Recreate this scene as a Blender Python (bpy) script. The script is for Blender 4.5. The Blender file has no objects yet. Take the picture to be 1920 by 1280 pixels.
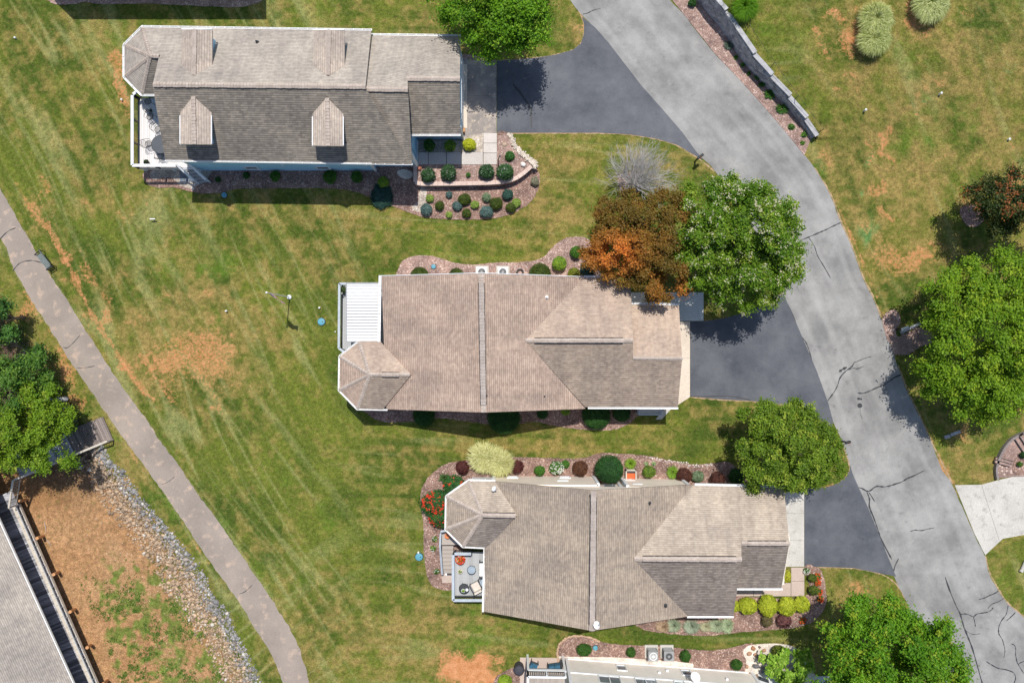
import bpy, bmesh, math, random
import numpy as np
from mathutils import Vector, Matrix
from mathutils.geometry import tessellate_polygon
random.seed(7)
rng = np.random.default_rng(11)
S = 0.04          # metres per photograph pixel at ground level
H = 55.0          # height of the drone over the lawn
sc = bpy.context.scene
COL = sc.collection

# ---------------- camera, sky, sun, exposure ----------------
cd = bpy.data.cameras.new('camera'); cam = bpy.data.objects.new('camera', cd); COL.objects.link(cam)
cam.location = (0, 0, H); cam.rotation_euler = (0, 0, 0)
cd.sensor_width = 36.0; cd.lens = 36.0 * H / (1920 * S); cd.clip_start = 1.0; cd.clip_end = 6000.0
sc.camera = cam
w = bpy.data.worlds.new('World'); sc.world = w; w.use_nodes = True
nt = w.node_tree; nt.nodes.clear()
sky = nt.nodes.new('ShaderNodeTexSky'); sky.sky_type = 'NISHITA'; sky.sun_disc = False
SUN_DIR = Vector((0.2, 2.17, 5.06)).normalized()
sky.sun_elevation = math.asin(SUN_DIR.z); sky.sun_rotation = math.atan2(SUN_DIR.x, SUN_DIR.y)
sky.air_density = 1.0; sky.dust_density = 1.0; sky.ozone_density = 1.0
bg = nt.nodes.new('ShaderNodeBackground'); bg.inputs['Strength'].default_value = 0.112
wo = nt.nodes.new('ShaderNodeOutputWorld')
nt.links.new(sky.outputs[0], bg.inputs[0]); nt.links.new(bg.outputs[0], wo.inputs[0])
sl = bpy.data.lights.new('sun', 'SUN'); sl.energy = 4.1; sl.angle = math.radians(0.6); sl.color = (1.0, 0.955, 0.88)
so = bpy.data.objects.new('sun', sl); COL.objects.link(so)
so.rotation_euler = SUN_DIR.to_track_quat('Z', 'Y').to_euler(); so.location = (5, 40, 80)
sc.view_settings.view_transform = 'Standard'; sc.view_settings.look = 'None'
sc.view_settings.exposure = 0.10; sc.view_settings.gamma = 1.0; sc.view_settings.use_curve_mapping = False
sc.render.engine = 'CYCLES'
try:
    sc.cycles.use_denoising = True; sc.cycles.max_bounces = 6; sc.cycles.transparent_max_bounces = 8
except Exception: pass

# ---------------- helpers ----------------
def G(x, y, h=0.0):
    k = S * (1 - h / H)
    return Vector(((x - 960) * k, (640 - y) * k, h))
def link(o):
    COL.objects.link(o); return o
def tag(o, label=None, cat=None, group=None, kind=None):
    if label: o['label'] = label
    if cat: o['category'] = cat
    if group: o['group'] = group
    if kind: o['kind'] = kind
    return o
def thing(name, label, cat, loc=(0, 0, 0), rz=0, group=None):
    o = link(bpy.data.objects.new(name, None)); o.location = loc; o.rotation_euler = (0, 0, rz)
    o.empty_display_size = 0.2
    return tag(o, label, cat, group)
def wloc(o):
    v = Vector((0, 0, 0))
    while o is not None:
        v = v + o.location; o = o.parent
    return v
def copy_tree(o, parent=None):
    c = o.copy(); COL.objects.link(c); c.parent = parent
    for ch in list(o.children): copy_tree(ch, c)
    return c

class MB:
    """collects shapes; build() links ONE mesh object (world coords -> local to parent)"""
    def __init__(s): s.v = []; s.f = []; s.m = []; s.uv = None
    def add(s, vs, fs, mi=0):
        n = len(s.v); s.v += [tuple(v) for v in vs]; s.f += [tuple(i + n for i in f) for f in fs]; s.m += [mi] * len(fs)
        return s
    def box(s, c, size, rz=0, mi=0, ax=None):
        x, y, z = size[0] / 2, size[1] / 2, size[2] / 2
        co = math.cos(rz); si = math.sin(rz); vs = []
        for dz in (-z, z):
            for dx, dy in ((-x, -y), (x, -y), (x, y), (-x, y)):
                vs.append((c[0] + dx * co - dy * si, c[1] + dx * si + dy * co, c[2] + dz))
        return s.add(vs, [(3, 2, 1, 0), (4, 5, 6, 7), (0, 1, 5, 4), (1, 2, 6, 5), (2, 3, 7, 6), (3, 0, 4, 7)], mi)
    def bar(s, p, q, wd, ht, mi=0, up=Vector((0, 0, 1))):
        p = Vector(p); q = Vector(q); d = (q - p).normalized()
        if abs(d.z) > 0.95: up = Vector((0, 1, 0))
        a = d.cross(up).normalized(); b = a.cross(d).normalized(); vs = []
        for e in (p, q):
            for i, j in ((-1, -1), (1, -1), (1, 1), (-1, 1)): vs.append(e + a * i * wd / 2 + b * j * ht / 2)
        return s.add(vs, [(3, 2, 1, 0), (4, 5, 6, 7), (0, 1, 5, 4), (1, 2, 6, 5), (2, 3, 7, 6), (3, 0, 4, 7)], mi)
    def tube(s, pts, r, n=6, mi=0, caps=True):
        pts = [Vector(p) for p in pts]
        if not hasattr(r, '__len__'): r = [r] * len(pts)
        vs = []; fs = []
        for i, p in enumerate(pts):
            d = (pts[min(i + 1, len(pts) - 1)] - pts[max(i - 1, 0)]).normalized()
            a = d.cross(Vector((0, 0, 1)) if abs(d.z) < 0.9 else Vector((0, 1, 0))).normalized(); b = d.cross(a)
            for k in range(n):
                t = 2 * math.pi * k / n; vs.append(p + (a * math.cos(t) + b * math.sin(t)) * r[i])
        for i in range(len(pts) - 1):
            for k in range(n):
                k2 = (k + 1) % n; fs.append((i * n + k, i * n + k2, (i + 1) * n + k2, (i + 1) * n + k))
        if caps: fs += [tuple(range(n))[::-1], tuple(range((len(pts) - 1) * n, len(pts) * n))]
        return s.add(vs, fs, mi)
    def lathe(s, c, prof, n=20, mi=0):
        vs = []; fs = []
        for (r, z) in prof:
            for k in range(n):
                t = 2 * math.pi * k / n; vs.append((c[0] + r * math.cos(t), c[1] + r * math.sin(t), c[2] + z))
        for i in range(len(prof) - 1):
            for k in range(n):
                k2 = (k + 1) % n; fs.append((i * n + k, i * n + k2, (i + 1) * n + k2, (i + 1) * n + k))
        fs += [tuple(range(n))[::-1], tuple(range((len(prof) - 1) * n, len(prof) * n))]
        return s.add(vs, fs, mi)
    def prism(s, top, dz, mi_top=0, mi_side=0):
        """top: 3D polygon; extruded by dz (down if negative)"""
        top = [Vector(p) for p in top]; n = len(top)
        ar = sum(top[i].x * top[(i + 1) % n].y - top[(i + 1) % n].x * top[i].y for i in range(n))
        if ar < 0: top = top[::-1]
        bot = [p + Vector((0, 0, dz)) for p in top]
        tri = tessellate_polygon([[Vector((p.x, p.y, 0)) for p in top]])
        ft = []
        for t in tri:
            a, b, c = [top[i] for i in t]
            cr = (b - a).cross(c - a).z
            ft.append(tuple(t) if cr > 0 else tuple(t[::-1]))
        up = dz < 0
        s.add(top + bot, ft if up else [f[::-1] for f in ft], mi_top)
        n0 = len(s.v) - 2 * n
        fb = [tuple(i + n for i in f[::-1]) for f in ft]
        sd = [(i, i + n, (i + 1) % n + n, (i + 1) % n) for i in range(n)]
        for f in fb + sd:
            f = f if up else f[::-1]
            s.f.append(tuple(i + n0 for i in f)); s.m.append(mi_side)
        return s
    def build(s, name, mats, parent=None, smooth=False, label=None, cat=None, group=None, kind=None, uvplane=None):
        me = bpy.data.meshes.new(name)
        off = wloc(parent) if parent is not None else Vector((0, 0, 0))
        me.from_pydata([(v[0] - off.x, v[1] - off.y, v[2] - off.z) for v in s.v], [], s.f)
        if not isinstance(mats, (list, tuple)): mats = [mats]
        for m in mats: me.materials.append(m)
        me.polygons.foreach_set('material_index', s.m)
        if smooth: me.polygons.foreach_set('use_smooth', [True] * len(s.f))
        if uvplane is not None:
            O, U, V = uvplane; ul = me.uv_layers.new(name='uv'); buf = []
            for lp in me.loops:
                p = Vector(s.v[lp.vertex_index]) - O; buf += [p.dot(U), p.dot(V)]
            ul.data.foreach_set('uv', buf)
        me.update()
        o = link(bpy.data.objects.new(name, me))
        if parent is not None: o.parent = parent
        return tag(o, label, cat, group, kind)

def np_mesh(name, V, F, mat, parent=None, col=None, extra=None, smooth=False):
    off = wloc(parent) if parent is not None else Vector((0, 0, 0))
    V = np.asarray(V, dtype=np.float32) - np.array(off, dtype=np.float32); F = np.asarray(F, dtype=np.int32); k = F.shape[1]
    me = bpy.data.meshes.new(name); me.vertices.add(len(V)); me.vertices.foreach_set('co', V.ravel())
    me.loops.add(F.size); me.loops.foreach_set('vertex_index', F.ravel())
    me.polygons.add(len(F)); me.polygons.foreach_set('loop_start', np.arange(0, F.size, k, dtype=np.int32))
    me.polygons.foreach_set('loop_total', np.full(len(F), k, dtype=np.int32))
    if smooth: me.polygons.foreach_set('use_smooth', np.ones(len(F), dtype=bool))
    if col is not None:
        a = me.attributes.new('col', 'FLOAT_COLOR', 'POINT'); c4 = np.ones((len(V), 4), dtype=np.float32); c4[:, :3] = col
        a.data.foreach_set('color', c4.ravel())
    for n_, arr in (extra or {}).items():
        a = me.attributes.new(n_, 'FLOAT', 'POINT'); a.data.foreach_set('value', np.asarray(arr, dtype=np.float32))
    for m in (mat if isinstance(mat, (list, tuple)) else [mat]): me.materials.append(m)
    me.update(); me.validate()
    o = link(bpy.data.objects.new(name, me))
    if parent is not None: o.parent = parent
    return o

# numpy noise
def _h(ix, iy, sd):
    v = np.sin(ix * 127.1 + iy * 311.7 + sd * 74.7) * 43758.5453
    return v - np.floor(v)
def vn(x, y, sd=0):
    ix = np.floor(x); iy = np.floor(y); fx = x - ix; fy = y - iy
    fx = fx * fx * (3 - 2 * fx); fy = fy * fy * (3 - 2 * fy)
    a = _h(ix, iy, sd); b = _h(ix + 1, iy, sd); c = _h(ix, iy + 1, sd); d = _h(ix + 1, iy + 1, sd)
    return (a * (1 - fx) + b * fx) * (1 - fy) + (c * (1 - fx) + d * fx) * fy
def fbm(x, y, sd=0, o=4):
    r = 0; a = .5; t = 0
    for i in range(o):
        r = r + a * vn(x, y, sd + i * 3); t += a; a *= .55; x = x * 2.03 + 5.2; y = y * 2.03 + 1.3
    return r / t
def ss(e0, e1, x):
    t = np.clip((x - e0) / (e1 - e0), 0, 1); return t * t * (3 - 2 * t)

def smooth_poly(pts, closed=True, k=5):
    n = len(pts); out = []
    for i in range(n if closed else n - 1):
        p0 = pts[(i - 1) % n] if closed or i > 0 else pts[i]; p1 = pts[i]; p2 = pts[(i + 1) % n]
        p3 = pts[(i + 2) % n] if closed or i < n - 2 else p2
        for j in range(k):
            t = j / k
            out.append(tuple(0.5 * (2 * p1[a] + (p2[a] - p0[a]) * t + (2 * p0[a] - 5 * p1[a] + 4 * p2[a] - p3[a]) * t * t
                       + (3 * p1[a] - p0[a] - 3 * p2[a] + p3[a]) * t ** 3) for a in (0, 1)))
    if not closed: out.append(pts[-1])
    return out
def seg_dist(X, Y, pl):
    """distance to open polyline and side sign (+ = left of travel)"""
    best = np.full(X.shape, 1e9); sg = np.ones(X.shape)
    for (ax, ay), (bx, by) in zip(pl[:-1], pl[1:]):
        dx, dy = bx - ax, by - ay; L = dx * dx + dy * dy
        t = np.clip(((X - ax) * dx + (Y - ay) * dy) / L, 0, 1)
        d = np.hypot(X - ax - t * dx, Y - ay - t * dy); m = d < best
        best = np.where(m, d, best); sg = np.where(m, np.sign(dx * (Y - ay) - dy * (X - ax)), sg)
    return best, sg
def in_poly(X, Y, poly):
    r = np.zeros(X.shape, dtype=bool); n = len(poly)
    for i in range(n):
        x1, y1 = poly[i]; x2, y2 = poly[(i + 1) % n]
        if y1 == y2: continue
        c = ((y1 > Y) != (y2 > Y)) & (X < (x2 - x1) * (Y - y1) / (y2 - y1) + x1); r ^= c
    return r

# ---------------- materials ----------------
def mat_base(name):
    m = bpy.data.materials.new(name); m.use_nodes = True; t = m.node_tree
    b = t.nodes['Principled BSDF']; return m, t, b
def N(t, typ, **kw):
    n = t.nodes.new(typ)
    for k, v in kw.items():
        if hasattr(n, k): setattr(n, k, v)
        elif k in n.inputs: n.inputs[k].default_value = v
    return n
def mixc(t, fac, a, b, mode='MIX'):
    n = t.nodes.new('ShaderNodeMix'); n.data_type = 'RGBA'; n.blend_type = mode
    for sock, v in ((n.inputs[0], fac), (n.inputs[6], a), (n.inputs[7], b)):
        if hasattr(v, 'links'): t.links.new(v, sock)
        elif isinstance(v, (int, float)): sock.default_value = v
        else: sock.default_value = (*v, 1)
    return n.outputs[2]
def ramp(t, src, a, b):
    n = t.nodes.new('ShaderNodeMapRange'); n.inputs[1].default_value = a; n.inputs[2].default_value = b; n.clamp = True
    t.links.new(src, n.inputs[0]); return n.outputs[0]
def math_(t, op, a, b=None):
    n = t.nodes.new('ShaderNodeMath'); n.operation = op
    for i, v in enumerate((a, b)):
        if v is None: continue
        if hasattr(v, 'links'): t.links.new(v, n.inputs[i])
        else: n.inputs[i].default_value = v
    return n.outputs[0]
def pos(t): return t.nodes.new('ShaderNodeNewGeometry').outputs['Position']
def noise(t, vec, scale, detail=3, rough=.55):
    n = N(t, 'ShaderNodeTexNoise'); n.inputs['Scale'].default_value = scale; n.inputs['Detail'].default_value = detail
    n.inputs['Roughness'].default_value = rough
    if vec is not None: t.links.new(vec, n.inputs['Vector'])
    return n.outputs['Fac']
def vscale(t, vec, s3):
    n = t.nodes.new('ShaderNodeMapping'); t.links.new(vec, n.inputs[0]); n.inputs['Scale'].default_value = s3; return n.outputs[0]
def bump(t, b, h, strength=.4, dist=.03):
    n = t.nodes.new('ShaderNodeBump'); n.inputs['Strength'].default_value = strength; n.inputs['Distance'].default_value = dist
    t.links.new(h, n.inputs['Height']); t.links.new(n.outputs[0], b.inputs['Normal'])

def speckled(name, ca, cb, cc=None, s1=1.2, s2=14, rough=.85, bmp=.3, bd=.02, contrast=(.35, .65), metal=0.0, spec=.4):
    """two tone large mottling plus fine grain, all in world space"""
    m, t, b = mat_base(name); P = pos(t)
    big = ramp(t, noise(t, P, s1, 4), contrast[0], contrast[1]); fine = noise(t, P, s2, 3, .6)
    c = mixc(t, big, ca, cb)
    if cc is not None: c = mixc(t, ramp(t, noise(t, P, s1 * 3.7, 3), .55, .72), c, cc)
    f = ramp(t, fine, .25, .75); g = N(t, 'ShaderNodeMapRange'); t.links.new(f, g.inputs[0]); g.inputs[3].default_value = .78; g.inputs[4].default_value = 1.2
    k = t.nodes.new('ShaderNodeCombineColor'); [t.links.new(g.outputs[0], k.inputs[i]) for i in range(3)]
    c = mixc(t, 1.0, c, k.outputs[0], 'MULTIPLY')
    t.links.new(c, b.inputs['Base Color']); b.inputs['Roughness'].default_value = rough; b.inputs['Metallic'].default_value = metal
    b.inputs['Specular IOR Level'].default_value = spec
    if bmp: bump(t, b, fine, bmp, bd)
    return m
def plain(name, c, rough=.5, metal=0.0, var=.12, spec=.4):
    m, t, b = mat_base(name); P = pos(t)
    f = ramp(t, noise(t, P, 3.0, 4), .3, .7)
    t.links.new(mixc(t, f, tuple(x * (1 - var) for x in c), tuple(min(1, x * (1 + var)) for x in c)), b.inputs['Base Color'])
    b.inputs['Roughness'].default_value = rough; b.inputs['Metallic'].default_value = metal; b.inputs['Specular IOR Level'].default_value = spec
    return m
def attr_col(t, name='col'):
    n = t.nodes.new('ShaderNodeAttribute'); n.attribute_name = name; return n

def foliage_mat(name, trans=.35, rough=.55, spec=.25):
    m, t, b = mat_base(name); a = attr_col(t).outputs['Color']
    t.links.new(a, b.inputs['Base Color']); b.inputs['Roughness'].default_value = rough; b.inputs['Specular IOR Level'].default_value = spec
    tr = t.nodes.new('ShaderNodeBsdfTranslucent'); t.links.new(mixc(t, 1.0, a, (1.0, 1.0, .55), 'MULTIPLY'), tr.inputs[0])
    mx = t.nodes.new('ShaderNodeMixShader'); mx.inputs[0].default_value = trans
    t.links.new(b.outputs[0], mx.inputs[1]); t.links.new(tr.outputs[0], mx.inputs[2])
    t.links.new(mx.outputs[0], t.nodes['Material Output'].inputs[0]); return m
def rock_mat(name):
    m, t, b = mat_base(name); a = attr_col(t).outputs['Color']; P = pos(t)
    f = ramp(t, noise(t, P, 9, 4), .25, .75)
    t.links.new(mixc(t, 1.0, a, mixc(t, f, (.75, .75, .75), (1.15, 1.12, 1.1)), 'MULTIPLY'), b.inputs['Base Color'])
    b.inputs['Roughness'].default_value = .9; bump(t, b, noise(t, P, 25, 3), .4, .02); return m

def grass_mat(name):
    m, t, b = mat_base(name); P = pos(t)
    col = attr_col(t).outputs['Color']; soil = attr_col(t, 'soil').outputs['Fac']
    f1 = noise(t, P, 3.6, 6, .75); f2 = noise(t, P, 13, 4, .75)
    g = N(t, 'ShaderNodeMapRange'); t.links.new(ramp(t, f1, .3, .7), g.inputs[0]); g.inputs[3].default_value = .50; g.inputs[4].default_value = 1.5
    k = t.nodes.new('ShaderNodeCombineColor'); [t.links.new(g.outputs[0], k.inputs[i]) for i in range(3)]
    c = mixc(t, 1.0, col, k.outputs[0], 'MULTIPLY')
    g2 = N(t, 'ShaderNodeMapRange'); t.links.new(ramp(t, f2, .3, .7), g2.inputs[0]); g2.inputs[3].default_value = .42; g2.inputs[4].default_value = 1.5
    k2 = t.nodes.new('ShaderNodeCombineColor'); [t.links.new(g2.outputs[0], k2.inputs[i]) for i in range(3)]
    c = mixc(t, 1.0, c, k2.outputs[0], 'MULTIPLY')
    # straw and rusty thatch flecks, blades of fresh green between them
    st = ramp(t, noise(t, P, 4.2, 7, .82), .52, .66)
    c = mixc(t, math_(t, 'MULTIPLY', st, .46), c, (.33, .235, .095))
    gn = ramp(t, noise(t, P, 3.1, 7, .80), .53, .66)
    c = mixc(t, math_(t, 'MULTIPLY', gn, .45), c, (.085, .145, .018))
    ru = ramp(t, noise(t, P, 2.3, 8, .78), .58, .68)
    c = mixc(t, math_(t, 'MULTIPLY', ru, .30), c, (.34, .20, .10))
    # bare soil, ragged edge
    fs = noise(t, P, 3.6, 8, .80)
    mk = math_(t, 'ADD', soil, math_(t, 'MULTIPLY', math_(t, 'SUBTRACT', fs, .5), 1.9))
    mk = ramp(t, mk, .48, .68)
    gx = math_(t, 'MAXIMUM', ramp(t, soil, .95, 1.3), ramp(t, noise(t, P, 4.6, 6, .8), .42, .58))
    mk = math_(t, 'MULTIPLY', mk, gx)
    sc_ = mixc(t, ramp(t, noise(t, P, 2.2, 5, .6), .3, .7), (.48, .19, .07), (.70, .33, .16))
    sc_ = mixc(t, ramp(t, f2, .5, .62), sc_, (.28, .16, .07))
    c = mixc(t, mk, c, sc_)
    t.links.new(c, b.inputs['Base Color']); b.inputs['Roughness'].default_value = .95; b.inputs['Specular IOR Level'].default_value = .12
    bump(t, b, f2, .55, .06); return m

def shingle_mat(name, c1, c2, dark, stain=.0, row=.145, cap=False):
    m, t, b = mat_base(name)
    uv = t.nodes.new('ShaderNodeUVMap').outputs[0]; P = pos(t)
    br = N(t, 'ShaderNodeTexBrick'); t.links.new(uv, br.inputs['Vector'])
    br.offset = .5; br.inputs['Scale'].default_value = 1.0; br.inputs['Brick Width'].default_value = .31; br.inputs['Row Height'].default_value = row
    br.inputs['Mortar Size'].default_value = .0; br.inputs['Mortar Smooth'].default_value = .2; br.inputs['Bias'].default_value = 0.0
    br.inputs['Color1'].default_value = (*c1, 1); br.inputs['Color2'].default_value = (*c2, 1); br.inputs['Mortar'].default_value = (*dark, 1)
    c = br.outputs['Color']
    su = t.nodes.new('ShaderNodeSeparateXYZ'); t.links.new(uv, su.inputs[0])
    rl = math_(t, 'FRACT', math_(t, 'DIVIDE', su.outputs[1], row)); ln = math_(t, 'LESS_THAN', rl, .24)
    c = mixc(t, math_(t, 'MULTIPLY', ln, .8), c, dark)
    # weather mottling
    big = ramp(t, noise(t, P, .42, 5, .6), .34, .68)
    c = mixc(t, 1.0, c, mixc(t, big, (.80, .79, .80), (1.12, 1.10, 1.07)), 'MULTIPLY')
    pt = ramp(t, noise(t, uv, 4.0, 3, .6), .3, .7)
    c = mixc(t, 1.0, c, mixc(t, pt, (.84, .83, .84), (1.14, 1.13, 1.10)), 'MULTIPLY')
    gr = ramp(t, noise(t, P, 30, 2), .3, .7)
    c = mixc(t, 1.0, c, mixc(t, gr, (.88, .88, .88), (1.1, 1.1, 1.1)), 'MULTIPLY')
    stk = ramp(t, noise(t, vscale(t, uv, (1.9, .16, 1)), 1.0, 4, .6), .3, .7)
    c = mixc(t, 1.0, c, mixc(t, stk, (.86, .86, .87), (1.08, 1.07, 1.06)), 'MULTIPLY')
    if stain:
        s3 = ramp(t, noise(t, vscale(t, uv, (1.6, .35, 1)), 1.0, 4), .3, .7)
        n = t.nodes.new('ShaderNodeMapRange'); t.links.new(s3, n.inputs[0]); n.inputs[3].default_value = stain * .7; n.inputs[4].default_value = min(1, stain * 1.25)
        c = mixc(t, n.outputs[0], c, (.075, .072, .068))
    t.links.new(c, b.inputs['Base Color']); b.inputs['Roughness'].default_value = .93; b.inputs['Specular IOR Level'].default_value = .2
    bump(t, b, rl, -.3, .015); return m

def siding_mat(name, c, lap=.12):
    m, t, b = mat_base(name); P = pos(t)
    sp = t.nodes.new('ShaderNodeSeparateXYZ'); t.links.new(P, sp.inputs[0])
    fr = math_(t, 'FRACT', math_(t, 'DIVIDE', sp.outputs[2], lap))
    c0 = mixc(t, ramp(t, noise(t, P, 1.5, 4), .3, .7), tuple(x * .93 for x in c), tuple(min(1, x * 1.05) for x in c))
    c1 = mixc(t, ramp(t, fr, .86, .97), c0, tuple(x * .55 for x in c))
    t.links.new(c1, b.inputs['Base Color']); b.inputs['Roughness'].default_value = .55; return m

def lines_mat(name, c, wid, ang, dark=.55, var=.12, rough=.7):
    """boards running along ang (radians) in world space: only grain/joint tone on real boards"""
    m, t, b = mat_base(name); P = pos(t)
    oi = t.nodes.new('ShaderNodeObjectInfo').outputs['Random']
    mp = t.nodes.new('ShaderNodeMapping'); t.links.new(P, mp.inputs[0]); mp.inputs['Rotation'].default_value = (0, 0, -ang); 
    g = noise(t, vscale(t, mp.outputs[0], (1.2, 22, 1)), 1.0, 4)
    c0 = mixc(t, ramp(t, g, .3, .7), tuple(x * (1 - var) for x in c), tuple(min(1, x * (1 + var)) for x in c))
    c1 = mixc(t, 1.0, c0, mixc(t, oi, (dark, dark, dark), (1.12, 1.12, 1.12)), 'MULTIPLY')
    t.links.new(c1, b.inputs['Base Color']); b.inputs['Roughness'].default_value = rough; return m

def mulch_mat(name, a, b_, c_):
    m, t, b = mat_base(name); P = pos(t)
    vo = N(t, 'ShaderNodeTexVoronoi'); vo.inputs['Scale'].default_value = 14.0; t.links.new(vscale(t, P, (1, 1, 0)), vo.inputs['Vector']); vo.inputs['Randomness'].default_value = 1.0
    sep = t.nodes.new('ShaderNodeSeparateColor'); t.links.new(vo.outputs['Color'], sep.inputs[0])
    c = mixc(t, sep.outputs[0], a, b_)
    c = mixc(t, ramp(t, sep.outputs[1], .80, .95), c, c_)
    big = ramp(t, noise(t, P, 1.1, 4), .3, .7)
    c = mixc(t, 1.0, c, mixc(t, big, (.60, .58, .58), (1.28, 1.24, 1.20)), 'MULTIPLY')
    fine = noise(t, P, 24, 3, .7)
    c = mixc(t, 1.0, c, mixc(t, ramp(t, fine, .3, .7), (.65, .65, .65), (1.3, 1.3, 1.3)), 'MULTIPLY')
    t.links.new(c, b.inputs['Base Color']); b.inputs['Roughness'].default_value = .95; bump(t, b, fine, .8, .05); return m

def asphalt_mat(name, ca, cb, streak=0, uv=False, contrast=(.32, .68), oil=.3, rough=.85, tracks=False):
    m, t, b = mat_base(name); P = pos(t); V = t.nodes.new('ShaderNodeUVMap').outputs[0] if uv else P
    big = ramp(t, noise(t, P, .28, 7, .68), *contrast)
    c = mixc(t, big, ca, cb)
    c = mixc(t, math_(t, 'MULTIPLY', ramp(t, noise(t, P, .65, 6, .7), .60, .74), .35), c, tuple(min(1, x * 1.35) for x in cb))
    if streak:
        st = ramp(t, noise(t, vscale(t, V, (1.6, .09, 1)), 1.0, 5, .6), .3, .7)
        c = mixc(t, 1.0, c, mixc(t, st, (1 - streak,) * 3, (1 + streak * .7,) * 3), 'MULTIPLY')
    if tracks:    # tyre-polished wheel paths, broken up along the road
        sx = t.nodes.new('ShaderNodeSeparateXYZ'); t.links.new(V, sx.inputs[0])
        wv = math_(t, 'COSINE', math_(t, 'MULTIPLY', math_(t, 'ADD', sx.outputs[0], math_(t, 'MULTIPLY', noise(t, vscale(t, V, (.3, .08, 1)), 1.0, 2), 1.6)), 4.3))
        wt = math_(t, 'MULTIPLY', ramp(t, wv, .0, 1.0), ramp(t, noise(t, vscale(t, V, (.8, .12, 1)), 1.0, 4), .38, .62))
        c = mixc(t, math_(t, 'MULTIPLY', wt, .30), c, tuple(min(1, x * 1.22) for x in cb))
    st2 = ramp(t, noise(t, P, .9, 5, .65), .62, .8)
    c = mixc(t, math_(t, 'MULTIPLY', st2, oil), c, tuple(x * .45 for x in ca))
    fine = noise(t, P, 26, 3, .7)
    c = mixc(t, 1.0, c, mixc(t, ramp(t, fine, .3, .7), (.82, .82, .82), (1.17, 1.17, 1.17)), 'MULTIPLY')
    t.links.new(c, b.inputs['Base Color']); b.inputs['Roughness'].default_value = rough; b.inputs['Specular IOR Level'].default_value = .3
    bump(t, b, fine, .3, .015); return m

M = {}
M['grass'] = grass_mat('lawn grass')
M['leaf'] = foliage_mat('leaves'); M['blade'] = foliage_mat('grass blades', .3, .6)
M['needle'] = foliage_mat('dense shrub leaves', .15, .65)
M['rock'] = rock_mat('riprap stone')
M['road'] = asphalt_mat('worn grey road asphalt', (.205, .202, .198), (.345, .340, .330), .09, True, contrast=(.38, .62), oil=.8, tracks=True)
M['drive'] = asphalt_mat('sealed dark asphalt', (.058, .065, .082), (.140, .146, .163), .0, False, oil=.6, rough=.72)
M['path'] = speckled('tan grey path asphalt', (.250, .212, .182), (.350, .290, .245), (.48, .36, .28), .40, 20, contrast=(.3, .7))
M['tar'] = plain('crack sealant', (.038, .04, .045), .6)
M['conc'] = speckled('pale concrete', (.47, .45, .41), (.56, .535, .495), (.38, .36, .33), .5, 18, bmp=.1)
M['conc_cream'] = speckled('cream concrete', (.60, .51, .42), (.68, .59, .49), None, .5, 18, bmp=.1)
M['conc_blue'] = speckled('light grey concrete', (.54, .57, .56), (.62, .64, .63), None, .6, 18, bmp=.1)
M['conc_stain'] = speckled('stained brown grey concrete', (.215, .195, .185), (.40, .34, .30), (.55, .46, .36), .55, 16, bmp=.1)
M['walk'] = speckled('tan walkway concrete', (.47, .37, .32), (.54, .44, .38), None, .8, 18, bmp=.1)
M['walk_pale'] = speckled('pale walkway concrete', (.50, .455, .42), (.57, .52, .485), None, .8, 18, bmp=.1)
M['mulch'] = mulch_mat('reddish bark mulch', (.19, .115, .092), (.36, .235, .195), (.56, .43, .37))
M['mulch_pink'] = mulch_mat('pinkish weathered mulch', (.26, .165, .14), (.44, .31, .27), (.62, .50, .45))
M['pebble'] = mulch_mat('river pebbles', (.36, .30, .25), (.60, .54, .47), (.74, .70, .64))
M['pebble_white'] = mulch_mat('white gravel', (.66, .58, .50), (.82, .76, .68), (.90, .87, .82))
M['soil'] = speckled('orange bare soil', (.28, .20, .10), (.44, .31, .19), None, 1.5, 12)
M['white'] = plain('white trim paint', (.78, .80, .82), .45, var=.04)
M['white_metal'] = plain('white metal', (.86, .86, .85), .35, var=.03)
M['blue_siding'] = siding_mat('blue grey siding', (.40, .72, .95))
M['cream_siding'] = siding_mat('cream siding', (.88, .78, .67))
M['beige_siding'] = siding_mat('pale beige siding', (.86, .82, .75), .13)
M['glass'] = plain('window glass', (.14, .18, .21), .08, var=.1, spec=.8)
M['black'] = plain('black metal', (.015, .016, .018), .4)
M['dark_grey'] = plain('dark grey', (.045, .048, .055), .6)
M['grey'] = plain('grey metal', (.30, .31, .32), .45)
M['rail_grey'] = plain('painted grey rail', (.42, .47, .52), .6)
M['bark'] = speckled('bark', (.13, .10, .075), (.20, .16, .12), None, 3, 20)
M['bark_pale'] = speckled('pale bark', (.36, .33, .31), (.50, .47, .44), None, 3, 20)
M['lid'] = plain('blue green lid', (.10, .32, .42), .5)
M['terracotta'] = plain('terracotta', (.62, .22, .09), .7)
M['red_planter'] = plain('orange red planter', (.70, .12, .03), .6)
M['block'] = speckled('grey split stone', (.26, .265, .28), (.52, .52, .53), (.66, .65, .64), 2.2, 16, bmp=.8, bd=.05)
M['capstone'] = speckled('grey cap stone', (.33, .33, .34), (.45, .45, .46), None, 2, 16)
M['block_pink'] = speckled('dark pink block', (.20, .17, .165), (.28, .24, .23), None, 3, 16)
M['cap_pink'] = speckled('pinkish cap block', (.56, .42, .36), (.66, .52, .45), None, 2, 16)
M['post_orange'] = speckled('raw timber post', (.50, .25, .11), (.60, .33, .16), None, 4, 16)
M['fabric_white'] = plain('white cushion', (.86, .85, .83), .9, var=.04)
M['fabric_cream'] = plain('cream cushion', (.62, .56, .49), .9, var=.06)
M['fabric_blue'] = plain('blue cushion', (.035, .12, .20), .85)
M['cover'] = plain('dark grill cover', (.05, .05, .065), .7)
M['slate'] = speckled('grey slate', (.17, .20, .24), (.24, .27, .31), None, 2, 14)
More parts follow.
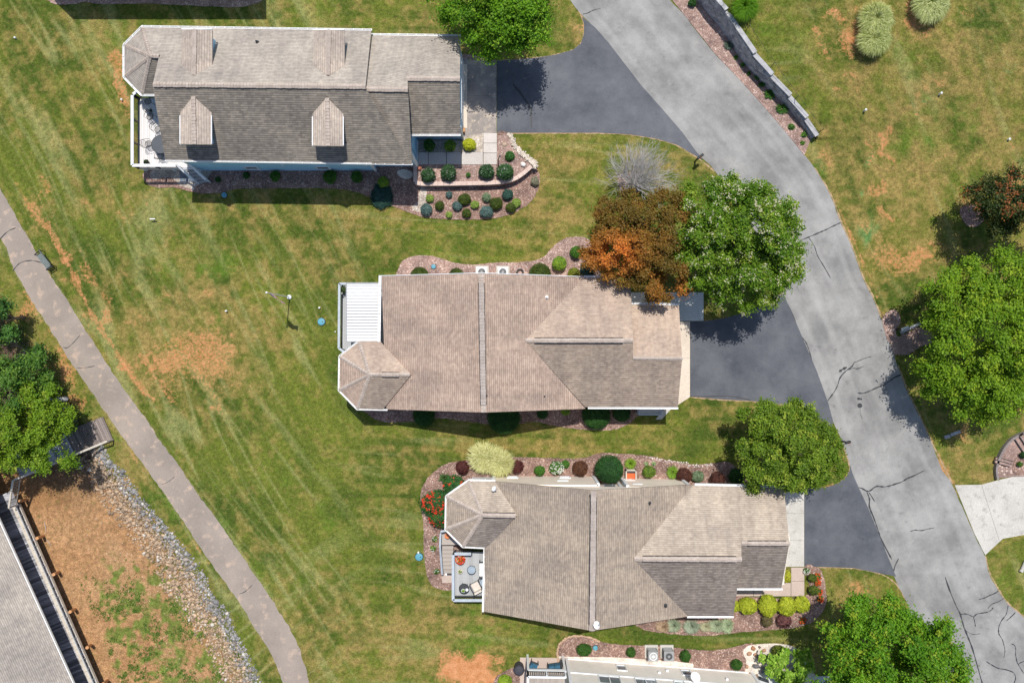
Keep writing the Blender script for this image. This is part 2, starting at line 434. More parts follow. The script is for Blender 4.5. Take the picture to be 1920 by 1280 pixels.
M['paver'] = mulch_mat('paver', (.28, .19, .165), (.38, .27, .235), (.46, .35, .31))
# ---------------- terrain ----------------
RIP_OUT = [(150, 770), (185, 812), (208, 856), (237, 885), (262, 924), (284, 949), (313, 982), (334, 1010), (363, 1043), (388, 1079), (399, 1115), (428, 1143), (442, 1179), (463, 1215), (485, 1262), (500, 1300)]
RIP_IN = [(120, 838), (140, 862), (169, 884), (187, 924), (219, 964), (259, 1014), (291, 1054), (309, 1093), (330, 1125), (352, 1150), (370, 1179), (392, 1212), (405, 1240), (417, 1273), (430, 1305), (445, 1330)]
BASIN = [(-900, -260), (-300, 120), (-40, 430), (20, 560), (75, 640), (112, 700), (140, 745)] + RIP_OUT + [(640, 1700), (900, 2400)]
BASW = [tuple(G(*p)[:2]) for p in BASIN]
def terrain(X, Y):
    X = np.asarray(X, float); Y = np.asarray(Y, float)
    d, sg = seg_dist(X, Y, BASW); d = np.where(sg < 0, d, 0)
    # the bank is steep where the stones lie, gentler under the wood
    z = -1.75 * ss(0, 3.4, d) - .35 * ss(3.0, 7.5, d)
    north = ss(6.0, -2.0, -Y)            # upper part of the picture: wood edge
    z = z * (1 - .72 * ss(-5.5, -1.0, Y))
    return z
def tz(x, y):
    return float(terrain(np.array([x]), np.array([y]))[0])
def GT(x, y):
    p = G(x, y, 0)
    for _ in range(5): p = G(x, y, tz(p.x, p.y))
    return p

# right bank behind the stone wall
WALL_BASE = [(1268, -70), (1312, 5), (1352, 54), (1383, 101), (1411, 137), (1446, 172), (1490, 218), (1521, 262)]
def bank_h(Y):   # world Y -> height
    y = 640 - np.asarray(Y) / S
    return np.interp(y, [-400, 0, 60, 130, 200, 262, 330], [2.1, 2.0, 1.75, 1.35, .75, .24, 0.0])

# ---------------- lawn painting (real colour of turf, straw and bare clay) ----------------
BL_DRY = [(360, 660, 130, 110, .55), (560, 400, 260, 28, .5), (1000, 395, 200, 30, .45), (250, 620, 60, 120, .35), (90, 270, 60, 60, .4), (430, 590, 60, 40, .3), (230, 90, 90, 60, .35), (1060, 300, 70, 45, .45), (1050, 400, 60, 40, .3), (1240, 310, 60, 30, .25), (880, 820, 80, 30, .45), (1000, 840, 260, 20, .45), (1330, 800, 60, 30, .2), (900, 1180, 160, 60, .35), (620, 1120, 90, 80, .3), (760, 1190, 90, 60, .3), (1600, 1115, 70, 30, .55), (1760, 120, 200, 160, .35), (1650, 340, 110, 120, .45), (1760, 330, 120, 60, .35), (1640, 480, 60, 80, .5), (1860, 150, 80, 120, .4), (1800, 500, 90, 50, .4), (1800, 870, 60, 50, .6), (1075, 70, 30, 25, .6), (240, 390, 200, 40, .1), (240, 870, 40, 60, .5), (340, 1080, 40, 70, .4), (1900, 1090, 40, 50, .2)]
BL_LUSH = [(700, 760, 80, 180, .5), (580, 720, 60, 100, .3), (560, 540, 60, 60, .35), (140, 470, 130, 60, .35), (500, 870, 150, 120, .35), (620, 1000, 200, 90, .3), (1180, 420, 60, 60, .2), (30, 300, 50, 60, .45), (800, 470, 120, 30, .3), (1160, 380, 120, 60, .25), (1500, 60, 60, 80, .35), (1540, 200, 50, 70, .25), (330, 30, 220, 30, .3), (330, 420, 220, 50, .2), (1000, 45, 60, 50, .3), (420, 1240, 80, 60, .5), (1760, 830, 60, 40, .3), (1330, 840, 70, 40, .25), (1100, 1200, 220, 25, .5), (1290, 1200, 200, 25, .5), (700, 1090, 60, 80, .3), (1690, 100, 50, 60, .35), (1340, 840, 60, 60, .3), (1400, 1110, 500, 20, .0)]
BL_SOIL = [(222, 122, 15, 25, 1.1), (232, 172, 15, 26, 1.1), (232, 210, 10, 12, .5), (80, 345, 18, 26, .42), (60, 385, 30, 22, .35), (70, 430, 25, 40, .3), (130, 478, 12, 14, .5), (150, 520, 24, 24, .45), (200, 545, 20, 40, .32), (330, 655, 60, 40, .42), (400, 625, 45, 50, .42), (390, 690, 60, 50, .40), (300, 730, 40, 60, .3), (440, 720, 40, 60, .25), (490, 640, 30, 40, .22), (600, 585, 9, 18, .5), (880, 1260, 56, 34, 2.6), (850, 1210, 30, 20, .3), (625, 1193, 18, 10, .42), (725, 1100, 40, 40, .2), (1655, 268, 9, 26, .9), (1672, 300, 10, 30, .8), (1648, 352, 15, 28, .7), (1662, 398, 10, 20, .6), (1632, 290, 6, 24, .8), (1560, 28, 28, 10, .5), (1525, 60, 18, 22, .35), (1550, 95, 14, 12, .35), (1805, 20, 40, 10, .4), (1700, 490, 44, 30, .52), (1650, 470, 40, 60, .38), (1560, 90, 60, 70, .3), (1790, 460, 70, 40, .3), (1830, 90, 80, 60, .2), (1595, 420, 20, 60, .25), (1450, 125, 14, 24, .5), (1430, 80, 8, 22, .4), (1465, 160, 8, 14, .4), (1078, 62, 14, 24, .5), (525, 98, 20, 10, .4), (710, 100, 16, 8, .5), (795, 35, 10, 10, .5), (640, 110, 20, 8, .3), (540, 45, 20, 10, .3), (1600, 62, 8, 44, .4), (1598, 75, 13, 25, .8), (1706, 14, 16, 38, .9), (1725, 40, 26, 8, .7), (1575, 40, 12, 12, .3), (1905, 330, 12, 20, .6), (1822, 398, 20, 22, .55), (60, 548, 14, 34, .7), (45, 590, 12, 30, .7), (128, 700, 12, 30, .55), (142, 750, 14, 20, .6), (98, 640, 14, 16, .3), (1580, 895, 12, 8, .4), (1560, 905, 26, 6, .5), (1575, 862, 10, 8, .4), (1610, 1105, 22, 14, .55), (1585, 1120, 20, 10, .4), (940, 830, 30, 8, .25), (1310, 800, 30, 12, .3), (1190, 812, 40, 8, .3), (250, 905, 12, 40, .4), (300, 985, 12, 40, .35), (372, 1068, 12, 46, .35), (1855, 1105, 10, 12, .4), (1780, 870, 40, 30, .25)]
TRACKS = [([(20, 330), (50, 380), (90, 430), (120, 490)], 4, .5), ([(90, 420), (120, 480), (152, 549), (178, 600), (205, 640), (225, 670), (252, 710), (285, 750)], 5, .95), ([(75, 330), (110, 380), (140, 430)], 5, .3), ([(150, 470), (185, 540), (215, 600), (260, 660), (330, 760)], 6, .3), ([(430, 560), (490, 620), (540, 680)], 6, .22), ([(1540, 310), (1560, 360), (1585, 420), (1612, 480), (1640, 548), (1660, 600), (1680, 650)], 2.5, .6), ([(1735, 800), (1757, 842), (1772, 880), (1790, 906)], 3, .6), ([(208, 800), (232, 826), (275, 888), (320, 948), (356, 1000), (392, 1055), (428, 1106), (456, 1145), (481, 1188), (503, 1220)], 3, .55), ([(60, 570), (92, 620), (118, 662), (142, 700)], 3, .4)]
def blobs(px, py, L, sd=3):
    r = np.zeros(px.shape)
    wx = px + (vn(px / 22, py / 22, sd) - .5) * 30; wy = py + (vn(px / 22, py / 22, sd + 9) - .5) * 30
    for (x, y, a, b, s_) in L: r += s_ * np.exp(-(((wx - x) / a) ** 2 + ((wy - y) / b) ** 2) ** 1.2)
    return r
def paint(X, Y, Z):
    k = S * (1 - Z / H); px = X / k + 960; py = 640 - Y / k
    n1 = fbm(X / 7, Y / 7, 1); n2 = fbm(X / 1.7, Y / 1.7, 4); n3 = fbm(X / .5, Y / .5, 8, 3)
    # mowing directions by yard
    def streak(ang, wd, sd, ln=9.0):
        c, s_ = math.cos(ang), math.sin(ang); u = X * c + Y * s_; v = -X * s_ + Y * c
        return fbm(v / wd + .35 * np.sin(u / 6), u / ln, sd, 3)
    A = streak(math.radians(-62), .55, 20); B = streak(math.radians(-2), .5, 23); C = streak(math.radians(-66), .8, 26); D = streak(math.radians(38), .6, 29); E = streak(math.radians(20), .6, 33)
    wl = ss(760, 560, px); wr = ss(1450, 1560, px); wb = ss(960, 1060, py) * ss(1000, 850, px)
    st = B * (1 - wl) * (1 - wr) + A * wl * (1 - wb) + (0.5 * D + .5 * A) * wb * wl + wr * (C * ss(700, 300, py) + E * (1 - ss(700, 300, py)))
    st = ss(.33, .67, st)
    rows = .5 + .5 * np.sin((X * math.sin(math.radians(62)) + Y * math.cos(math.radians(62))) * 2 * math.pi / 1.15 + 2.0 * n1)
    st = st * .8 + .2 * rows * ss(0.35, .6, n1)
    dry = .24 + .42 * (ss(.3, .7, n2) - .5) + .34 * (st - .5) + .22 * (n1 - .5) + .62 * (ss(.3, .7, n3) - .5)
    dry += .04 * wr * ss(700, 500, py) + .72 * blobs(px, py, BL_DRY) - .75 * blobs(px, py, BL_LUSH, 5)
    # thin wheel and mower lines along the mowing direction of each yard
    def lines(ang, wd, sd):
        c_, s_ = math.cos(ang), math.sin(ang); u = X * c_ + Y * s_; v = -X * s_ + Y * c_ + .9 * np.sin(u / 9 + sd) + .5 * vn(u / 5, u * 0, sd)
        r = 1 - np.abs(2 * vn(v / wd, u / 14, sd) - 1); return ss(.80, .97, r) * ss(.38, .62, fbm(u / 6, v / 1.4, sd + 5, 3))
    la = np.maximum(lines(math.radians(-62), .95, 71), .8 * lines(math.radians(-58), .5, 91)); lb = lines(math.radians(-2), .8, 75); lc = lines(math.radians(-66), 1.2, 79); ld = lines(math.radians(38), .8, 83)
    ln_ = lb * (1 - wl) * (1 - wr) * .6 + la * wl + ld * wb * wl * .8 + lc * wr * .7
    dry += .10 * ln_
    dark = ss(.35, .72, fbm(X / 3.1, Y / 3.1, 14)) * .55 + .35 * (1 - st)
    dry = np.clip(dry, 0, 1)[:, None]; dark = np.clip(dark, 0, 1)[:, None]
    g1 = np.array([.120, .146, .020]); g2 = np.array([.040, .074, .010]); y1 = np.array([.240, .178, .058])
    lime = ss(.62, .8, fbm(X / 4.4, Y / 4.4, 41))[:, None] * .5
    c = g1 * (1 - dark) + g2 * dark
    c = c * (1 - lime) + np.array([.098, .185, .018]) * lime
    c = c * (1 - dry) + y1 * dry
    l2 = np.clip(ln_ * .62, 0, .7)[:, None]; c = c * (1 - l2) + np.array([.245, .255, .095]) * l2
    sp = np.clip(blobs(px, py, [(1622, 430, 9, 22, .8), (1612, 362, 6, 6, .7), (1631, 300, 4, 12, .6), (1705, 192, 4, 3, 1.), (1728, 187, 5, 3, .8), (1890, 124, 8, 3, .7), (1745, 180, 8, 2, .5), (1640, 420, 8, 8, .5)], 15), 0, .8)[:, None]
    c = c * (1 - sp) + np.array([.075, .22, .065]) * sp
    c *= (.94 + .30 * n3)[:, None]
    soil = .9 * blobs(px, py, [b_ for b_ in BL_SOIL if b_[4] > .65], 7) + .95 * blobs(px, py, [b_ for b_ in BL_SOIL if b_[4] <= .65], 7)
    for pl, wd, s_ in TRACKS:
        d, _ = seg_dist(px + (n2 - .5) * 8, py, pl); soil += s_ * np.exp(-(d / (wd * (.55 + 1.1 * vn(px / 14, py / 14, 61)))) ** 2) * (.30 + .70 * vn(px / 9, py / 9, 67))
    lft = wl * ss(250, 420, py) * ss(900, 760, py) * ss(520, 330, px)
    soil += (.30 + .22 * lft + .16 * wr) * ss(.55, .8, n2) * ss(.42, .8, dry[:, 0]) + (.16 + .14 * wr) * ss(.60, .8, n1) * ss(.45, .7, n3) + .22 * ln_ * ss(.45, .7, n2) + .15 * lft + .11 * wr
    far = ss(50, 95, np.maximum(np.abs(X), np.abs(Y)))[:, None]; c = c * (1 - far) + np.array([.105, .125, .03]) * far; soil = soil * (1 - far[:, 0])
    return c, np.clip(soil, 0, 1.3), px, py

def axis(lo, hi, step, far):
    a = list(np.arange(lo, hi + 1e-6, step)); d = step
    while a[-1] < far: d *= 1.45; a.append(a[-1] + d)
    d = step
    while a[0] > -far: d *= 1.45; a.insert(0, a[0] - d)
    return np.array(a)
def grid_mesh(xs, ys, name, zf, extra_paint=None, **kw):
    XX, YY = np.meshgrid(xs, ys); X = XX.ravel(); Y = YY.ravel(); Z = zf(X, Y)
    c, so_, px, py = paint(X, Y, Z)
    if extra_paint: c, so_ = extra_paint(X, Y, Z, c, so_, px, py)
    nx, ny = len(xs), len(ys); i = np.arange(nx * ny).reshape(ny, nx)
    F = np.stack([i[:-1, :-1].ravel(), i[:-1, 1:].ravel(), i[1:, 1:].ravel(), i[1:, :-1].ravel()], 1)
    return np_mesh(name, np.stack([X, Y, Z], 1), F, M['grass'], col=c, extra={'soil': so_}, smooth=True, **kw)

def basin_paint(X, Y, Z, c, so_, px, py):
    d, sg = seg_dist(X, Y, BASW); inside = ss(.9, 2.6, np.where(sg < 0, d, 0))
    n1 = fbm(X / 2.4, Y / 2.4, 51); n2 = fbm(X / .55, Y / .55, 55, 4); n3 = fbm(X / .22, Y / .22, 58, 3)
    dirt = np.array([.33, .165, .072]) * (1 - n1[:, None]) + np.array([.47, .28, .15]) * n1[:, None]
    dirt = dirt * (.78 + .4 * n3)[:, None]
    # trodden brown trail along the boardwalk and a darker area near the footbridge
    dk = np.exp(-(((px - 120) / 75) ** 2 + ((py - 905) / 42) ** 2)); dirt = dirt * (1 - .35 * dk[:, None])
    g = ss(990, 1180, py + .35 * (px - 200)) * ss(150, 215, px - (py - 1100) * .25)
    gm = (.85 * ss(.40, .58, n2 * .75 + n3 * .15 + n1 * .1 - .14 * (1 - g)) * ss(.05, .5, g))[:, None]
    gcol = np.array([.10, .175, .025]) * (.75 + .5 * n3)[:, None]
    dirt = dirt * (1 - gm) + gcol * gm
    woods = ss(900, 800, py - .25 * px)
    wcol = (np.array([.15, .095, .075]) * (.6 + .9 * n3)[:, None]) * (1 - .5 * gm) + .5 * gm * gcol * .6
    dirt = dirt * (1 - woods[:, None]) + wcol * woods[:, None]
    edge = ss(-.4, .9, np.where(sg < 0, d, -d))
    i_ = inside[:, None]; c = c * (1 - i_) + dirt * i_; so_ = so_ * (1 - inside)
    so_ = so_ + .5 * (1 - inside) * edge * ss(.3, .9, n2)
    return c, so_
gr = grid_mesh(axis(-40.5, 40.5, .10, 2500), axis(-27.5, 27.5, .10, 2500), 'ground', terrain, basin_paint)
tag(gr, kind='structure')

# raised lawn bank behind the wall (top follows the wall, falls to the lawn at its end)
def wall_line(y):   # image x of wall inner line at image y (ground)
    return np.interp(y, [p[1] for p in WALL_BASE], [p[0] for p in WALL_BASE])
def bank():
    ys = np.concatenate([np.arange(-700, -70, 30), np.arange(-70, 330.1, 2.5)]); us = np.concatenate([np.arange(0, 30, .25)[:4], np.arange(1, 24, .2), np.arange(24, 130, 3.5)])
    YY, UU = np.meshgrid(ys, us, indexing='ij')
    x0 = wall_line(YY) + 9 + np.clip(YY - 262, 0, 200) * .15 - np.clip(-70 - YY, 0, 900) * .7
    X = (x0 - 960) * S + UU; Y = (640 - YY) * S
    hh = bank_h(Y) * (1 - ss(60, 125, UU)) * np.where(YY > 262, ss(-.4, 2.2, UU), 1.0); Z = np.where(YY > 262, hh, hh) - .015 + .0 * UU
    Z = np.where(hh < .02, -.03, Z); Z = np.where((YY < -72) & (UU < .3), -.03, Z); Z = Z * ss(-690, -420, YY) - .03 * (1 - ss(-690, -420, YY))
    X, Y, Z = X.ravel(), Y.ravel(), Z.ravel(); c, so_, px, py = paint(X, Y, Z)
    n, m = YY.shape; i = np.arange(n * m).reshape(n, m)
    F = np.stack([i[:-1, :-1].ravel(), i[1:, :-1].ravel(), i[1:, 1:].ravel(), i[:-1, 1:].ravel()], 1)
    o = np_mesh('lawn_bank', np.stack([X, Y, Z], 1), F, M['grass'], col=c, extra={'soil': so_}, smooth=True); tag(o, kind='structure')
bank()
def bank_at(x, y):
    """world point of pixel on the raised right lawn"""
    p = G(x, y, 0)
    for _ in range(6): p = G(x, y, float(bank_h(p.y)))
    return p

# ---------------- road, driveways, paths, beds ----------------
def sheet(name, px, z, mat, smooth=False, kind='structure', thick=None, parent=None, k=5, h=None):
    pts = smooth_poly(px, True, k) if smooth else px
    mb = MB(); mb.prism([G(x, y, 0) + Vector((0, 0, z)) for x, y in pts], -(thick or .06))
    return mb.build(name, mat, parent, kind=kind if parent is None else None)
def resample(pl, n):
    pl = smooth_poly(pl, False, 6); P_ = np.array(pl); d = np.r_[0, np.cumsum(np.hypot(*np.diff(P_, axis=0).T))]
    t = np.linspace(0, d[-1], n); return np.stack([np.interp(t, d, P_[:, 0]), np.interp(t, d, P_[:, 1])], 1)
ROAD_L = [(200, -5000), (380, -1900), (700, -640), (930, -220), (1010, -90), (1069, 0), (1087, 24), (1114, 52), (1140, 82), (1200, 160), (1247, 213), (1277, 248), (1301, 281), (1340, 320), (1395, 400), (1440, 480), (1469, 555), (1501, 629), (1530, 697), (1551, 756), (1562, 790), (1577, 822), (1590, 860), (1607, 912), (1625, 950), (1666, 1051), (1682, 1094), (1700, 1128), (1730, 1200), (1762, 1280), (1830, 1450), (1960, 1800), (2500, 4200)]
ROAD_R = [(350, -5000), (560, -1900), (900, -640), (1110, -220), (1190, -90), (1256, 0), (1282, 28), (1340, 101), (1392, 155), (1458, 230), (1502, 283), (1525, 312), (1557, 367), (1575, 415), (1600, 472), (1617, 520), (1635, 556), (1652, 598), (1670, 644), (1683, 686), (1700, 732), (1722, 778), (1732, 797), (1751, 841), (1766, 880), (1785, 908), (1826, 1000), (1846, 1041), (1854, 1074), (1872, 1107), (1889, 1131), (1920, 1157), (2040, 1260), (2330, 1500), (2900, 4000)]
def strip(name, L, R, z, mat, n=160, cols=5, edge_amp=.03):
    a = resample(L, n); b = resample(R, n); V = []; UV = []; rr = np.random.default_rng(5)
    ja = rr.normal(0, edge_amp / S, n) ; jb = rr.normal(0, edge_amp / S, n)
    ln = np.r_[0, np.cumsum(np.hypot(*np.diff((a + b) / 2, axis=0).T))] * S
    for i in range(n):
        dv = (b[i] - a[i]); L_ = np.hypot(*dv); dv = dv / L_
        for j in range(cols):
            t = j / (cols - 1); p = a[i] * (1 - t) + b[i] * t
            if j == 0: p = p + dv * ja[i]
            if j == cols - 1: p = p + dv * jb[i]
            g = G(p[0], p[1], 0); V.append((g.x, g.y, z)); UV.append((t * 6.0, ln[i]))
    F = [(i * cols + j, (i + 1) * cols + j, (i + 1) * cols + j + 1, i * cols + j + 1) for i in range(n - 1) for j in range(cols - 1)]
    # orient upward
    a0, b0, c0 = [Vector(V[k]) for k in F[0][:3]]
    if (b0 - a0).cross(c0 - a0).z < 0: F = [f[::-1] for f in F]
    me = bpy.data.meshes.new(name); me.from_pydata(V, [], F); me.materials.append(mat); ul = me.uv_layers.new(name='uv')
    buf = []
    for lp in me.loops: buf += list(UV[lp.vertex_index])
    ul.data.foreach_set('uv', buf); o = link(bpy.data.objects.new(name, me)); return tag(o, kind='structure')
strip('road', ROAD_L, ROAD_R, .010, M['road'], 900, 5, .015)
PATH_R = [(-900, -3600), (-700, -1200), (-330, -60), (-60, 262), (0, 352), (37, 420), (51, 441), (69, 474), (92, 512), (118, 551), (142, 589), (169, 632), (192, 668), (221, 712), (247, 749), (280, 793), (300, 826), (334, 870), (370, 924), (402, 967), (435, 1014), (464, 1057), (492, 1097), (520, 1140), (550, 1190), (568, 1235), (580, 1282), (600, 1400), (610, 1600)]
PATH_L = [(-985, -3600), (-785, -1180), (-410, 20), (-130, 300), (-50, 385), (2, 448), (26, 504), (37, 525), (62, 568), (94, 617), (118, 656), (142, 692), (179, 745), (206, 784), (230, 819), (252, 848), (277, 881), (320, 942), (356, 996), (392, 1050), (428, 1100), (456, 1140), (481, 1183), (503, 1215), (520, 1251), (531, 1290), (545, 1400), (555, 1600)]
strip('footpath', PATH_L, PATH_R, .012, M['path'], 800, 4, .03)
# driveways
sheet('driveway', [(932, 114), (943, 114), (1005, 109), (1042, 103), (1074, 94), (1089, 82), (1095, 64), (1095, 45), (1091, 32), (1116, 52), (1142, 82), (1202, 160), (1249, 213), (1279, 248), (1303, 281), (1318, 300), (1290, 284), (1270, 272), (1230, 260), (1180, 252), (1120, 249), (932, 249)], .022, M['drive'])
sheet('driveway', [(1294, 602), (1320, 602), (1350, 598), (1392, 588), (1430, 572), (1467, 550), (1471, 556), (1503, 629), (1532, 697), (1553, 756), (1562, 790), (1560, 800), (1520, 775), (1470, 758), (1420, 752), (1350, 748), (1294, 743)], .022, M['drive'])
sheet('driveway', [(1508, 916), (1515, 917), (1550, 913), (1572, 905), (1587, 893), (1593, 882), (1594, 872), (1598, 886), (1609, 912), (1627, 950), (1668, 1051), (1680, 1080), (1650, 1074), (1600, 1064), (1540, 1062), (1508, 1061)], .022, M['drive'])
for pl in ([(1790, 909), (1840, 908), (1870, 900), (1920, 888), (2100, 850), (2100, 990), (1920, 1002), (1880, 1009), (1847, 1040), (1827, 1000)],): sheet('concrete_driveway', pl, .024, M['conc'])
# concrete aprons
sheet('driveway_apron', [(850, 108), (931, 115), (931, 249), (905, 250), (866, 262), (850, 262)], .030, M['conc_stain'])
sheet('garage_threshold', [(850, 121), (876, 121), (876, 241), (850, 241)], .055, M['conc_cream'])
sheet('driveway_apron', [(1262, 603), (1293.5, 603), (1293.5, 744), (1266, 762), (1240, 766)], .030, M['conc_cream'])
sheet('side_walk', [(1150, 548), (1319, 548), (1319, 601.5), (1150, 601.5)], .028, M['conc_blue'])
sheet('driveway_apron', [(1455, 922), (1507.5, 922), (1507.5, 1061.5), (1440, 1061.5)], .030, M['conc'])
# joints cut in the aprons
def ribbon(mb, pts, wd, z, jit=.3, mi=0, px=True):
    P_ = [G(x, y, 0) if px else Vector((x, y, 0)) for x, y in pts]; n = len(P_); vs = []
    for i, p in enumerate(P_):
        d = (P_[min(i + 1, n - 1)] - P_[max(i - 1, 0)]).normalized(); a = Vector((-d.y, d.x, 0))
        e = .35 if i in (0, n - 1) else 1; w_ = wd * e * (1 + random.uniform(-jit, jit)) / 2
        vs += [p - a * w_ + Vector((0, 0, z)), p + a * w_ + Vector((0, 0, z))]
    mb.add(vs, [(2 * i, 2 * i + 2, 2 * i + 3, 2 * i + 1)[::-1] if False else (2 * i + 1, 2 * i, 2 * i + 2, 2 * i + 3) for i in range(n - 1)], mi)
mb = MB()
for a, b in (((1275, 671.5), (1293.5, 671.5)), ((1472, 962), (1507, 962)), ((1472, 1012), (1507, 1012)), ((1840, 909), (1873, 1012)), ((850, 180), (931, 180))):
    ribbon(mb, [a, b], .035, .033, .0)
mb.build('slab_joint', M['dark_grey'], kind='structure')
# crack sealing on road and driveways
CR = [([(1503, 450), (1520, 443), (1534, 437), (1548, 431), (1560, 425), (1577, 417)], .13), ([(1516, 445), (1527, 462), (1533, 480), (1545, 500), (1557, 521)], .10), ([(1500, 629), (1510, 640), (1517, 657), (1523, 680), (1528, 694), (1530, 702)], .11),
 ([(1469, 555), (1486, 590), (1501, 629), (1516, 665), (1530, 697), (1541, 727), (1551, 756)], .10), ([(1551, 752), (1560, 740), (1566, 731), (1571, 720), (1575, 708), (1584, 697), (1597, 687), (1601, 680), (1608, 677), (1620, 672), (1634, 668)], .12), ([(1592, 693), (1600, 690), (1608, 691), (1620, 686)], .09),
 ([(1573, 697), (1580, 692), (1588, 688)], .26), ([(1608, 736), (1615, 737), (1622, 736), (1634, 731), (1645, 726), (1657, 721), (1667, 715), (1676, 708), (1690, 702)], .12), ([(1607, 913), (1616, 915), (1625, 920), (1632, 919), (1638, 914), (1645, 911), (1655, 912), (1665, 911), (1678, 907), (1690, 903), (1702, 896), (1712, 892), (1734, 881)], .13),
 ([(1625, 921), (1630, 935), (1630, 950), (1638, 970), (1645, 990), (1652, 1010), (1665, 1035), (1672, 1048)], .15), ([(1628, 921), (1634, 930), (1640, 940)], .09), ([(1685, 1046), (1678, 1060), (1675, 1072)], .10),
 ([(1772, 1081), (1780, 1105), (1793, 1136), (1800, 1150), (1806, 1171), (1814, 1192), (1822, 1212), (1832, 1246), (1841, 1278), (1852, 1310)], .13), ([(1801, 1151), (1808, 1150), (1815, 1151), (1825, 1155), (1832, 1150), (1850, 1147), (1858, 1143), (1862, 1138)], .10), ([(1825, 1155), (1827, 1164), (1829, 1174)], .09), ([(1852, 1140), (1856, 1135), (1861, 1131), (1872, 1127), (1882, 1121)], .10),
 ([(1835, 1123), (1846, 1120), (1854, 1116), (1864, 1112), (1872, 1107)], .10), ([(1890, 1134), (1888, 1145), (1885, 1153), (1878, 1162), (1873, 1173), (1872, 1181), (1873, 1188), (1879, 1198), (1882, 1208), (1884, 1220), (1882, 1232)], .10), ([(1904, 1147), (1897, 1154), (1887, 1163)], .09), ([(1849, 1239), (1860, 1246), (1872, 1252), (1884, 1254), (1894, 1257), (1901, 1261), (1904, 1270), (1900, 1283)], .10),
 ([(1895, 1206), (1901, 1208), (1904, 1214), (1904, 1226), (1907, 1241), (1909, 1244), (1912, 1250), (1920, 1262)], .09), ([(1909, 1244), (1914, 1241), (1922, 1238)], .09), ([(1705, 996), (1716, 993), (1727, 994), (1740, 991), (1751, 989)], .08), ([(1093, 27), (1102, 25), (1112, 20), (1127, 16)], .10), ([(1811, 1181), (1822, 1188), (1838, 1187)], .06),
 ([(1607, 747), (1612, 747.5), (1616, 748)], .22), ([(1613, 766), (1613, 775), (1617, 785)], .04)]
mb = MB()
for pl, wd in CR: ribbon(mb, smooth_poly(pl, False, 4), wd * .66, .016, .55)
mb.lathe((G(1612, 760).x, G(1612, 760).y, .012), [(.19, 0), (.18, .004)], 12)
mb.build('crack_sealing', M['tar'], kind='structure')
mb = MB()
for pl, wd in (([(962, 158), (968, 166), (973, 171), (982, 184), (989, 193), (992, 199), (996, 212), (996, 225), (997, 240)], .13), ([(1294, 743), (1330, 743), (1360, 742), (1385, 745), (1408, 750)], .06), ([(1518, 917), (1517, 922)], .06)):
    ribbon(mb, smooth_poly(pl, False, 4), wd, .028, .4)
mb.build('driveway_crack', M['tar'], kind='structure')
mb = MB()
for pl, wd in (([(24, 508), (32, 498), (40, 492), (52, 489), (64, 489), (80, 493)], .06), ([(0, 449), (8, 440), (18, 432), (30, 427)], .06), ([(303, 908), (315, 903), (328, 893)], .035), ([(448, 1113), (460, 1108), (473, 1096)], .05), ([(143, 690), (160, 689), (178, 686)], .04), ([(118, 650), (126, 652), (140, 640), (150, 628)], .05)):
    ribbon(mb, smooth_poly(pl, False, 4), wd, .017, .5)
mb.build('path_crack', M['tar'], kind='structure')
# worn clay rims where turf meets the paving
RIM = [[(932, 114), (943, 114), (1005, 109), (1042, 103), (1074, 94), (1089, 82), (1095, 64), (1095, 45), (1087, 24), (1073, 3)], [(932, 250), (1000, 250), (1120, 250), (1180, 253), (1230, 261), (1270, 273), (1290, 285), (1316, 302), (1340, 322)], [(1294, 744), (1350, 749), (1420, 753), (1470, 759)], [(1508, 917), (1550, 914), (1572, 906), (1587, 893), (1593, 880), (1589, 858), (1577, 824)], [(1508, 1062), (1540, 1063), (1600, 1065), (1650, 1075), (1681, 1095), (1698, 1124)], [(1527, 314), (1559, 367), (1577, 415), (1602, 472), (1619, 520), (1637, 556), (1654, 598), (1671, 640)], [(1684, 684), (1702, 732), (1724, 778), (1753, 841), (1787, 908)], [(1847, 1041), (1856, 1074), (1874, 1107), (1891, 1131), (1922, 1157)], [(1320, 602), (1350, 599), (1392, 589), (1430, 573), (1466, 552)]] 
mb = MB()
for pl in RIM:
    q = resample(pl, max(8, int(len(pl) * 12))); ribbon(mb, [tuple(p) for p in q], .10, .008, .8)
mb.build('worn_edge', M['soil'], kind='structure')

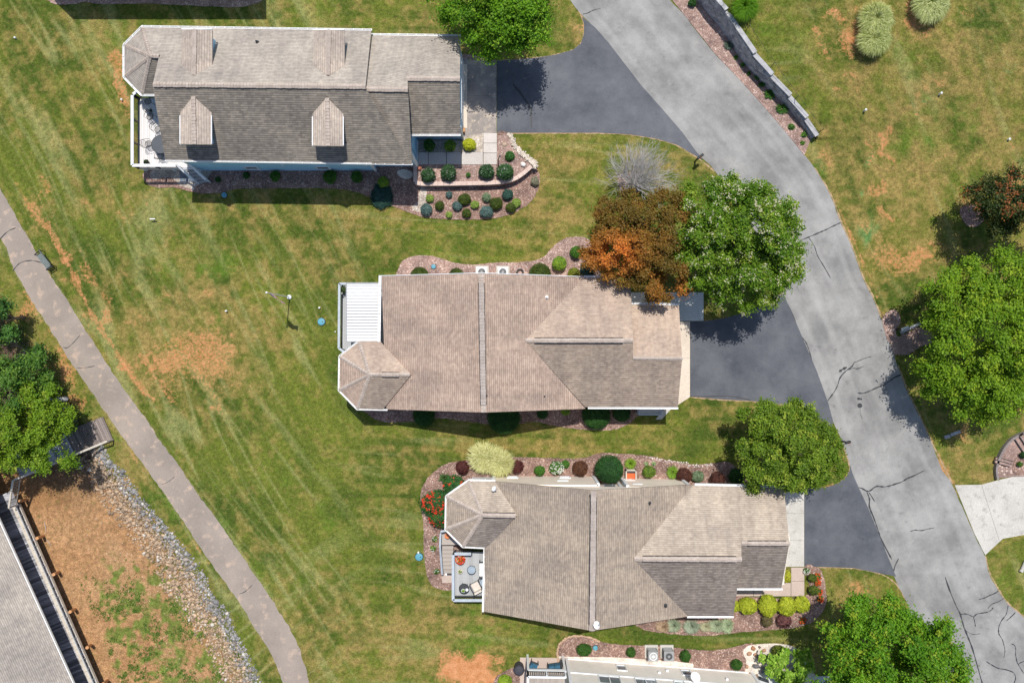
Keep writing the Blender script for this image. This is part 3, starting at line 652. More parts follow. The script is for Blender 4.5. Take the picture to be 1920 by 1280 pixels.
BEDS = [
 ('mulch_bed', 'mulch', [(272, 322), (276, 345), (300, 352), (330, 352), (370, 362), (415, 361), (445, 354), (520, 353), (600, 353), (650, 356), (690, 368), (712, 378), (740, 388), (775, 401), (800, 408), (860, 412), (930, 409), (975, 393), (1000, 372), (1012, 342), (1008, 318), (985, 291), (966, 270), (955, 251), (932, 251), (932, 305), (770, 305), (700, 300), (500, 300), (330, 300)]),
 ('mulch_bed', 'mulch_pink', [(740, 540), (747, 505), (757, 488), (782, 479), (815, 481), (850, 492), (885, 496), (930, 492), (980, 491), (1015, 484), (1040, 460), (1062, 446), (1088, 444), (1106, 452), (1112, 480), (1130, 560), (1000, 560), (800, 560)]),
 ('mulch_bed', 'mulch', [(668, 750), (690, 776), (705, 786), (730, 791), (790, 789), (830, 784), (880, 790), (930, 797), (968, 796), (990, 791), (1010, 791), (1040, 798), (1080, 804), (1140, 806), (1170, 799), (1192, 782), (1200, 755), (900, 745)]),
 ('mulch_bed', 'mulch', [(812, 1098), (796, 1050), (794, 985), (788, 935), (796, 905), (815, 883), (840, 868), (880, 862), (935, 856), (1000, 857), (1060, 859), (1095, 858), (1125, 849), (1165, 850), (1220, 855), (1265, 864), (1300, 870), (1335, 868), (1365, 866), (1383, 880), (1400, 915), (1300, 925), (1000, 925), (900, 940), (870, 1020), (860, 1098)]),
 ('mulch_bed', 'mulch', [(1180, 1150), (1200, 1176), (1230, 1184), (1290, 1190), (1340, 1190), (1400, 1183), (1450, 1180), (1500, 1174), (1532, 1158), (1548, 1130), (1547, 1095), (1540, 1070), (1530, 1062), (1509, 1062), (1509, 1117), (1380, 1117), (1300, 1120)]),
 ('mulch_bed', 'mulch', [(1046, 1240), (1044, 1222), (1050, 1203), (1072, 1191), (1100, 1192), (1125, 1202), (1160, 1207), (1200, 1209), (1240, 1209), (1290, 1216), (1340, 1218), (1385, 1210), (1400, 1206), (1420, 1215), (1430, 1290), (1200, 1290), (1060, 1290)]),
 ('mulch_bed', 'mulch', [(925, 1300), (928, 1272), (945, 1258), (965, 1250), (990, 1252), (990, 1300)]),
 ('mulch_bed', 'mulch_pink', [(86, -30), (90, -2), (105, 9), (140, 8), (160, 4), (190, 8), (300, 8), (430, 14), (470, 10), (495, -2), (510, -30)]),
 ('mulch_strip', 'mulch_pink', [(1256, -4), (1230, -70), (1300, -90), (1322, -5), (1352, 52), (1385, 98), (1413, 134), (1448, 168), (1490, 214), (1522, 258), (1515, 275), (1508, 292), (1502, 283), (1458, 230), (1392, 155), (1340, 101), (1282, 28)]),
 ('mulch_patch', 'mulch_pink', [(1654, 600), (1660, 588), (1676, 580), (1686, 590), (1688, 605), (1680, 618), (1680, 635), (1667, 642), (1660, 625)]),
 ('tree_ring', 'mulch', [(1158, 342), (1162, 328), (1176, 323), (1196, 327), (1204, 340), (1200, 356), (1184, 363), (1166, 358)]),
 ('tree_ring', 'mulch', [(1800, 400), (1803, 388), (1818, 384), (1840, 386), (1845, 410), (1832, 424), (1812, 422)]),
 ('flower_bed', 'mulch_pink', [(858, 102), (880, 103), (905, 108), (931, 113), (931, 116), (905, 115), (862, 108)]),
]
for nm, mt, pl in BEDS:
    sm = nm not in ('mulch_strip', 'flower_bed'); pp = smooth_poly(pl, True, 5) if sm else pl
    pp = [(x + random.uniform(-.7, .7), y + random.uniform(-.7, .7)) for x, y in (smooth_poly(pp, True, 2) if sm else pp)]
    mb = MB(); mb.prism([G(x, y, 0) + Vector((0, 0, .034)) for x, y in pp], -.08)
    mb.build(nm, M[mt], kind='structure')
sheet('pebble_bed', [(785, 258), (866, 258), (906, 250), (906, 286), (785, 286)], .045, M['pebble'])
sheet('gravel_bed', [(286, 321), (283, 333), (291, 337), (310, 333), (326, 336), (336, 346), (355, 353), (378, 345), (390, 333), (393, 318), (340, 312)], .045, M['pebble'], True)
sheet('gravel_bed', [(1043, 1228), (1060, 1230), (1150, 1231), (1240, 1237), (1262, 1238), (1300, 1243), (1300, 1252), (1060, 1242)], .045, M['pebble_white'])
sheet('gravel_bed', [(1397, 1275), (1399, 1240), (1393, 1222), (1402, 1210), (1430, 1206), (1465, 1206), (1490, 1213), (1510, 1232), (1523, 1256), (1530, 1290), (1420, 1300)], .05, M['pebble_white'], True)
sheet('gravel_patch', [(786, 362), (792, 350), (800, 360), (797, 385), (792, 398), (778, 396), (772, 388), (784, 378)], .042, M['pebble'], True)
sheet('gravel_patch', [(745, 322), (756, 318), (772, 322), (773, 332), (760, 336), (748, 330)], .042, M['pebble_white'], True)
# ---------------- houses ----------------
M['sh1'] = shingle_mat('grey brown shingles', (0.374, 0.342, 0.306), (0.457, 0.417, 0.370), (0.220, 0.202, 0.184))
M['sh1d'] = shingle_mat('shade toned grey shingles', (0.201, 0.183, 0.161), (0.306, 0.276, 0.239), (0.078, 0.071, 0.062))  # darker copy for slopes facing away from the sun; shade put into the colour
M['sh1t'] = shingle_mat('tan dormer shingles', (0.432, 0.372, 0.318), (0.540, 0.468, 0.408), (0.288, 0.252, 0.222), row=.165)
M['sh2'] = shingle_mat('pinkish tan shingles', (0.401, 0.305, 0.249), (0.501, 0.392, 0.322), (0.219, 0.169, 0.137))
M['sh2b'] = shingle_mat('pale pinkish tan shingles', (0.458, 0.361, 0.291), (0.545, 0.441, 0.359), (0.268, 0.210, 0.173))  # paler copy for sun-facing slopes; their brightness is put into the colour
M['sh2d'] = shingle_mat('shade toned tan shingles', (0.310, 0.251, 0.204), (0.416, 0.343, 0.281), (0.134, 0.109, 0.091))  # shaded-side copy of the tan shingles, darkened in its colour
M['sh3'] = shingle_mat('taupe shingles', (0.346, 0.290, 0.238), (0.446, 0.378, 0.307), (0.187, 0.158, 0.131))
M['sh3b'] = shingle_mat('pale taupe shingles', (0.421, 0.361, 0.297), (0.500, 0.436, 0.362), (0.294, 0.252, 0.212))  # lit-side copy of the taupe, lightened in colour for slopes toward the sun
M['sh3d'] = shingle_mat('shade toned taupe shingles', (0.228, 0.196, 0.173), (0.338, 0.297, 0.264), (0.104, 0.090, 0.079))  # taupe with the shade of the far-from-sun slopes mixed into its colour
M['cap_tan'] = speckled('tan ridge shingles', (.40, .335, .285), (.50, .425, .37), (.36, .30, .26), 2.2, 14, bmp=.2)
M['cap_mid'] = speckled('taupe ridge shingles', (.33, .28, .25), (.43, .37, .335), None, 2.2, 14, bmp=.2)
M['vent_shade'] = plain('dark vent shadow line', (.05, .045, .045), .9)

def P3(p): return G(p[0], p[1], p[2])
def newell(pts):
    n = Vector((0, 0, 0))
    for i in range(len(pts)):
        a, b = pts[i], pts[(i + 1) % len(pts)]
        n.x += (a.y - b.y) * (a.z + b.z); n.y += (a.z - b.z) * (a.x + b.x); n.z += (a.x - b.x) * (a.y + b.y)
    n.normalize(); return n if n.z > 0 else -n
def facet(parent, px, mat, th=.16, name='roof_slope', edge='white', udir=None):
    pts = [P3(p) for p in px]; n = newell(pts)
    V = Vector((0, 0, 1)) - n * n.z
    V = V.normalized() if V.length > 1e-4 else Vector((0, 1, 0)); U = V.cross(n).normalized()
    mb = MB(); mb.prism(pts, -th)
    return mb.build(name, [M[mat], M[edge]], parent, uvplane=(pts[0], U, V))
def ridge(parent, a, b, wd=.32, mat='cap_tan', vent=False, lift=.03, name='ridge_cap'):
    """overlapping cap shingles laid along a ridge or hip"""
    A = P3(a); B = P3(b); d = B - A; L = d.length; d.normalize(); s_ = d.cross(Vector((0, 0, 1))).normalized(); up = s_.cross(d).normalized()
    n = max(1, int(L / .21)); mb = MB(); st = L / n
    for i in range(n):
        p = A + d * (i * st); q = A + d * ((i + 1.12) * st); h0 = lift; h1 = lift + .035; j = random.uniform(-.012, .012)
        dr = .045 if not vent else .02
        vs = [p - s_ * (wd / 2 + j) + up * (h0 - dr), p + up * (h0 + .03), p + s_ * (wd / 2 + j) + up * (h0 - dr),
              q - s_ * (wd / 2 + j) + up * (h1 - dr), q + up * (h1 + .03), q + s_ * (wd / 2 + j) + up * (h1 - dr)]
        vs2 = [v - up * .06 for v in vs]
        mb.add(vs + vs2, [(0, 1, 4, 3), (1, 2, 5, 4), (3, 4, 10, 9), (4, 5, 11, 10), (0, 3, 9, 6), (5, 2, 8, 11), (1, 0, 6, 7), (2, 1, 7, 8), (6, 9, 10, 7), (7, 10, 11, 8)])
    o = mb.build(name, M[mat], parent)
    if vent:  # dark bars along both vent edges paint in their shadow lines
        m2 = MB()
        for sd in (-1, 1): m2.bar(A + s_ * sd * (wd / 2 + .025) + up * .02, B + s_ * sd * (wd / 2 + .025) + up * .02, .05, .06)
        m2.build('vent_shade_line', M['vent_shade'], o)
    return o
def gutter(parent, pts, wd=.09, name='gutter'):
    mb = MB(); Q = [P3(p) for p in pts]; c = Vector((0, 0, 0))
    for a, b in zip(Q[:-1], Q[1:]):
        d = (b - a).normalized(); s_ = Vector((d.y, -d.x, 0))
        off = s_ * (wd / 2 + .01)
        # open trough: bottom and two lips
        mb.bar(a + off + Vector((0, 0, -.1)), b + off + Vector((0, 0, -.1)), wd, .02)
        mb.bar(a + off * 1.9 + Vector((0, 0, -.05)), b + off * 1.9 + Vector((0, 0, -.05)), .025, .12)
        mb.bar(a + off * .1 + Vector((0, 0, -.05)), b + off * .1 + Vector((0, 0, -.05)), .03, .12)
        n = max(1, int((b - a).length / .62))
        for i in range(n + 1): mb.box(a + (b - a) * (i / n) + off + Vector((0, 0, .012)), (.045 if abs(d.x) > .5 else wd + .03, wd + .03 if abs(d.x) > .5 else .045, .02))
    return mb.build(name, M['white_metal'], parent)
def wall(parent, foot, z0, z1, mat, name='wall'):
    mb = MB(); mb.prism([G(x, y, 0) + Vector((0, 0, z1)) for x, y in foot], -(z1 - z0)); return mb.build(name, M[mat], parent)
def gable(parent, a, b, apex, mat, base, th=.15, inward=(0, 0)):
    """vertical triangular wall: a,b,apex given as ground px + height"""
    A, B, C_ = [Vector(((p[0] - 960) * S, (640 - p[1]) * S, p[2])) for p in (a, b, apex)]
    o = Vector((inward[0], inward[1], 0)) * th; mb = MB(); bot = [A.copy(), B.copy()]; bot[0].z = base; bot[1].z = base
    vs = [bot[0], bot[1], B, C_, A]; vs = vs + [v + o for v in vs]
    mb.add(vs, [(0, 1, 2, 3, 4), (9, 8, 7, 6, 5), (0, 5, 6, 1), (1, 6, 7, 2), (2, 7, 8, 3), (3, 8, 9, 4), (4, 9, 5, 0)])
    return mb.build('gable_wall', M[mat], parent)
def window(parent, c, wd, ht, nrm, frame=.09, mullion=0, depth=.06, glassmat='glass', name='window'):
    """frame ring proud of the wall and a pane set back; c = world centre on the wall surface"""
    n = Vector(nrm).normalized(); u = Vector((-n.y, n.x, 0)); z = Vector((0, 0, 1)); c = Vector(c); mb = MB()
    o = n * depth / 2
    for sg in (-1, 1):
        mb.bar(c + o + u * sg * (wd / 2 - frame / 2) - z * ht / 2, c + o + u * sg * (wd / 2 - frame / 2) + z * ht / 2, depth if abs(n.y) > .5 else frame, frame if abs(n.y) > .5 else depth)
        mb.bar(c + o - u * (wd / 2 - frame) + z * sg * (ht / 2 - frame / 2), c + o + u * (wd / 2 - frame) + z * sg * (ht / 2 - frame / 2), depth + .01, frame)
    for k in range(mullion):
        x = -wd / 2 + wd * (k + 1) / (mullion + 1); mb.bar(c + o + u * x - z * (ht / 2 - frame), c + o + u * x + z * (ht / 2 - frame), .06, .06)
    f = mb.build(name, M['white'], parent)
    m2 = MB(); q = c + n * .015; a = u * (wd / 2 - frame); b = z * (ht / 2 - frame)
    vs = [q - a - b, q + a - b, q + a + b, q - a + b]; vs += [v - n * .04 for v in vs]
    m2.add(vs, [(3, 2, 1, 0), (4, 5, 6, 7), (0, 1, 5, 4), (1, 2, 6, 5), (2, 3, 7, 6), (3, 0, 4, 7)]); m2.build('pane', M[glassmat], f)
    return f
def GW(x, y, z): return Vector(((x - 960) * S, (640 - y) * S, z))     # ground pixel + height
def pipe(parent, p, h=.35, r=.05, mat='dark_grey', name='roof_vent'):
    c = P3(p); mb = MB(); mb.lathe((c.x, c.y, c.z - .1), [(.14, 0), (.13, .06), (r, .14), (r, h), (r * .7, h + .01)], 12)
    return mb.build(name, M[mat], parent)

# ===== house 1 : long blue house =====
def loc_of(x, y): return tuple(G(x, y, 0))
h1 = thing('house', 'long blue sided house with grey roof, four small dormers and a west deck', 'house', loc_of(560, 220))
facet(h1, [(267, 51, 4.0), (696, 58, 4.0), (685, 164, 6.9), (286, 160, 6.9), (298, 107, 5.45), (281, 105, 5.4)], 'sh1')
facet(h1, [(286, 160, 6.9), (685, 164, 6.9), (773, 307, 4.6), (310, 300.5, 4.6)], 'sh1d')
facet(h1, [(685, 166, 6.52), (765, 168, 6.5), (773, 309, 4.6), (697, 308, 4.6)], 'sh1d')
facet(h1, [(697, 66, 3.5), (864, 68, 3.5), (862, 149, 5.6), (764, 149, 5.6), (765, 168, 6.48), (684, 166, 6.5)], 'sh1')
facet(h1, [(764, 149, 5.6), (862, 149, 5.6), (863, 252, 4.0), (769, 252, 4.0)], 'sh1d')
for q in ([(267, 51, 4.0), (233, 85, 4.0), (281, 105, 5.4)], [(233, 85, 4.0), (233, 144, 4.0), (281, 105, 5.4)], [(233, 144, 4.0), (265, 177, 4.0), (281, 105, 5.4)]): facet(h1, q, 'sh1')
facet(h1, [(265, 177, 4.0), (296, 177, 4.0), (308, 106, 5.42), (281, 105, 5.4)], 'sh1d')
ridge(h1, (287, 158.5, 6.95), (685, 162.5, 6.95)); ridge(h1, (684, 167, 6.56), (764, 168, 6.56)); ridge(h1, (763, 147, 5.66), (862, 148, 5.66))
for a in ((266, 52, 4.0), (234, 85, 4.0), (234, 143, 4.0), (266, 176, 4.0)): ridge(h1, a, (281, 105, 5.42), .27, name='hip_cap')
ridge(h1, (281, 105, 5.42), (298, 105.5, 5.5), .27, name='hip_cap')
gutter(h1, [(267, 51, 4.0), (697, 57.5, 4.0)][::-1]); gutter(h1, [(697, 66, 3.5), (864, 68, 3.5)][::-1]); gutter(h1, [(310, 300.5, 4.6), (773, 307, 4.6)], .06); gutter(h1, [(769, 252, 4.0), (863, 252, 4.0)])
gutter(h1, [(267, 51, 4.0), (233, 85, 4.0), (233, 144, 4.0), (265, 177, 4.0), (289, 177, 4.0)], .1)
wall(h1, [(378, 110), (710, 110), (710, 300), (378, 300)], 0, 3.7, 'blue_siding')
wall(h1, [(708, 118), (783, 118), (783, 300), (708, 300)], 0, 3.2, 'blue_siding')
wall(h1, [(378, 298), (783, 298), (783, 312), (705, 312), (705, 320), (378, 320)], 0, 4.6, 'blue_siding')
wall(h1, [(783, 116), (868, 116), (868, 240), (783, 240)], 0, 3.3, 'blue_siding')
wall(h1, [(783, 238), (868, 238), (868, 262), (783, 262)], 0, 3.93, 'blue_siding')
wall(h1, [(378, 110), (320, 108), (297, 131), (297, 176), (320, 201), (378, 201)], 0, 3.95, 'blue_siding')
gable(h1, (380, 114, 3.8), (380, 318, 4.5), (380, 218, 6.4), 'blue_siding', 4.4, inward=(1, 0)); gable(h1, (779, 140, 3.4), (779, 308, 4.4), (779, 225, 5.4), 'blue_siding', 4.3, inward=(-1, 0))
gable(h1, (862, 118, 3.2), (862, 258, 3.85), (862, 190, 5.2), 'blue_siding', 3.2, inward=(-1, 0))
# corner boards and porch post
for x, y in ((705.5, 320.5), (378, 320.5), (868.5, 262.5)):
    mb = MB(); mb.box(GW(x, y, 2.2 if x < 800 else 1.75), (.14, .14, 4.3 if x < 800 else 3.4)); mb.build('corner_board', M['white'], h1)
mb = MB(); mb.box(GW(785, 315, 2.2), (.18, .18, 4.4)); mb.build('porch_post', M['white'], h1)
for x in (481, 612): window(h1, GW(x, 320, .98), 1.05, .95, (0, -1, 0), .12)
for x in (544, 695): 
    mb = MB(); mb.box(GW(x, 320.6, 1.85), (.2, .12, .2)); mb.build('wall_vent', M['white'], h1)
# south dormers
def dormer(hx, ax, xs, ys, he, hr, face_y, mt='sh1t', dark=False):
    """ax=(apex x,y) shoulders xs=(left,right) ys shoulder y; face at face_y"""
    sx = 1 if face_y > ax[1] else -1
    L = [(ax[0], ax[1], hr), (xs[0], ys, he), (xs[0], face_y, he), (ax[0] + 2, face_y + 1 * sx, hr)]
    R = [(ax[0], ax[1], hr), (xs[1], ys + 1, he), (xs[1], face_y + 1, he), (ax[0] + 2, face_y + 1 * sx, hr)]
    fy = G(0, face_y, he).y; gy = 640 - fy / S - sx * 7        # face wall, set back under the overhang
    x0 = 960 + G(xs[0], 0, he).x / S + 6; x1 = 960 + G(xs[1], 0, he).x / S - 6; yb = 640 - G(0, ys, he).y / S + sx * 2; xm = (x0 + x1) / 2
    mb = MB(); A = [GW(x0, gy, he), GW(x1, gy, he), GW(xm, gy, hr - .15)]
    pts = [GW(x0, gy, he - 1.3), GW(x1, gy, he - 1.3), GW(x1, gy, he), GW(xm, gy, hr - .12), GW(x0, gy, he)]
    back = [p + Vector((0, (GW(0, yb, 0).y - GW(0, gy, 0).y), 0)) for p in pts]
    f = [(0, 1, 2, 3, 4), (9, 8, 7, 6, 5), (0, 5, 6, 1), (1, 6, 7, 2), (2, 7, 8, 3), (3, 8, 9, 4), (4, 9, 5, 0)]
    mb.add(pts + back, f if sx > 0 else [q[::-1] for q in f]); d = mb.build('dormer', M['blue_siding'], hx)
    facet(d, L, mt, .12); facet(d, R, mt, .12)
    ridge(d, (ax[0], ax[1] + sx * 1, hr + .02), (ax[0] + 2, face_y, hr + .02), .28)
    window(d, GW(xm, gy, he - .55) + Vector((0, -sx * .0, 0)), 1.1, .95, (0, -sx, 0), .12)
    mb = MB()
    for x in ((xs[0], xs[1]) if sx > 0 else ()): mb.bar(G(x, ys + sx * 6, he - .03), G(x, face_y, he - .03), .05, .12)
    mb.bar(G(xs[0], face_y + sx * .6, he - .08), G(xs[1], face_y + sx * .6, he - .08), .06, .14)
    mb.build('trim', M['white'], d)
dormer(h1, (362, 180), (338, 397), 211, 6.1, 6.62, 270); dormer(h1, (613, 183), (586, 644), 213, 6.1, 6.62, 273)
dormer(h1, (363, 142), (341, 398), 122, 5.85, 6.38, 56, 'sh1t'); dormer(h1, (615, 142), (588, 646), 123, 5.85, 6.38, 57, 'sh1t')
pipe(h1, (482, 79, 4.7)); pipe(h1, (649, 267, 5.2)); 
# front garage door, recessed under the eave
mb = MB(); mb.box(GW(868.8, 181, 1.15), (.06, 4.7, 2.3)); gd = mb.build('garage_door', M['white'], h1)

# ===== house 2 : tan house, patio cover =====
h2 = thing('house', 'tan roofed house in the middle with a white ribbed patio cover on its west side', 'house', loc_of(950, 640))
facet(h2, [(715, 518, 3.4), (903, 513, 6.0), (908, 773, 6.0), (725, 767, 3.4)], 'sh2')
facet(h2, [(903, 513, 6.0), (1096, 520, 3.4), (985, 638, 4.95), (1098, 766, 3.4), (908, 773, 6.0)], 'sh2')
facet(h2, [(985, 638, 4.95), (1094, 520, 3.41), (1182, 520, 3.4), (1187, 638, 4.95)], 'sh2b')
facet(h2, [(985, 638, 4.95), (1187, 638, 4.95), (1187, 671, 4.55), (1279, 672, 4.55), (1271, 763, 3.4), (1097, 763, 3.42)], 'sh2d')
facet(h2, [(1184, 571, 3.3), (1273, 573, 3.3), (1279, 672, 4.55), (1187, 671, 4.55)], 'sh2b')
O2 = [(713, 640, 3.4), (673, 640, 3.4), (637, 668, 3.4), (636, 731, 3.4), (670, 766, 3.4), (724, 767, 3.45)]
facet(h2, [O2[0], O2[1], (693, 702, 4.2), (771, 702, 4.24)], 'sh2b'); facet(h2, [O2[1], O2[2], (693, 702, 4.2)], 'sh2b'); facet(h2, [O2[2], O2[3], (693, 702, 4.2)], 'sh2')
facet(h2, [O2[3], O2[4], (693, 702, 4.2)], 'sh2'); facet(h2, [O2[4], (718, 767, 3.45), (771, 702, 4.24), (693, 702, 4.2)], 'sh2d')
ridge(h2, (902, 514, 6.02), (907, 772, 6.02), .34, 'cap_tan'); ridge(h2, (902.5, 530, 6.06), (906.5, 758, 6.06), .34, 'cap_mid', True, .06, 'ridge_vent')
ridge(h2, (985, 638, 4.98), (1186, 638, 4.98), .3, 'cap_tan'); ridge(h2, (1002, 638, 5.02), (1168, 638, 5.02), .3, 'cap_tan', True, .06, 'ridge_vent')
ridge(h2, (1187, 671, 4.58), (1279, 672, 4.58), .25, 'cap_tan')
for p in O2[1:5]: ridge(h2, p, (693, 702, 4.22), .26, 'cap_tan', name='hip_cap')
ridge(h2, (693, 702, 4.22), (768, 702, 4.26), .26, 'cap_tan'); ridge(h2, (716, 702, 4.27), (748, 702, 4.28), .26, 'cap_tan', True, .06, 'ridge_vent')
gutter(h2, [(715, 517, 3.4), (713, 640, 3.4)], .16); gutter(h2, [O2[1], O2[2], O2[3], O2[4], (726, 767, 3.4)], .07)
gutter(h2, [(1182, 519.5, 3.4), (1096, 519.5, 3.4)]); gutter(h2, [(1273, 572, 3.3), (1184, 570, 3.3)]); gutter(h2, [(1103, 763, 3.4), (1271, 763.5, 3.4)], .1)
facia = MB()
for a, b in (((715, 517.6, 3.38), (903, 512.4, 5.98)), ((903, 512.4, 5.98), (1096, 519.4, 3.38))): facia.bar(P3(a) + Vector((0, .03, -.08)), P3(b) + Vector((0, .03, -.08)), .04, .2)
facia.build('rake_board', M['white'], h2)
wall(h2, [(742, 536), (1085, 536), (1085, 545), (1162, 545), (1162, 585), (1250, 585), (1250, 752), (1090, 752), (1090, 746), (742, 746)], 0, 3.32, 'cream_siding')
wall(h2, [(742, 649), (694, 649), (666, 672), (666, 724), (690, 752), (742, 752)], 0, 3.32, 'cream_siding')
gable(h2, (750, 538, 3.3), (1080, 538, 3.3), (907, 538, 5.75), 'cream_siding', 3.2, inward=(0, -1)); gable(h2, (750, 744, 3.3), (1080, 744, 3.3), (907, 744, 5.75), 'cream_siding', 3.2, inward=(0, 1))
gable(h2, (1160, 548, 3.3), (1160, 748, 3.3), (1160, 640, 4.75), 'cream_siding', 3.2, inward=(-1, 0)); gable(h2, (1246, 588, 3.2), (1246, 750, 3.3), (1246, 670, 4.4), 'cream_siding', 3.1, inward=(-1, 0))
mb = MB(); mb.box(GW(1250.8, 668, 1.1), (.06, 4.7, 2.2)); mb.build('garage_door', M['white'], h2)
for x in (800, 880, 985, 1045): window(h2, GW(x, 746, 1.7), 1.0, 1.3, (0, -1, 0))
for x in (1120, 1180): window(h2, GW(x, 752, 1.7), .9, 1.2, (0, -1, 0))
pipe(h2, (1025, 557, 4.45), .3, .06, 'white_metal'); pipe(h2, (1021, 742, 4.4)); pipe(h2, (910, 742, 6.0), .15, .03)
# ribbed metal patio cover
x0, x1, y0, y1 = 650, 713, 531, 640; n = 19
pc = MB(); pc.prism([G(x0, y0, 2.86), G(x1, y0, 2.98), G(x1, y1, 2.98), G(x0, y1, 2.86)], -.04)
pc.bar(G(x0, y0, 2.85), G(x0, y1, 2.85), .08, .16); pc.bar(G(x0, y0, 2.88), G(x1, y0, 3.0), .08, .16); pc.bar(G(x0, y1, 2.86), G(x1, y1, 2.98), .08, .16)
pco = pc.build('patio_cover', M['grey'], h2)
for i in range(n):   # ribbed sheets: a flat pan with a raised lap
    ya = y0 + (y1 - y0) * (i + .13) / n; yb = y0 + (y1 - y0) * (i + .87) / n; ym = ya * .5 + yb * .5
    mb = MB(); mb.prism([G(x0, ya, 2.92), G(x1, ya, 3.04), G(x1, yb, 3.04), G(x0, yb, 2.92)], -.045); mb.build('ribbed_panel', M['white_metal'], pco)
for y in (534, 585, 637):
    mb = MB(); mb.box(GW(672, 640 - (640 - y) * .947, 1.9), (.1, .1, 1.8)); mb.build('cover_post', M['white_metal'], h2)
# side stoop with its pale rail
mb = MB(); c = GW(1216, 760, .45); mb.box(c, (1.7, 1.1, .9)); mb.build('side_stoop', M['conc_blue'], h2)
mb = MB()
a = G(1198, 763, 1.6); b = G(1199, 777, 1.6); cc = G(1240, 777, 1.6); d = G(1240, 766, 1.6)
for p, q in ((a, b), (b, cc), (cc, d)):
    mb.bar(p, q, .1, .08); mb.bar(p - Vector((0, 0, .7)), q - Vector((0, 0, .7)), .06, .05); m_ = max(2, int((q - p).length / .16))
    for i in range(m_): e = p + (q - p) * (i / m_); mb.box(e - Vector((0, 0, .36)), (.035, .035, .7))
for p in (b, cc): mb.box(p - Vector((0, 0, .75)), (.11, .11, 1.6))
mb.build('stoop_rail', M['rail_grey'], h2)
mb = MB(); mb.prism([GW(1248, 762, .06), GW(1262, 762, .06), GW(1240, 786, .06), GW(1229, 786, .06)], -.06); mb.build('side_step', M['conc'], h2)

# ===== house 3 : taupe house, lower =====
h3 = thing('house', 'taupe roofed house below the middle with cream siding and a small grey corner deck', 'house', loc_of(1100, 1000))
facet(h3, [(925, 902, 3.4), (1113, 919, 6.6), (1110, 1182, 6.6), (908, 1146, 3.4), (908, 1026, 3.4)], 'sh3')
facet(h3, [(1113, 919, 6.6), (1300, 908, 3.4), (1188, 1047, 5.35), (1290, 1155, 3.4), (1110, 1182, 6.6)], 'sh3')
facet(h3, [(1188, 1047, 5.35), (1298, 910, 3.42), (1470, 914, 3.4), (1480, 1018, 4.95), (1390, 1018, 4.95), (1390, 1048, 5.35)], 'sh3b')
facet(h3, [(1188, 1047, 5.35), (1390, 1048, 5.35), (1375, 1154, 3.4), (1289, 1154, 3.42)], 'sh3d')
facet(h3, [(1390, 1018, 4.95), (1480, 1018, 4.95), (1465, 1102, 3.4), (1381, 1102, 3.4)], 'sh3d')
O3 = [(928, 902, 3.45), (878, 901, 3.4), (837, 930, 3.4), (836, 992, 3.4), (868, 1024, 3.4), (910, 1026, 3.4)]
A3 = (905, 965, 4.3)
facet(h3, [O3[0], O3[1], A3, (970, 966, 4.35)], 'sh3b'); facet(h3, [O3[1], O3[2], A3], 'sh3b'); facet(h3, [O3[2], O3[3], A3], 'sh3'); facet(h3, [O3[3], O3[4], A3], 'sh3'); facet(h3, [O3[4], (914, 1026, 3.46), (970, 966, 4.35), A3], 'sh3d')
ridge(h3, (1113, 920, 6.62), (1110, 1181, 6.62), .36, 'cap_mid'); ridge(h3, (1113, 932, 6.67), (1110.5, 1170, 6.67), .36, 'cap_mid', True, .06, 'ridge_vent')
ridge(h3, (1189, 1047, 5.38), (1390, 1048, 5.38), .34, 'cap_tan'); ridge(h3, (1205, 1047, 5.42), (1380, 1048, 5.42), .34, 'cap_tan', True, .06, 'ridge_vent')
ridge(h3, (1390, 1018, 4.98), (1480, 1018, 4.98), .3, 'cap_tan'); ridge(h3, (1402, 1018, 5.02), (1474, 1018, 5.02), .3, 'cap_tan', True, .06, 'ridge_vent')
for p in O3[1:5]: ridge(h3, p, (905, 965, 4.33), .28, 'cap_tan', name='hip_cap')
ridge(h3, (905, 965, 4.33), (966, 966, 4.38), .3, 'cap_tan', True, .04, 'ridge_vent')
gutter(h3, [O3[1], O3[2], O3[3], O3[4], (910, 1026, 3.4)], .07); gutter(h3, [(928, 902, 3.4), (878, 901, 3.4)], .1); gutter(h3, [(910, 1026, 3.4), (907, 1146, 3.4)], .1)
gutter(h3, [(1472, 913.5, 3.4), (1303, 909.5, 3.4)], .12); gutter(h3, [(1381, 1102.5, 3.4), (1467, 1102.5, 3.4)], .1); gutter(h3, [(1289, 1154.5, 3.4), (1375, 1154.5, 3.4)], .1)
wall(h3, [(926, 892), (1112, 892.5), (1118, 905), (1158, 905), (1164, 896), (1276, 898), (1276, 925), (1440, 925), (1440, 1068), (1346, 1068), (1346, 1108), (926, 1108)], 0, 3.3, 'cream_siding')
wall(h3, [(926, 900), (890, 900), (860, 925), (860, 974), (886, 1000), (926, 1000)], 0, 3.3, 'cream_siding')
gable(h3, (928, 892.7, 3.25), (1272, 898.2, 3.25), (1094, 893.2, 6.3), 'cream_siding', 3.2, inward=(0, -1)); gable(h3, (930, 1106, 3.25), (1270, 1106, 3.25), (1094, 1106, 6.3), 'cream_siding', 3.2, inward=(0, 1))
gable(h3, (1345, 930, 3.3), (1345, 1106, 3.3), (1345, 1007, 5.0), 'cream_siding', 3.2, inward=(-1, 0)); gable(h3, (1438, 928, 3.3), (1438, 1066, 3.3), (1438, 984, 4.6), 'cream_siding', 3.2, inward=(-1, 0))
for x, yy in ((961, 892.2), (1058, 892.4), (1176, 897)): window(h3, GW(x, yy, .62), .85, .62, (0, 1, 0))
window(h3, GW(1138, 905, 1.3), .95, 1.0, (0, 1, 0))
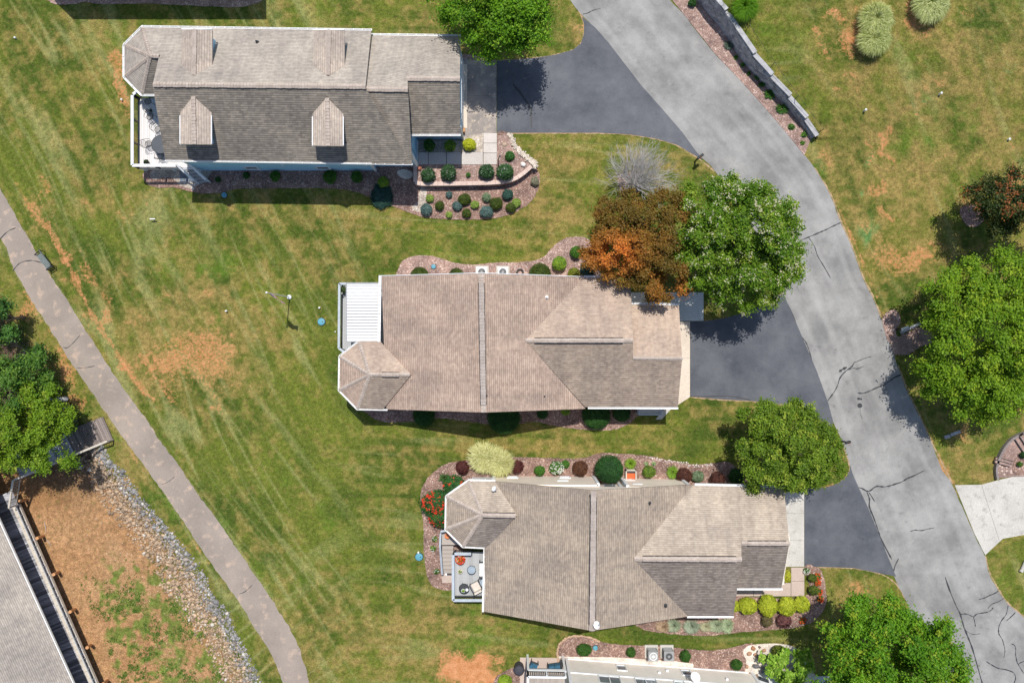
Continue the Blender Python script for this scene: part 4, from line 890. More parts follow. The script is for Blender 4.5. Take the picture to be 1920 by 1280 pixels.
for x, y, z, wd in ((1052, 891.8, 1.75, .8), (1186, 896.6, 2.1, .7)):
    mb = MB(); mb.box(GW(x, y, z), (wd, .07, .42)); mb.build('wall_vent', M['white'], h3)
for x, y in ((1112, 892), (1118.5, 904.6), (1157.5, 904.6), (1164, 895.6), (1276, 897.5), (926.5, 891.6)):
    mb = MB(); mb.box(GW(x, y, 1.75), (.2, .2, 3.1)); mb.build('corner_board', M['white'], h3)
# sun room strip of windows on the north side of the turret
mb = MB(); mb.box(GW(905, 898, 1.2), (1.55, .35, 2.2)); mb.box(GW(905, 896.5, 2.62), (1.7, .5, .1)); bw = mb.build('bay_window', M['white'], h3)
for x in (893, 905, 917): 
    mb = MB(); mb.box(GW(x, 893.3, 1.5), (.4, .04, 1.3)); mb.build('pane', M['glass'], bw)
mb = MB(); mb.box(GW(1440.8, 992, 1.1), (.06, 4.6, 2.2)); mb.build('garage_door', M['white'], h3)
for x in (965, 1040, 1130, 1210): window(h3, GW(x, 1108, 1.7), 1.0, 1.3, (0, -1, 0))
pipe(h3, (1218, 943, 4.9)); pipe(h3, (1248, 1135, 4.3)); pipe(h3, (1109, 930, 6.6), .12, .03)
def dish(parent, p, r, label=None, cat=None, aim=(0.3, -.7, .7), mast=.5, mat='white_metal'):
    c = P3(p); a = Vector(aim).normalized(); u = a.cross(Vector((0, 0, 1))).normalized(); v = u.cross(a); vs = []; fs = []; n = 16
    mb = MB(); hub = c + Vector((0, 0, mast))
    for k, (rr, dd) in enumerate(((.02, 0), (.5, .03), (1.0, .12))):
        for i in range(n): t = 2 * math.pi * i / n; vs.append(hub + (u * math.cos(t) + v * math.sin(t)) * r * rr + a * dd * r * 2)
    for k in range(2):
        for i in range(n): j = (i + 1) % n; fs.append((k * n + i, k * n + j, (k + 1) * n + j, (k + 1) * n + i))
    nv = len(vs); vs += [q - a * .02 for q in vs]; fs += [tuple(i + nv for i in f[::-1]) for f in fs]
    fs += [(2 * n + i, 2 * n + (i + 1) % n, nv + 2 * n + (i + 1) % n, nv + 2 * n + i) for i in range(n)]
    mb.add(vs, fs); o = thing('satellite_dish', label, cat, tuple(c)) if label else parent
    d = mb.build('dish', M[mat], o, smooth=True)
    m2 = MB(); m2.tube([c, c + Vector((0, 0, mast * .6)), hub - a * .03], .022); m2.build('mast', M['grey'], o)
    m2 = MB(); m2.tube([hub - v * r * .95 + a * .1, hub + a * r * 1.2], .014); m2.box(hub + a * r * 1.22, (.07, .07, .07)); m2.build('feed_arm', M['grey'], o)
    return o
dish(None, (1117, 1168, 6.55), .26, 'small white satellite dish at the south ridge end of the taupe roof', 'satellite dish', (.5, .3, .8), .3)
dish(None, (926, 914, 3.8), .2, 'small white satellite dish at the turret corner of the taupe roof', 'satellite dish', (.6, -.2, .75), .3)

# ===== house 4 : bottom edge, seen from its north wall =====
h4 = thing('house', 'pale beige sided house cut by the bottom edge, only its tall wall showing', 'house', loc_of(1230, 1330))
A4 = Vector(GW(1062, 1233, 0)); B4 = Vector(GW(1408, 1259.5, 0)); n4 = Vector(((B4 - A4).y, -(B4 - A4).x, 0)).normalized(); n4 = n4 if n4.y > 0 else -n4
d4 = (B4 - A4).normalized()
def q4(t, z, off=0): return A4 + d4 * t + n4 * off + Vector((0, 0, z))
L4 = (B4 - A4).length
mb = MB(); top = [A4, B4, B4 - n4 * 7.5, A4 - n4 * 7.5]; mb.prism([p + Vector((0, 0, 5.4)) for p in top], -5.4); mb.build('wall', M['beige_siding'], h4)
mb = MB(); r0 = A4 + n4 * .35 - d4 * .4; r1 = B4 + n4 * .35 + d4 * .4; m0 = A4 - n4 * 3.75 - d4 * .4; m1 = B4 - n4 * 3.75 + d4 * .4; s0 = A4 - n4 * 7.85 - d4 * .4; s1 = B4 - n4 * 7.85 + d4 * .4
Z = lambda v, z: v + Vector((0, 0, z))
mb.prism([Z(r0, 5.35), Z(r1, 5.35), Z(m1, 7), Z(m0, 7)], -.15); mb.prism([Z(m0, 7), Z(m1, 7), Z(s1, 5.35), Z(s0, 5.35)], -.15); mb.build('roof_slope', [M['sh3'], M['white']], h4, uvplane=(r0, d4, -n4))
mb = MB(); mb.bar(q4(0, 2.35, .03), q4(L4, 2.35, .03), .06, .16); mb.bar(q4(.0, 0, .03), q4(0, 5.2, .03), .2, .14); mb.bar(q4(L4, 0, .03), q4(L4, 5.2, .03), .2, .14); mb.bar(q4(0, .12, .02), q4(L4, .12, .02), .06, .14); mb.build('trim', M['white'], h4)
def px4(x, z): # t on the wall whose image x is x at height z
    k = 1 - z / H; wx = (x - 960) * S * k; return (wx - A4.x) / d4.x
for x, z, wd, ht in ((1165, 1.0, .8, .95), (1287, 1.0, .8, .95)): window(h4, q4(px4(x, z), z), wd, ht, n4, .11)
for x, wd, mu in ((1144, 1.65, 1), (1213, 1.65, 1), (1277, .85, 0)): window(h4, q4(px4(x, 3.3), 3.15), wd, 1.3, n4, .11, mu)
for x, z in ((1236, 1.35), (1363, 1.6), (1251, .9)): 
    mb = MB(); mb.box(q4(px4(x, z), z, .06), (.16, .14, .16)); mb.build('wall_vent', M['white'], h4)
def q4d(x, z): return q4(px4(x, z), z)
d5 = thing('satellite_dish', 'white satellite dish on a wall arm of the pale beige house at the bottom edge', 'satellite dish', tuple(q4d(1300, 2.9)))
c = q4d(1302, 2.9) + n4 * .55; a = Vector((.2, .6, .7)).normalized(); u = a.cross(Vector((0, 0, 1))).normalized(); v = u.cross(a); mb = MB(); vs = []
for rr, dd in ((.02, 0), (.2, .02), (.36, .09)):
    for i in range(18): t = 2 * math.pi * i / 18; vs.append(c + (u * math.cos(t) + v * math.sin(t)) * rr + a * dd)
mb.add(vs, [(k * 18 + i, k * 18 + (i + 1) % 18, (k + 1) * 18 + (i + 1) % 18, (k + 1) * 18 + i) for k in range(2) for i in range(18)]); mb.build('dish', M['white_metal'], d5, smooth=True)
mb = MB(); mb.tube([q4d(1288, 2.2), q4d(1290, 2.3) + n4 * .35, c - a * .02], .025); mb.build('mast', M['grey'], d5)

# ===== house 5 : beyond the top edge, throwing its shadow on the lawn =====
h5 = thing('house', 'house just beyond the top edge whose shadow lies along the upper lawn', 'house', loc_of(320, -140))
wall(h5, [(128, -250), (492, -250), (492, -24), (160, -24), (118, -64)], 0, 4.6, 'cream_siding')
E5 = [GW(108, -262, 4.75), GW(504, -262, 4.75), GW(504, -14, 4.75), GW(142, -14, 4.75), GW(108, -47, 4.75)]; R5 = [GW(200, -132, 6.6), GW(430, -132, 6.6)]
for k, q in enumerate(([E5[0], E5[1], R5[1], R5[0]], [E5[1], E5[2], R5[1]], [E5[2], E5[3], R5[0], R5[1]], [E5[3], E5[4], R5[0]], [E5[4], E5[0], R5[0]])):
    mb = MB(); mb.prism(q, -.14); n = newell(q); V = (Vector((0, 0, 1)) - n * n.z).normalized(); mb.build('roof_slope', [M['sh3'], M['white']], h5, uvplane=(q[0], V.cross(n).normalized(), V))

# ===== boathouse roof at the lower left and its boardwalk =====
ZD = -1.0
bh = thing('boathouse', 'grey shingled boathouse roof at the lower left edge beside the boardwalk', 'boathouse', tuple(G(40, 1200, -1.0)))
facet(bh, [(-140, 668, .85), (140, 1282, .85), (300, 1634, .85), (40, 1900, 2.9), (-420, 900, 2.9)], 'sh1', .14)
mb = MB(); mb.bar(G(-140, 668, .83), G(300, 1634, .83), .07, .16); mb.build('gutter', M['white_metal'], bh)
mb = MB(); mb.prism([G(-240, 740, .7), G(190, 1634, .7), G(20, 1800, .7), G(-420, 900, .7)], -1.7); mb.build('wall', M['beige_siding'], bh)
M['plank'] = lines_mat('weathered grey planks', (.46, .46, .50), .14, 0, .30, .45)
M['plank_brown'] = lines_mat('weathered brown planks', (.27, .22, .20), .14, 0, .5, .25)
M['rail_wood'] = speckled('weathered pale rail wood', (.52, .46, .39), (.62, .57, .49), None, 3, 18)
def plank_run(parent, o0, o1, depth, mat, gap=.012, th=.05, pw=.14, z=None):
    """planks laid side by side along o0->o1, each `depth` vector long; shares mesh data"""
    d = (o1 - o0); L = d.length; d.normalize(); n = int(L / pw); base = None; dv = Vector(depth)
    for i in range(n):
        p = o0 + d * (i + .5) * (L / n)
        if base is None:
            mb = MB(); wd = L / n - gap; c = dv * .5; a = d * wd / 2
            vs = [-a, a, a + dv, -a + dv]; vs = [v + Vector((0, 0, 0)) for v in vs]; mb.prism(vs, -th)
            base = mb.build('plank', mat, None); me = base.data; o = base
        else: o = link(bpy.data.objects.new('plank', me))
        o.parent = parent; o.location = p - wloc(parent) + Vector((0, 0, random.uniform(-.006, .006)))
bw = thing('boardwalk', 'long weathered grey boardwalk beside the boathouse roof above the clay basin', 'boardwalk', tuple(G(66, 1009, ZD)))
W0 = G(34, 946, ZD); W1 = G(232, 1398, ZD); dW = (W1 - W0).normalized(); nW = Vector((dW.y, -dW.x, 0)); nW = nW if nW.x < 0 else -nW
plank_run(bw, W0 - dW * 1.2, W1, nW * 2.3, M['plank'])
rt = Vector((0, 0, .16)); L_ = (W1 - W0).length; k = int(L_ / .9)
for i in range(k):     # wide pale kerb boards laid end to end along the outer edge
    a = W0 + dW * (L_ * i / k + .01) + rt + nW * .2; b = W0 + dW * (L_ * (i + 1) / k - .01) + rt + nW * .2
    mb = MB(); mb.bar(a, b, .33, .05); mb.build('kerb_board', M['rail_wood'], bw)
mb = MB(); mb.bar(W0 + rt * .4 + nW * .2, W1 + rt * .4 + nW * .2, .12, .12); mb.bar(W0 + rt * 2 - nW * .02, W1 + rt * 2 - nW * .02, .04, .05)
for i in range(22): p = W0 + dW * i * .85; mb.box(p + rt * .9 - nW * .02, (.05, .05, .36))
mb.build('railing', M['rail_grey'], bw)
mb = MB(); mb.bar(W0 - nW * .03 + Vector((0, 0, -.12)), W1 - nW * .03 + Vector((0, 0, -.12)), .05, .22); mb.build('rim_joist', M['rail_wood'], bw)
for x, y, X2, Y2 in ((34, 939, 51, 935), (66, 1009, 83, 1003), (97, 1077, 112, 1070), (128, 1147, 143, 1140), (160, 1214, 172, 1207), (190, 1282, 203, 1273)):
    p = G(x, y, ZD); q = G(X2 - 1, Y2 + 1, -2.15); mb = MB(); mb.tube([Vector((q.x, q.y, -2.6)), Vector((q.x, q.y, -2.1)), Vector((p.x + .1, p.y, ZD - .05))], .12, 10); mb.build('support_post', M['post_orange'], bw)
# footbridge from the path down to the boardwalk
fb = thing('footbridge', 'dark weathered plank footbridge running from the lawn edge to the boardwalk', 'footbridge', tuple(G(120, 850, -.4)))
FT0 = G(193, 781, .12); FT1 = G(212, 824, .12); FB1 = G(40, 896, -.35); FB0 = G(14, 850, -.35)
n = 54; me = None
for i in range(n):
    t = (i + .5) / n; a = FT0.lerp(FB0, t); b = FT1.lerp(FB1, t); dx = (FT0 - FB0).normalized() * ((FT0 - FB0).length / n / 2 - .008)
    mb = MB(); mb.prism([a - dx, a + dx, b + dx, b - dx], -.05); mb.build('plank', M['plank_brown'] if i < 22 else M['plank'], fb)
def rail_run(parent, a, b, h, mat, name='railing', pitch=.13, cap=.13, post=1.8, th=.03, capm=None):
    mb = MB(); u = Vector((0, 0, h)); d = b - a; L = d.length; mb.bar(a + u, b + u, cap, .045); mb.bar(a + u * .12, b + u * .12, .05, .06); mb.bar(a + u * .9, b + u * .9, .045, .06)
    k = max(1, int(L / pitch))
    for i in range(k): p = a + d * ((i + .5) / k); mb.box(p + u * .5, (th, th, h * .86))
    k = max(1, round(L / post))
    for i in range(k + 1): p = a + d * (i / k); mb.box(p + u * .5, (.09, .09, h))
    return mb.build(name, mat, parent)
rail_run(fb, FT1, FB1, .9, M['rail_wood']); mb = MB()
rail_run(fb, FB1, W0 + Vector((0, 0, .1)), .95, M['rail_wood'])
for t in (.05, .35, .65, .95):
    for a, b in ((FT0, FB0), (FT1, FB1)): p = a.lerp(b, t); mb = MB(); mb.box(Vector((p.x, p.y, p.z - .9)), (.14, .14, 1.7)); mb.build('support_post', M['bark'], fb)
# ---------------- foliage builders ----------------
def unit(v): return v / np.maximum(np.linalg.norm(v, axis=-1, keepdims=True), 1e-9)
def leaf_geo(C, Nn, size, tint, aspect=.55, fold=.15):
    n = len(C); R = rng.normal(size=(n, 3)); Nn = unit(Nn); T = unit(np.cross(Nn, R)); B = np.cross(Nn, T)
    s_ = size[:, None]; a = C + T * s_ ; b = C + B * s_ * aspect + Nn * s_ * fold; c = C - T * s_; d = C - B * s_ * aspect + Nn * s_ * fold
    V = np.stack([a, b, c, d], 1).reshape(-1, 3); F = np.arange(4 * n).reshape(n, 4); col = np.repeat(tint, 4, axis=0)
    return V, F, col
def join(parts):
    V = []; F = []; C = []; o = 0
    for v, f, c in parts: V.append(v); F.append(f + o); C.append(c); o += len(v)
    return np.concatenate(V), np.concatenate(F), np.clip(np.concatenate(C), 0.004, .95)
def ico(sub=1):
    bm = bmesh.new(); bmesh.ops.create_icosphere(bm, subdivisions=sub, radius=1); v = np.array([x.co for x in bm.verts]); f = np.array([[q.index for q in x.verts] for x in bm.faces]); bm.free(); return v, f
ICO1 = ico(1); ICO2 = ico(2)
def tri2quad(f): return np.concatenate([f, f[:, 2:3]], 1)

def crown_geo(lobes, ncl, per, leaf, cols, rc=.38, up=.55, jit=.16, spray=1.5, colorfn=None, flowers=0, inner=.35, bough=1.9, brad=.62):
    """lobes: (centre Vector, rx, ry, rz). clumps of real leaves over and inside each lobe"""
    tot = sum(l[1] * l[2] for l in lobes); P_ = []; D_ = []; TB = []
    for c, rx, ry, rz in lobes:
        # boughs: mounds of foliage standing on the lobe, with shaded gaps between them
        nb = max(5, int(bough * rx * ry)); ii = np.arange(int(nb * 1.55)) + .5; zz = 1 - 2 * ii / len(ii); aa = ii * 2.39996 + rng.uniform(0, 6); rr_ = np.sqrt(1 - zz * zz); bd = unit(np.stack([rr_ * np.cos(aa), rr_ * np.sin(aa), zz], 1) + rng.normal(size=(len(ii), 3)) * .10); bd = bd[bd[:, 2] > -.3]; nb = len(bd)
        bc = bd * np.array([rx, ry, rz]) * rng.uniform(.70, .95, (nb, 1)) + np.array(c); br = brad * rng.uniform(.65, 1.3, nb) * min(1, .5 + min(rx, ry) / 3)
        n = int(ncl * rx * ry / tot); k = rng.integers(0, nb, n); d = unit(rng.normal(size=(n, 3)) + bd[k] * .5 + np.array([0, 0, .45]))
        p = bc[k] + d * br[k][:, None] * np.array([1, 1, .8]) * rng.uniform(.55, 1.05, (n, 1)); P_.append(p); D_.append(d); TB.append(rng.normal(size=nb)[k])
    P_ = np.concatenate(P_); D_ = np.concatenate(D_); TB = np.concatenate(TB); n = len(P_)
    cr = rc * rng.uniform(.7, 1.35, n); out = unit(D_ * np.array([1, 1, .3]))
    # leaves: scattered in a spray elongated away from the trunk
    k = per; off = rng.normal(size=(n, k, 3)) * .42; al = rng.normal(size=(n, k, 1)) * .42 * spray
    C = P_[:, None, :] + (off * np.array([1, 1, .55]) + out[:, None, :] * al) * cr[:, None, None]
    Nn = D_[:, None, :] * .45 + np.array([0, 0, up]) + rng.normal(size=(n, k, 3)) * .45
    ca, cb, cc = [np.array(x) for x in cols]; t = np.clip(rng.normal(.5, .24, n) + TB * .16, 0, 1)[:, None]
    base = ca * (1 - t) + cb * t; sel = rng.random(n) < .14; base[sel] = cc
    if colorfn is not None: base = colorfn(P_, base)
    top = C[:, :, 2:3] - P_[:, None, 2:3]
    tint = base[:, None, :] * (1 + rng.normal(size=(n, k, 1)) * jit)
    sz = leaf * rng.uniform(.7, 1.3, n * k)
    parts = [leaf_geo(C.reshape(-1, 3), Nn.reshape(-1, 3), sz, tint.reshape(-1, 3))]
    if flowers:
        pick = np.nonzero((D_[:, 2] > .1) & (rng.random(n) < flowers))[0]; q = P_[pick] + D_[pick] * rc * .7
        fc = (q[:, None, :] + rng.normal(size=(len(q), 9, 3)) * .09).reshape(-1, 3)
        parts.append(leaf_geo(fc, np.tile([0, 0, 1.], (len(fc), 1)) + rng.normal(size=fc.shape) * .4, rng.uniform(.035, .062, len(fc)), np.tile([.70, .66, .46], (len(fc), 1)) * rng.uniform(.8, 1.1, (len(fc), 1)), .8))
    return join(parts), P_
def trunk_geo(mb, base, top, r, targets, lr=.4):
    b = Vector(base); t = Vector(top); pts = [b + (t - b) * k + Vector((random.uniform(-.06, .06), random.uniform(-.06, .06), 0)) * (0 < k < 1) for k in (0, .12, .35, .6, .85, 1)]
    mb.tube([p for p in pts], [r * 1.5, r * 1.05, r * .9, r * .7, r * .45, r * .25], 9)
    for q in targets:
        q = Vector(q); k = random.uniform(.3, .75); s0 = b.lerp(t, k); m = s0.lerp(q, .5) + Vector((random.uniform(-.2, .2), random.uniform(-.2, .2), .25))
        mb.tube([s0, m, q], [r * lr, r * lr * .6, r * .12], 5)
def tree(name, lobes_px, label, cols, ncl, per=26, leaf=.105, rc=.38, base=None, r=.16, mat='leaf', bark='bark', group=None, limbs=16, cat='tree', **kw):
    """lobes_px: (x, y, height of lobe centre, radius px x, radius px y, rz metres)"""
    lobes = []
    for (x, y, h, rx, ry, rz) in lobes_px:
        k = S * (1 - h / H); lobes.append((G(x, y, h), rx * k, ry * k, rz))
    c = lobes[0][0]; bx, by = (c.x, c.y) if base is None else tuple(G(*base))[:2]; z = tz(bx, by)
    if base is None and by > -1e9:
        xx = sum(l[0].x * l[1] * l[2] for l in lobes) / sum(l[1] * l[2] for l in lobes); yy = sum(l[0].y * l[1] * l[2] for l in lobes) / sum(l[1] * l[2] for l in lobes); bx, by = xx, yy; z = tz(bx, by)
    o = thing(name, label, cat, (bx, by, z), group=group)
    (V, F, Cc), P_ = crown_geo(lobes, ncl, per, leaf, cols, rc=rc, **kw)
    np_mesh('crown', V, F, M[mat], o, col=Cc)
    mb = MB(); pick = P_[rng.choice(len(P_), limbs, replace=False)]; trunk_geo(mb, (bx, by, z - .1), (bx * .3 + c.x * .7, by * .3 + c.y * .7, c.z + .2), r, pick); mb.build('trunk', M[bark], o)
    return o

def ball(name, x, y, r, label, c0, c1, n=None, z0=0.0, squash=.88, leaf=.045, rough=.15, mat='needle', cat='shrub', group=None, flowers=None, loose=0.05, ry=None, fn=0):
    if ry is None and r > 6 and rough > .1: ry = r * random.uniform(.86, 1.1); r = r * random.uniform(.94, 1.06)
    """clipped or loose shrub: dark core plus a skin of small leaves, on short stems"""
    R = r * S; RY = (ry or r) * S; hz = min(R, RY) * squash; c = G(x, y, z0 + hz * .9); c = Vector((c.x, c.y, z0 + hz * .92))
    o = thing(name, label, cat, (c.x, c.y, z0), group=group); n = n or int(900 * R * RY / .16 + 160)
    v, f = ICO2; lump = 1 + rough * (fbm(v[:, 0] * 2.5 + x, v[:, 1] * 2.5 + v[:, 2] * 2 + y, 3) - .5) * 3
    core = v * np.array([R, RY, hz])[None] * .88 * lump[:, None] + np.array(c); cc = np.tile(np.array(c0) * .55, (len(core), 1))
    d = unit(rng.normal(size=(n, 3))); d[:, 2] = np.where(d[:, 2] < -.35, -d[:, 2], d[:, 2])
    lm = 1 + rough * (fbm(d[:, 0] * 2.5 + x, d[:, 1] * 2.5 + d[:, 2] * 2 + y, 3) - .5) * 3
    rad = rng.uniform(.88, 1.04, n) * (1 + loose * rng.normal(size=n) * .5)
    P_ = d * np.array([R, RY, hz]) * (rad * lm)[:, None] + np.array(c)
    t = np.clip(.5 + .9 * (fbm(d[:, 0] * 3.5 + x, d[:, 1] * 3.5 + y, 9) - .5) * 2 + rng.normal(size=n) * .2, 0, 1)[:, None]
    tint = (np.array(c0) * (1 - t) + np.array(c1) * t) * (1 + rng.normal(size=(n, 1)) * .15)
    parts = [(core, tri2quad(f)[:, :4] if False else f, cc)]
    lv, lf, lc = leaf_geo(P_, d * .8 + np.array([0, 0, .4]) + rng.normal(size=(n, 3)) * .35, np.full(n, leaf) * rng.uniform(.7, 1.3, n), tint)
    lf = np.concatenate([lf[:, [0, 1, 2]], lf[:, [0, 2, 3]]])
    parts.append((lv, lf, lc))
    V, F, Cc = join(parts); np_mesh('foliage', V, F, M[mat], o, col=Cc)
    if flowers is not None:
        col, nf, fs = flowers; dd = unit(rng.normal(size=(nf, 3))); dd[:, 2] = np.abs(dd[:, 2]) + .25; dd = unit(dd); q = dd * np.array([R, RY, hz]) * 1.05 + np.array(c)
        q = (q[:, None, :] + rng.normal(size=(nf, 4, 3)) * fs * .6).reshape(-1, 3)
        a = leaf_geo(q, np.tile([0, 0, 1.], (len(q), 1)) + rng.normal(size=q.shape) * .35, np.full(len(q), fs), np.tile(col, (len(q), 1)) * rng.uniform(.8, 1.15, (len(q), 1)), .8)
        V, F, Cc = join([a]); np_mesh('blossom', V, F, M['leaf'], o, col=Cc)
    mb = MB()
    for k in range(3): a = k * 2.1 + x; mb.tube([(c.x + .04 * math.cos(a), c.y + .04 * math.sin(a), z0 - .03), (c.x + R * .4 * math.cos(a), c.y + R * .4 * math.sin(a), z0 + hz * .8)], .018, 5)
    mb.build('stems', M['bark'], o)
    return o

def blades(name, lobes, label, ca, cb, n, h, wd=.022, z0=0.0, cat='ornamental grass', group=None, spread=.25, mat='blade', droop=.55, curl=.25, tipc=None, zfun=None):
    """arching blades; lobes = (x, y, rx, ry) photo px of each tuft"""
    pts = [(zfun(x, y) if zfun else G(x, y, z0)) for x, y, _, _ in lobes]
    o = thing(name, label, cat, tuple(pts[0]), group=group); parts = []
    for (x, y, rx, ry), c in zip(lobes, pts):
        m = int(n * rx * ry / sum(l[2] * l[3] for l in lobes)); a = rng.uniform(0, 2 * np.pi, m); L = rng.uniform(.25, 1.04, m) ** .75
        D = np.stack([np.cos(a) * rx * S * .93, np.sin(a) * ry * S * .93], 1); root = D * rng.uniform(0, spread, (m, 1)) + np.array([c.x, c.y])
        hh = h * rng.uniform(.75, 1.1, m) * (1 - .35 * L); sw = rng.normal(size=m) * curl
        T = np.linspace(0, 1, 5); V = []
        side = np.stack([-np.sin(a), np.cos(a)], 1); w_ = wd * rng.uniform(.6, 1.3, m)
        for t in T:
            xy = root + D * (L * t ** 1.15)[:, None] * (1 - spread * .5) + side * (sw * t * t * .35 * L)[:, None]
            z = c.z + hh * (np.sin(np.pi * min(1, t * .62 + .0)) * 1.0) - hh * droop * max(0, t - .62) * 1.4
            wt = (w_ * (1 - t ** 1.6) + .002)[:, None]
            V.append(np.concatenate([xy - side * wt, z[:, None]], 1)); V.append(np.concatenate([xy + side * wt, (z + .01)[:, None]], 1))
        V = np.stack(V, 1); idx = np.arange(m * 10).reshape(m, 10)
        F = np.concatenate([np.stack([idx[:, 2 * i], idx[:, 2 * i + 2], idx[:, 2 * i + 3], idx[:, 2 * i + 1]], 1) for i in range(4)])
        t = rng.random((m, 1)); col = (np.array(ca) * (1 - t) + np.array(cb) * t)[:, None, :] * np.linspace(.75, 1.1, 10)[None, :, None]
        parts.append((V.reshape(-1, 3), F, col.reshape(-1, 3)))
    V, F, Cc = join(parts); np_mesh('blades', V, F, M[mat], o, col=Cc)
    mb = MB(); c = pts[0]; mb.lathe((c.x, c.y, c.z - .02), [(.16, 0), (.14, .06), (.05, .12)], 9); mb.build('root_crown', M['bark'], o)
    return o
def rocks(name, P_, size, col, mat='rock', flat=.7, parent=None, sub=0):
    v = np.array([[0, 0, 1], [.89, 0, .45], [.28, .85, .45], [-.72, .53, .45], [-.72, -.53, .45], [.28, -.85, .45], [.72, .53, -.45], [-.28, .85, -.45], [-.89, 0, -.45], [-.28, -.85, -.45], [.72, -.53, -.45], [0, 0, -1]])
    f = np.array([[0, 1, 2], [0, 2, 3], [0, 3, 4], [0, 4, 5], [0, 5, 1], [1, 6, 2], [2, 7, 3], [3, 8, 4], [4, 9, 5], [5, 10, 1], [2, 6, 7], [3, 7, 8], [4, 8, 9], [5, 9, 10], [1, 10, 6], [6, 11, 7], [7, 11, 8], [8, 11, 9], [9, 11, 10], [10, 11, 6]])
    n = len(P_); j = v[None] * (1 + rng.uniform(-.28, .28, (n, 12, 1))) * np.stack([rng.uniform(.75, 1.3, n), rng.uniform(.65, 1.1, n), rng.uniform(.55, .9, n) * flat / .7], 1)[:, None, :]
    a = rng.uniform(0, 6.28, n); ca, sa = np.cos(a)[:, None], np.sin(a)[:, None]
    j = np.stack([j[:, :, 0] * ca - j[:, :, 1] * sa, j[:, :, 0] * sa + j[:, :, 1] * ca, j[:, :, 2]], 2) * size[:, None, None]
    V = (j + P_[:, None, :]).reshape(-1, 3); F = (f[None] + 12 * np.arange(n)[:, None, None]).reshape(-1, 3); C = np.repeat(col, 12, axis=0)
    return np_mesh(name, V, F, M[mat], parent, col=np.clip(C, .01, .9))

# ---------------- riprap bank ----------------
ro = resample(RIP_OUT, 400); ri = resample(RIP_IN, 400)
def rip_points(n, tlo, thi):
    k = rng.integers(0, 399, n); t = rng.uniform(tlo, thi, n); a = ro[k] + rng.normal(size=(n, 2)) * 2; b = ri[k]
    A = np.stack([(a[:, 0] - 960) * S, (640 - a[:, 1]) * S], 1); B = np.stack([(b[:, 0] - 960) * S * 1.033, (640 - b[:, 1]) * S * 1.033], 1)
    p = A * (1 - t[:, None]) + B * t[:, None]; return p, t
p, t = rip_points(9500, .02, 1.10); fbx = (p[:, 0] - G(212, 824).x) * -(G(40, 896).y - G(212, 824).y) + (p[:, 1] - G(212, 824).y) * (G(40, 896).x - G(212, 824).x); keep = (rng.random(len(p)) > ss(.85, 1.1, t) * .75) & (fbx > .3); p, t = p[keep], t[keep]; n = len(p)
sz = rng.gamma(2.6, .025, n).clip(.022, .20); z = terrain(p[:, 0], p[:, 1]) + sz * .25
g = ss(.16, .46, t + rng.normal(size=n) * .12)[:, None]; g = np.maximum(g, 0); lum = rng.uniform(.55, 1.35, (n, 1))
colr = (np.array([.31, .305, .30]) * (1 - g) + np.array([.46, .335, .225]) * g) * lum; wh = rng.random(n) < .05; colr[wh] = [.62, .58, .52]
o = rocks('riprap_stones', np.concatenate([p, z[:, None]], 1), sz, colr); tag(o, 'band of broken grey and tan stones on the bank beside the path', 'riprap', kind='stuff')
n = 900; q = rng.uniform([-36.5, -30], [-20, -9.5], (n, 2)); d_, sg_ = seg_dist(q[:, 0], q[:, 1], BASW); ok = (sg_ < 0) & (d_ > 3.2) & (q[:, 0] > -36 + (-9 - q[:, 1]) * .43); q = q[ok]; n = len(q)
o = rocks('scattered_pebbles', np.concatenate([q, (terrain(q[:, 0], q[:, 1]) + .01)[:, None]], 1), rng.uniform(.02, .06, n), np.array([.55, .42, .30]) * rng.uniform(.6, 1.4, (n, 1))); tag(o, 'small pebbles strewn over the orange clay basin floor', 'pebbles', kind='stuff')
for k, (x, y, L, a, lab) in enumerate(((85, 988, .9, -1.4, 'thin pale stick lying on the clay near the first boardwalk post'), (92, 1018, .7, -1.0, 'short pale twig lying on the clay, lower of the two near the boardwalk'))):
    c = GT(x, y); o = thing('stick', lab, 'stick', tuple(c)); mb = MB(); e = Vector((math.cos(a), math.sin(a), 0)) * L / 2; mb.tube([c - e + Vector((0, 0, .03)), c + Vector((.05, .05, .05)), c + e + Vector((0, 0, .03))], [.02, .025, .01], 5); mb.build('wood', M['bark_pale'], o)
# tufts of weeds in the basin
def scatter_tufts(name, P_, col, h, per=7, label=None, cat=None):
    n = len(P_); C = (P_[:, None, :] + rng.normal(size=(n, per, 3)) * np.array([.07, .07, .02]) + np.array([0, 0, h * .5])).reshape(-1, 3)
    a = leaf_geo(C, rng.normal(size=C.shape) * .6 + np.array([0, 0, .8]), rng.uniform(.035, .075, len(C)), np.array(col) * rng.uniform(.6, 1.4, (len(C), 1)), .4)
    V, F, Cc = join([a]); o = np_mesh(name, V, F, M['blade'], None, col=Cc); return tag(o, label, cat, kind='stuff')
n = 9000; q = rng.uniform([-35.5, -31], [-20, -13], (n, 2)); d_, sg_ = seg_dist(q[:, 0], q[:, 1], BASW); kk = S * (1 + 2 / H); px = q[:, 0] / kk + 960; py = 640 - q[:, 1] / kk
dens = ss(1020, 1200, py + .3 * (px - 200)); cl = fbm(q[:, 0] / .9, q[:, 1] / .9, 77, 3)
ok = (sg_ < 0) & (d_ > 3.0) & (px > 150 + (py - 1100) * .42) & (cl > .54) & (rng.random(n) < dens); q = q[ok]
scatter_tufts('weeds', np.concatenate([q, terrain(q[:, 0], q[:, 1])[:, None]], 1), (.10, .20, .03), .08, 8, 'green weeds spreading over the lower part of the clay basin', 'weeds')

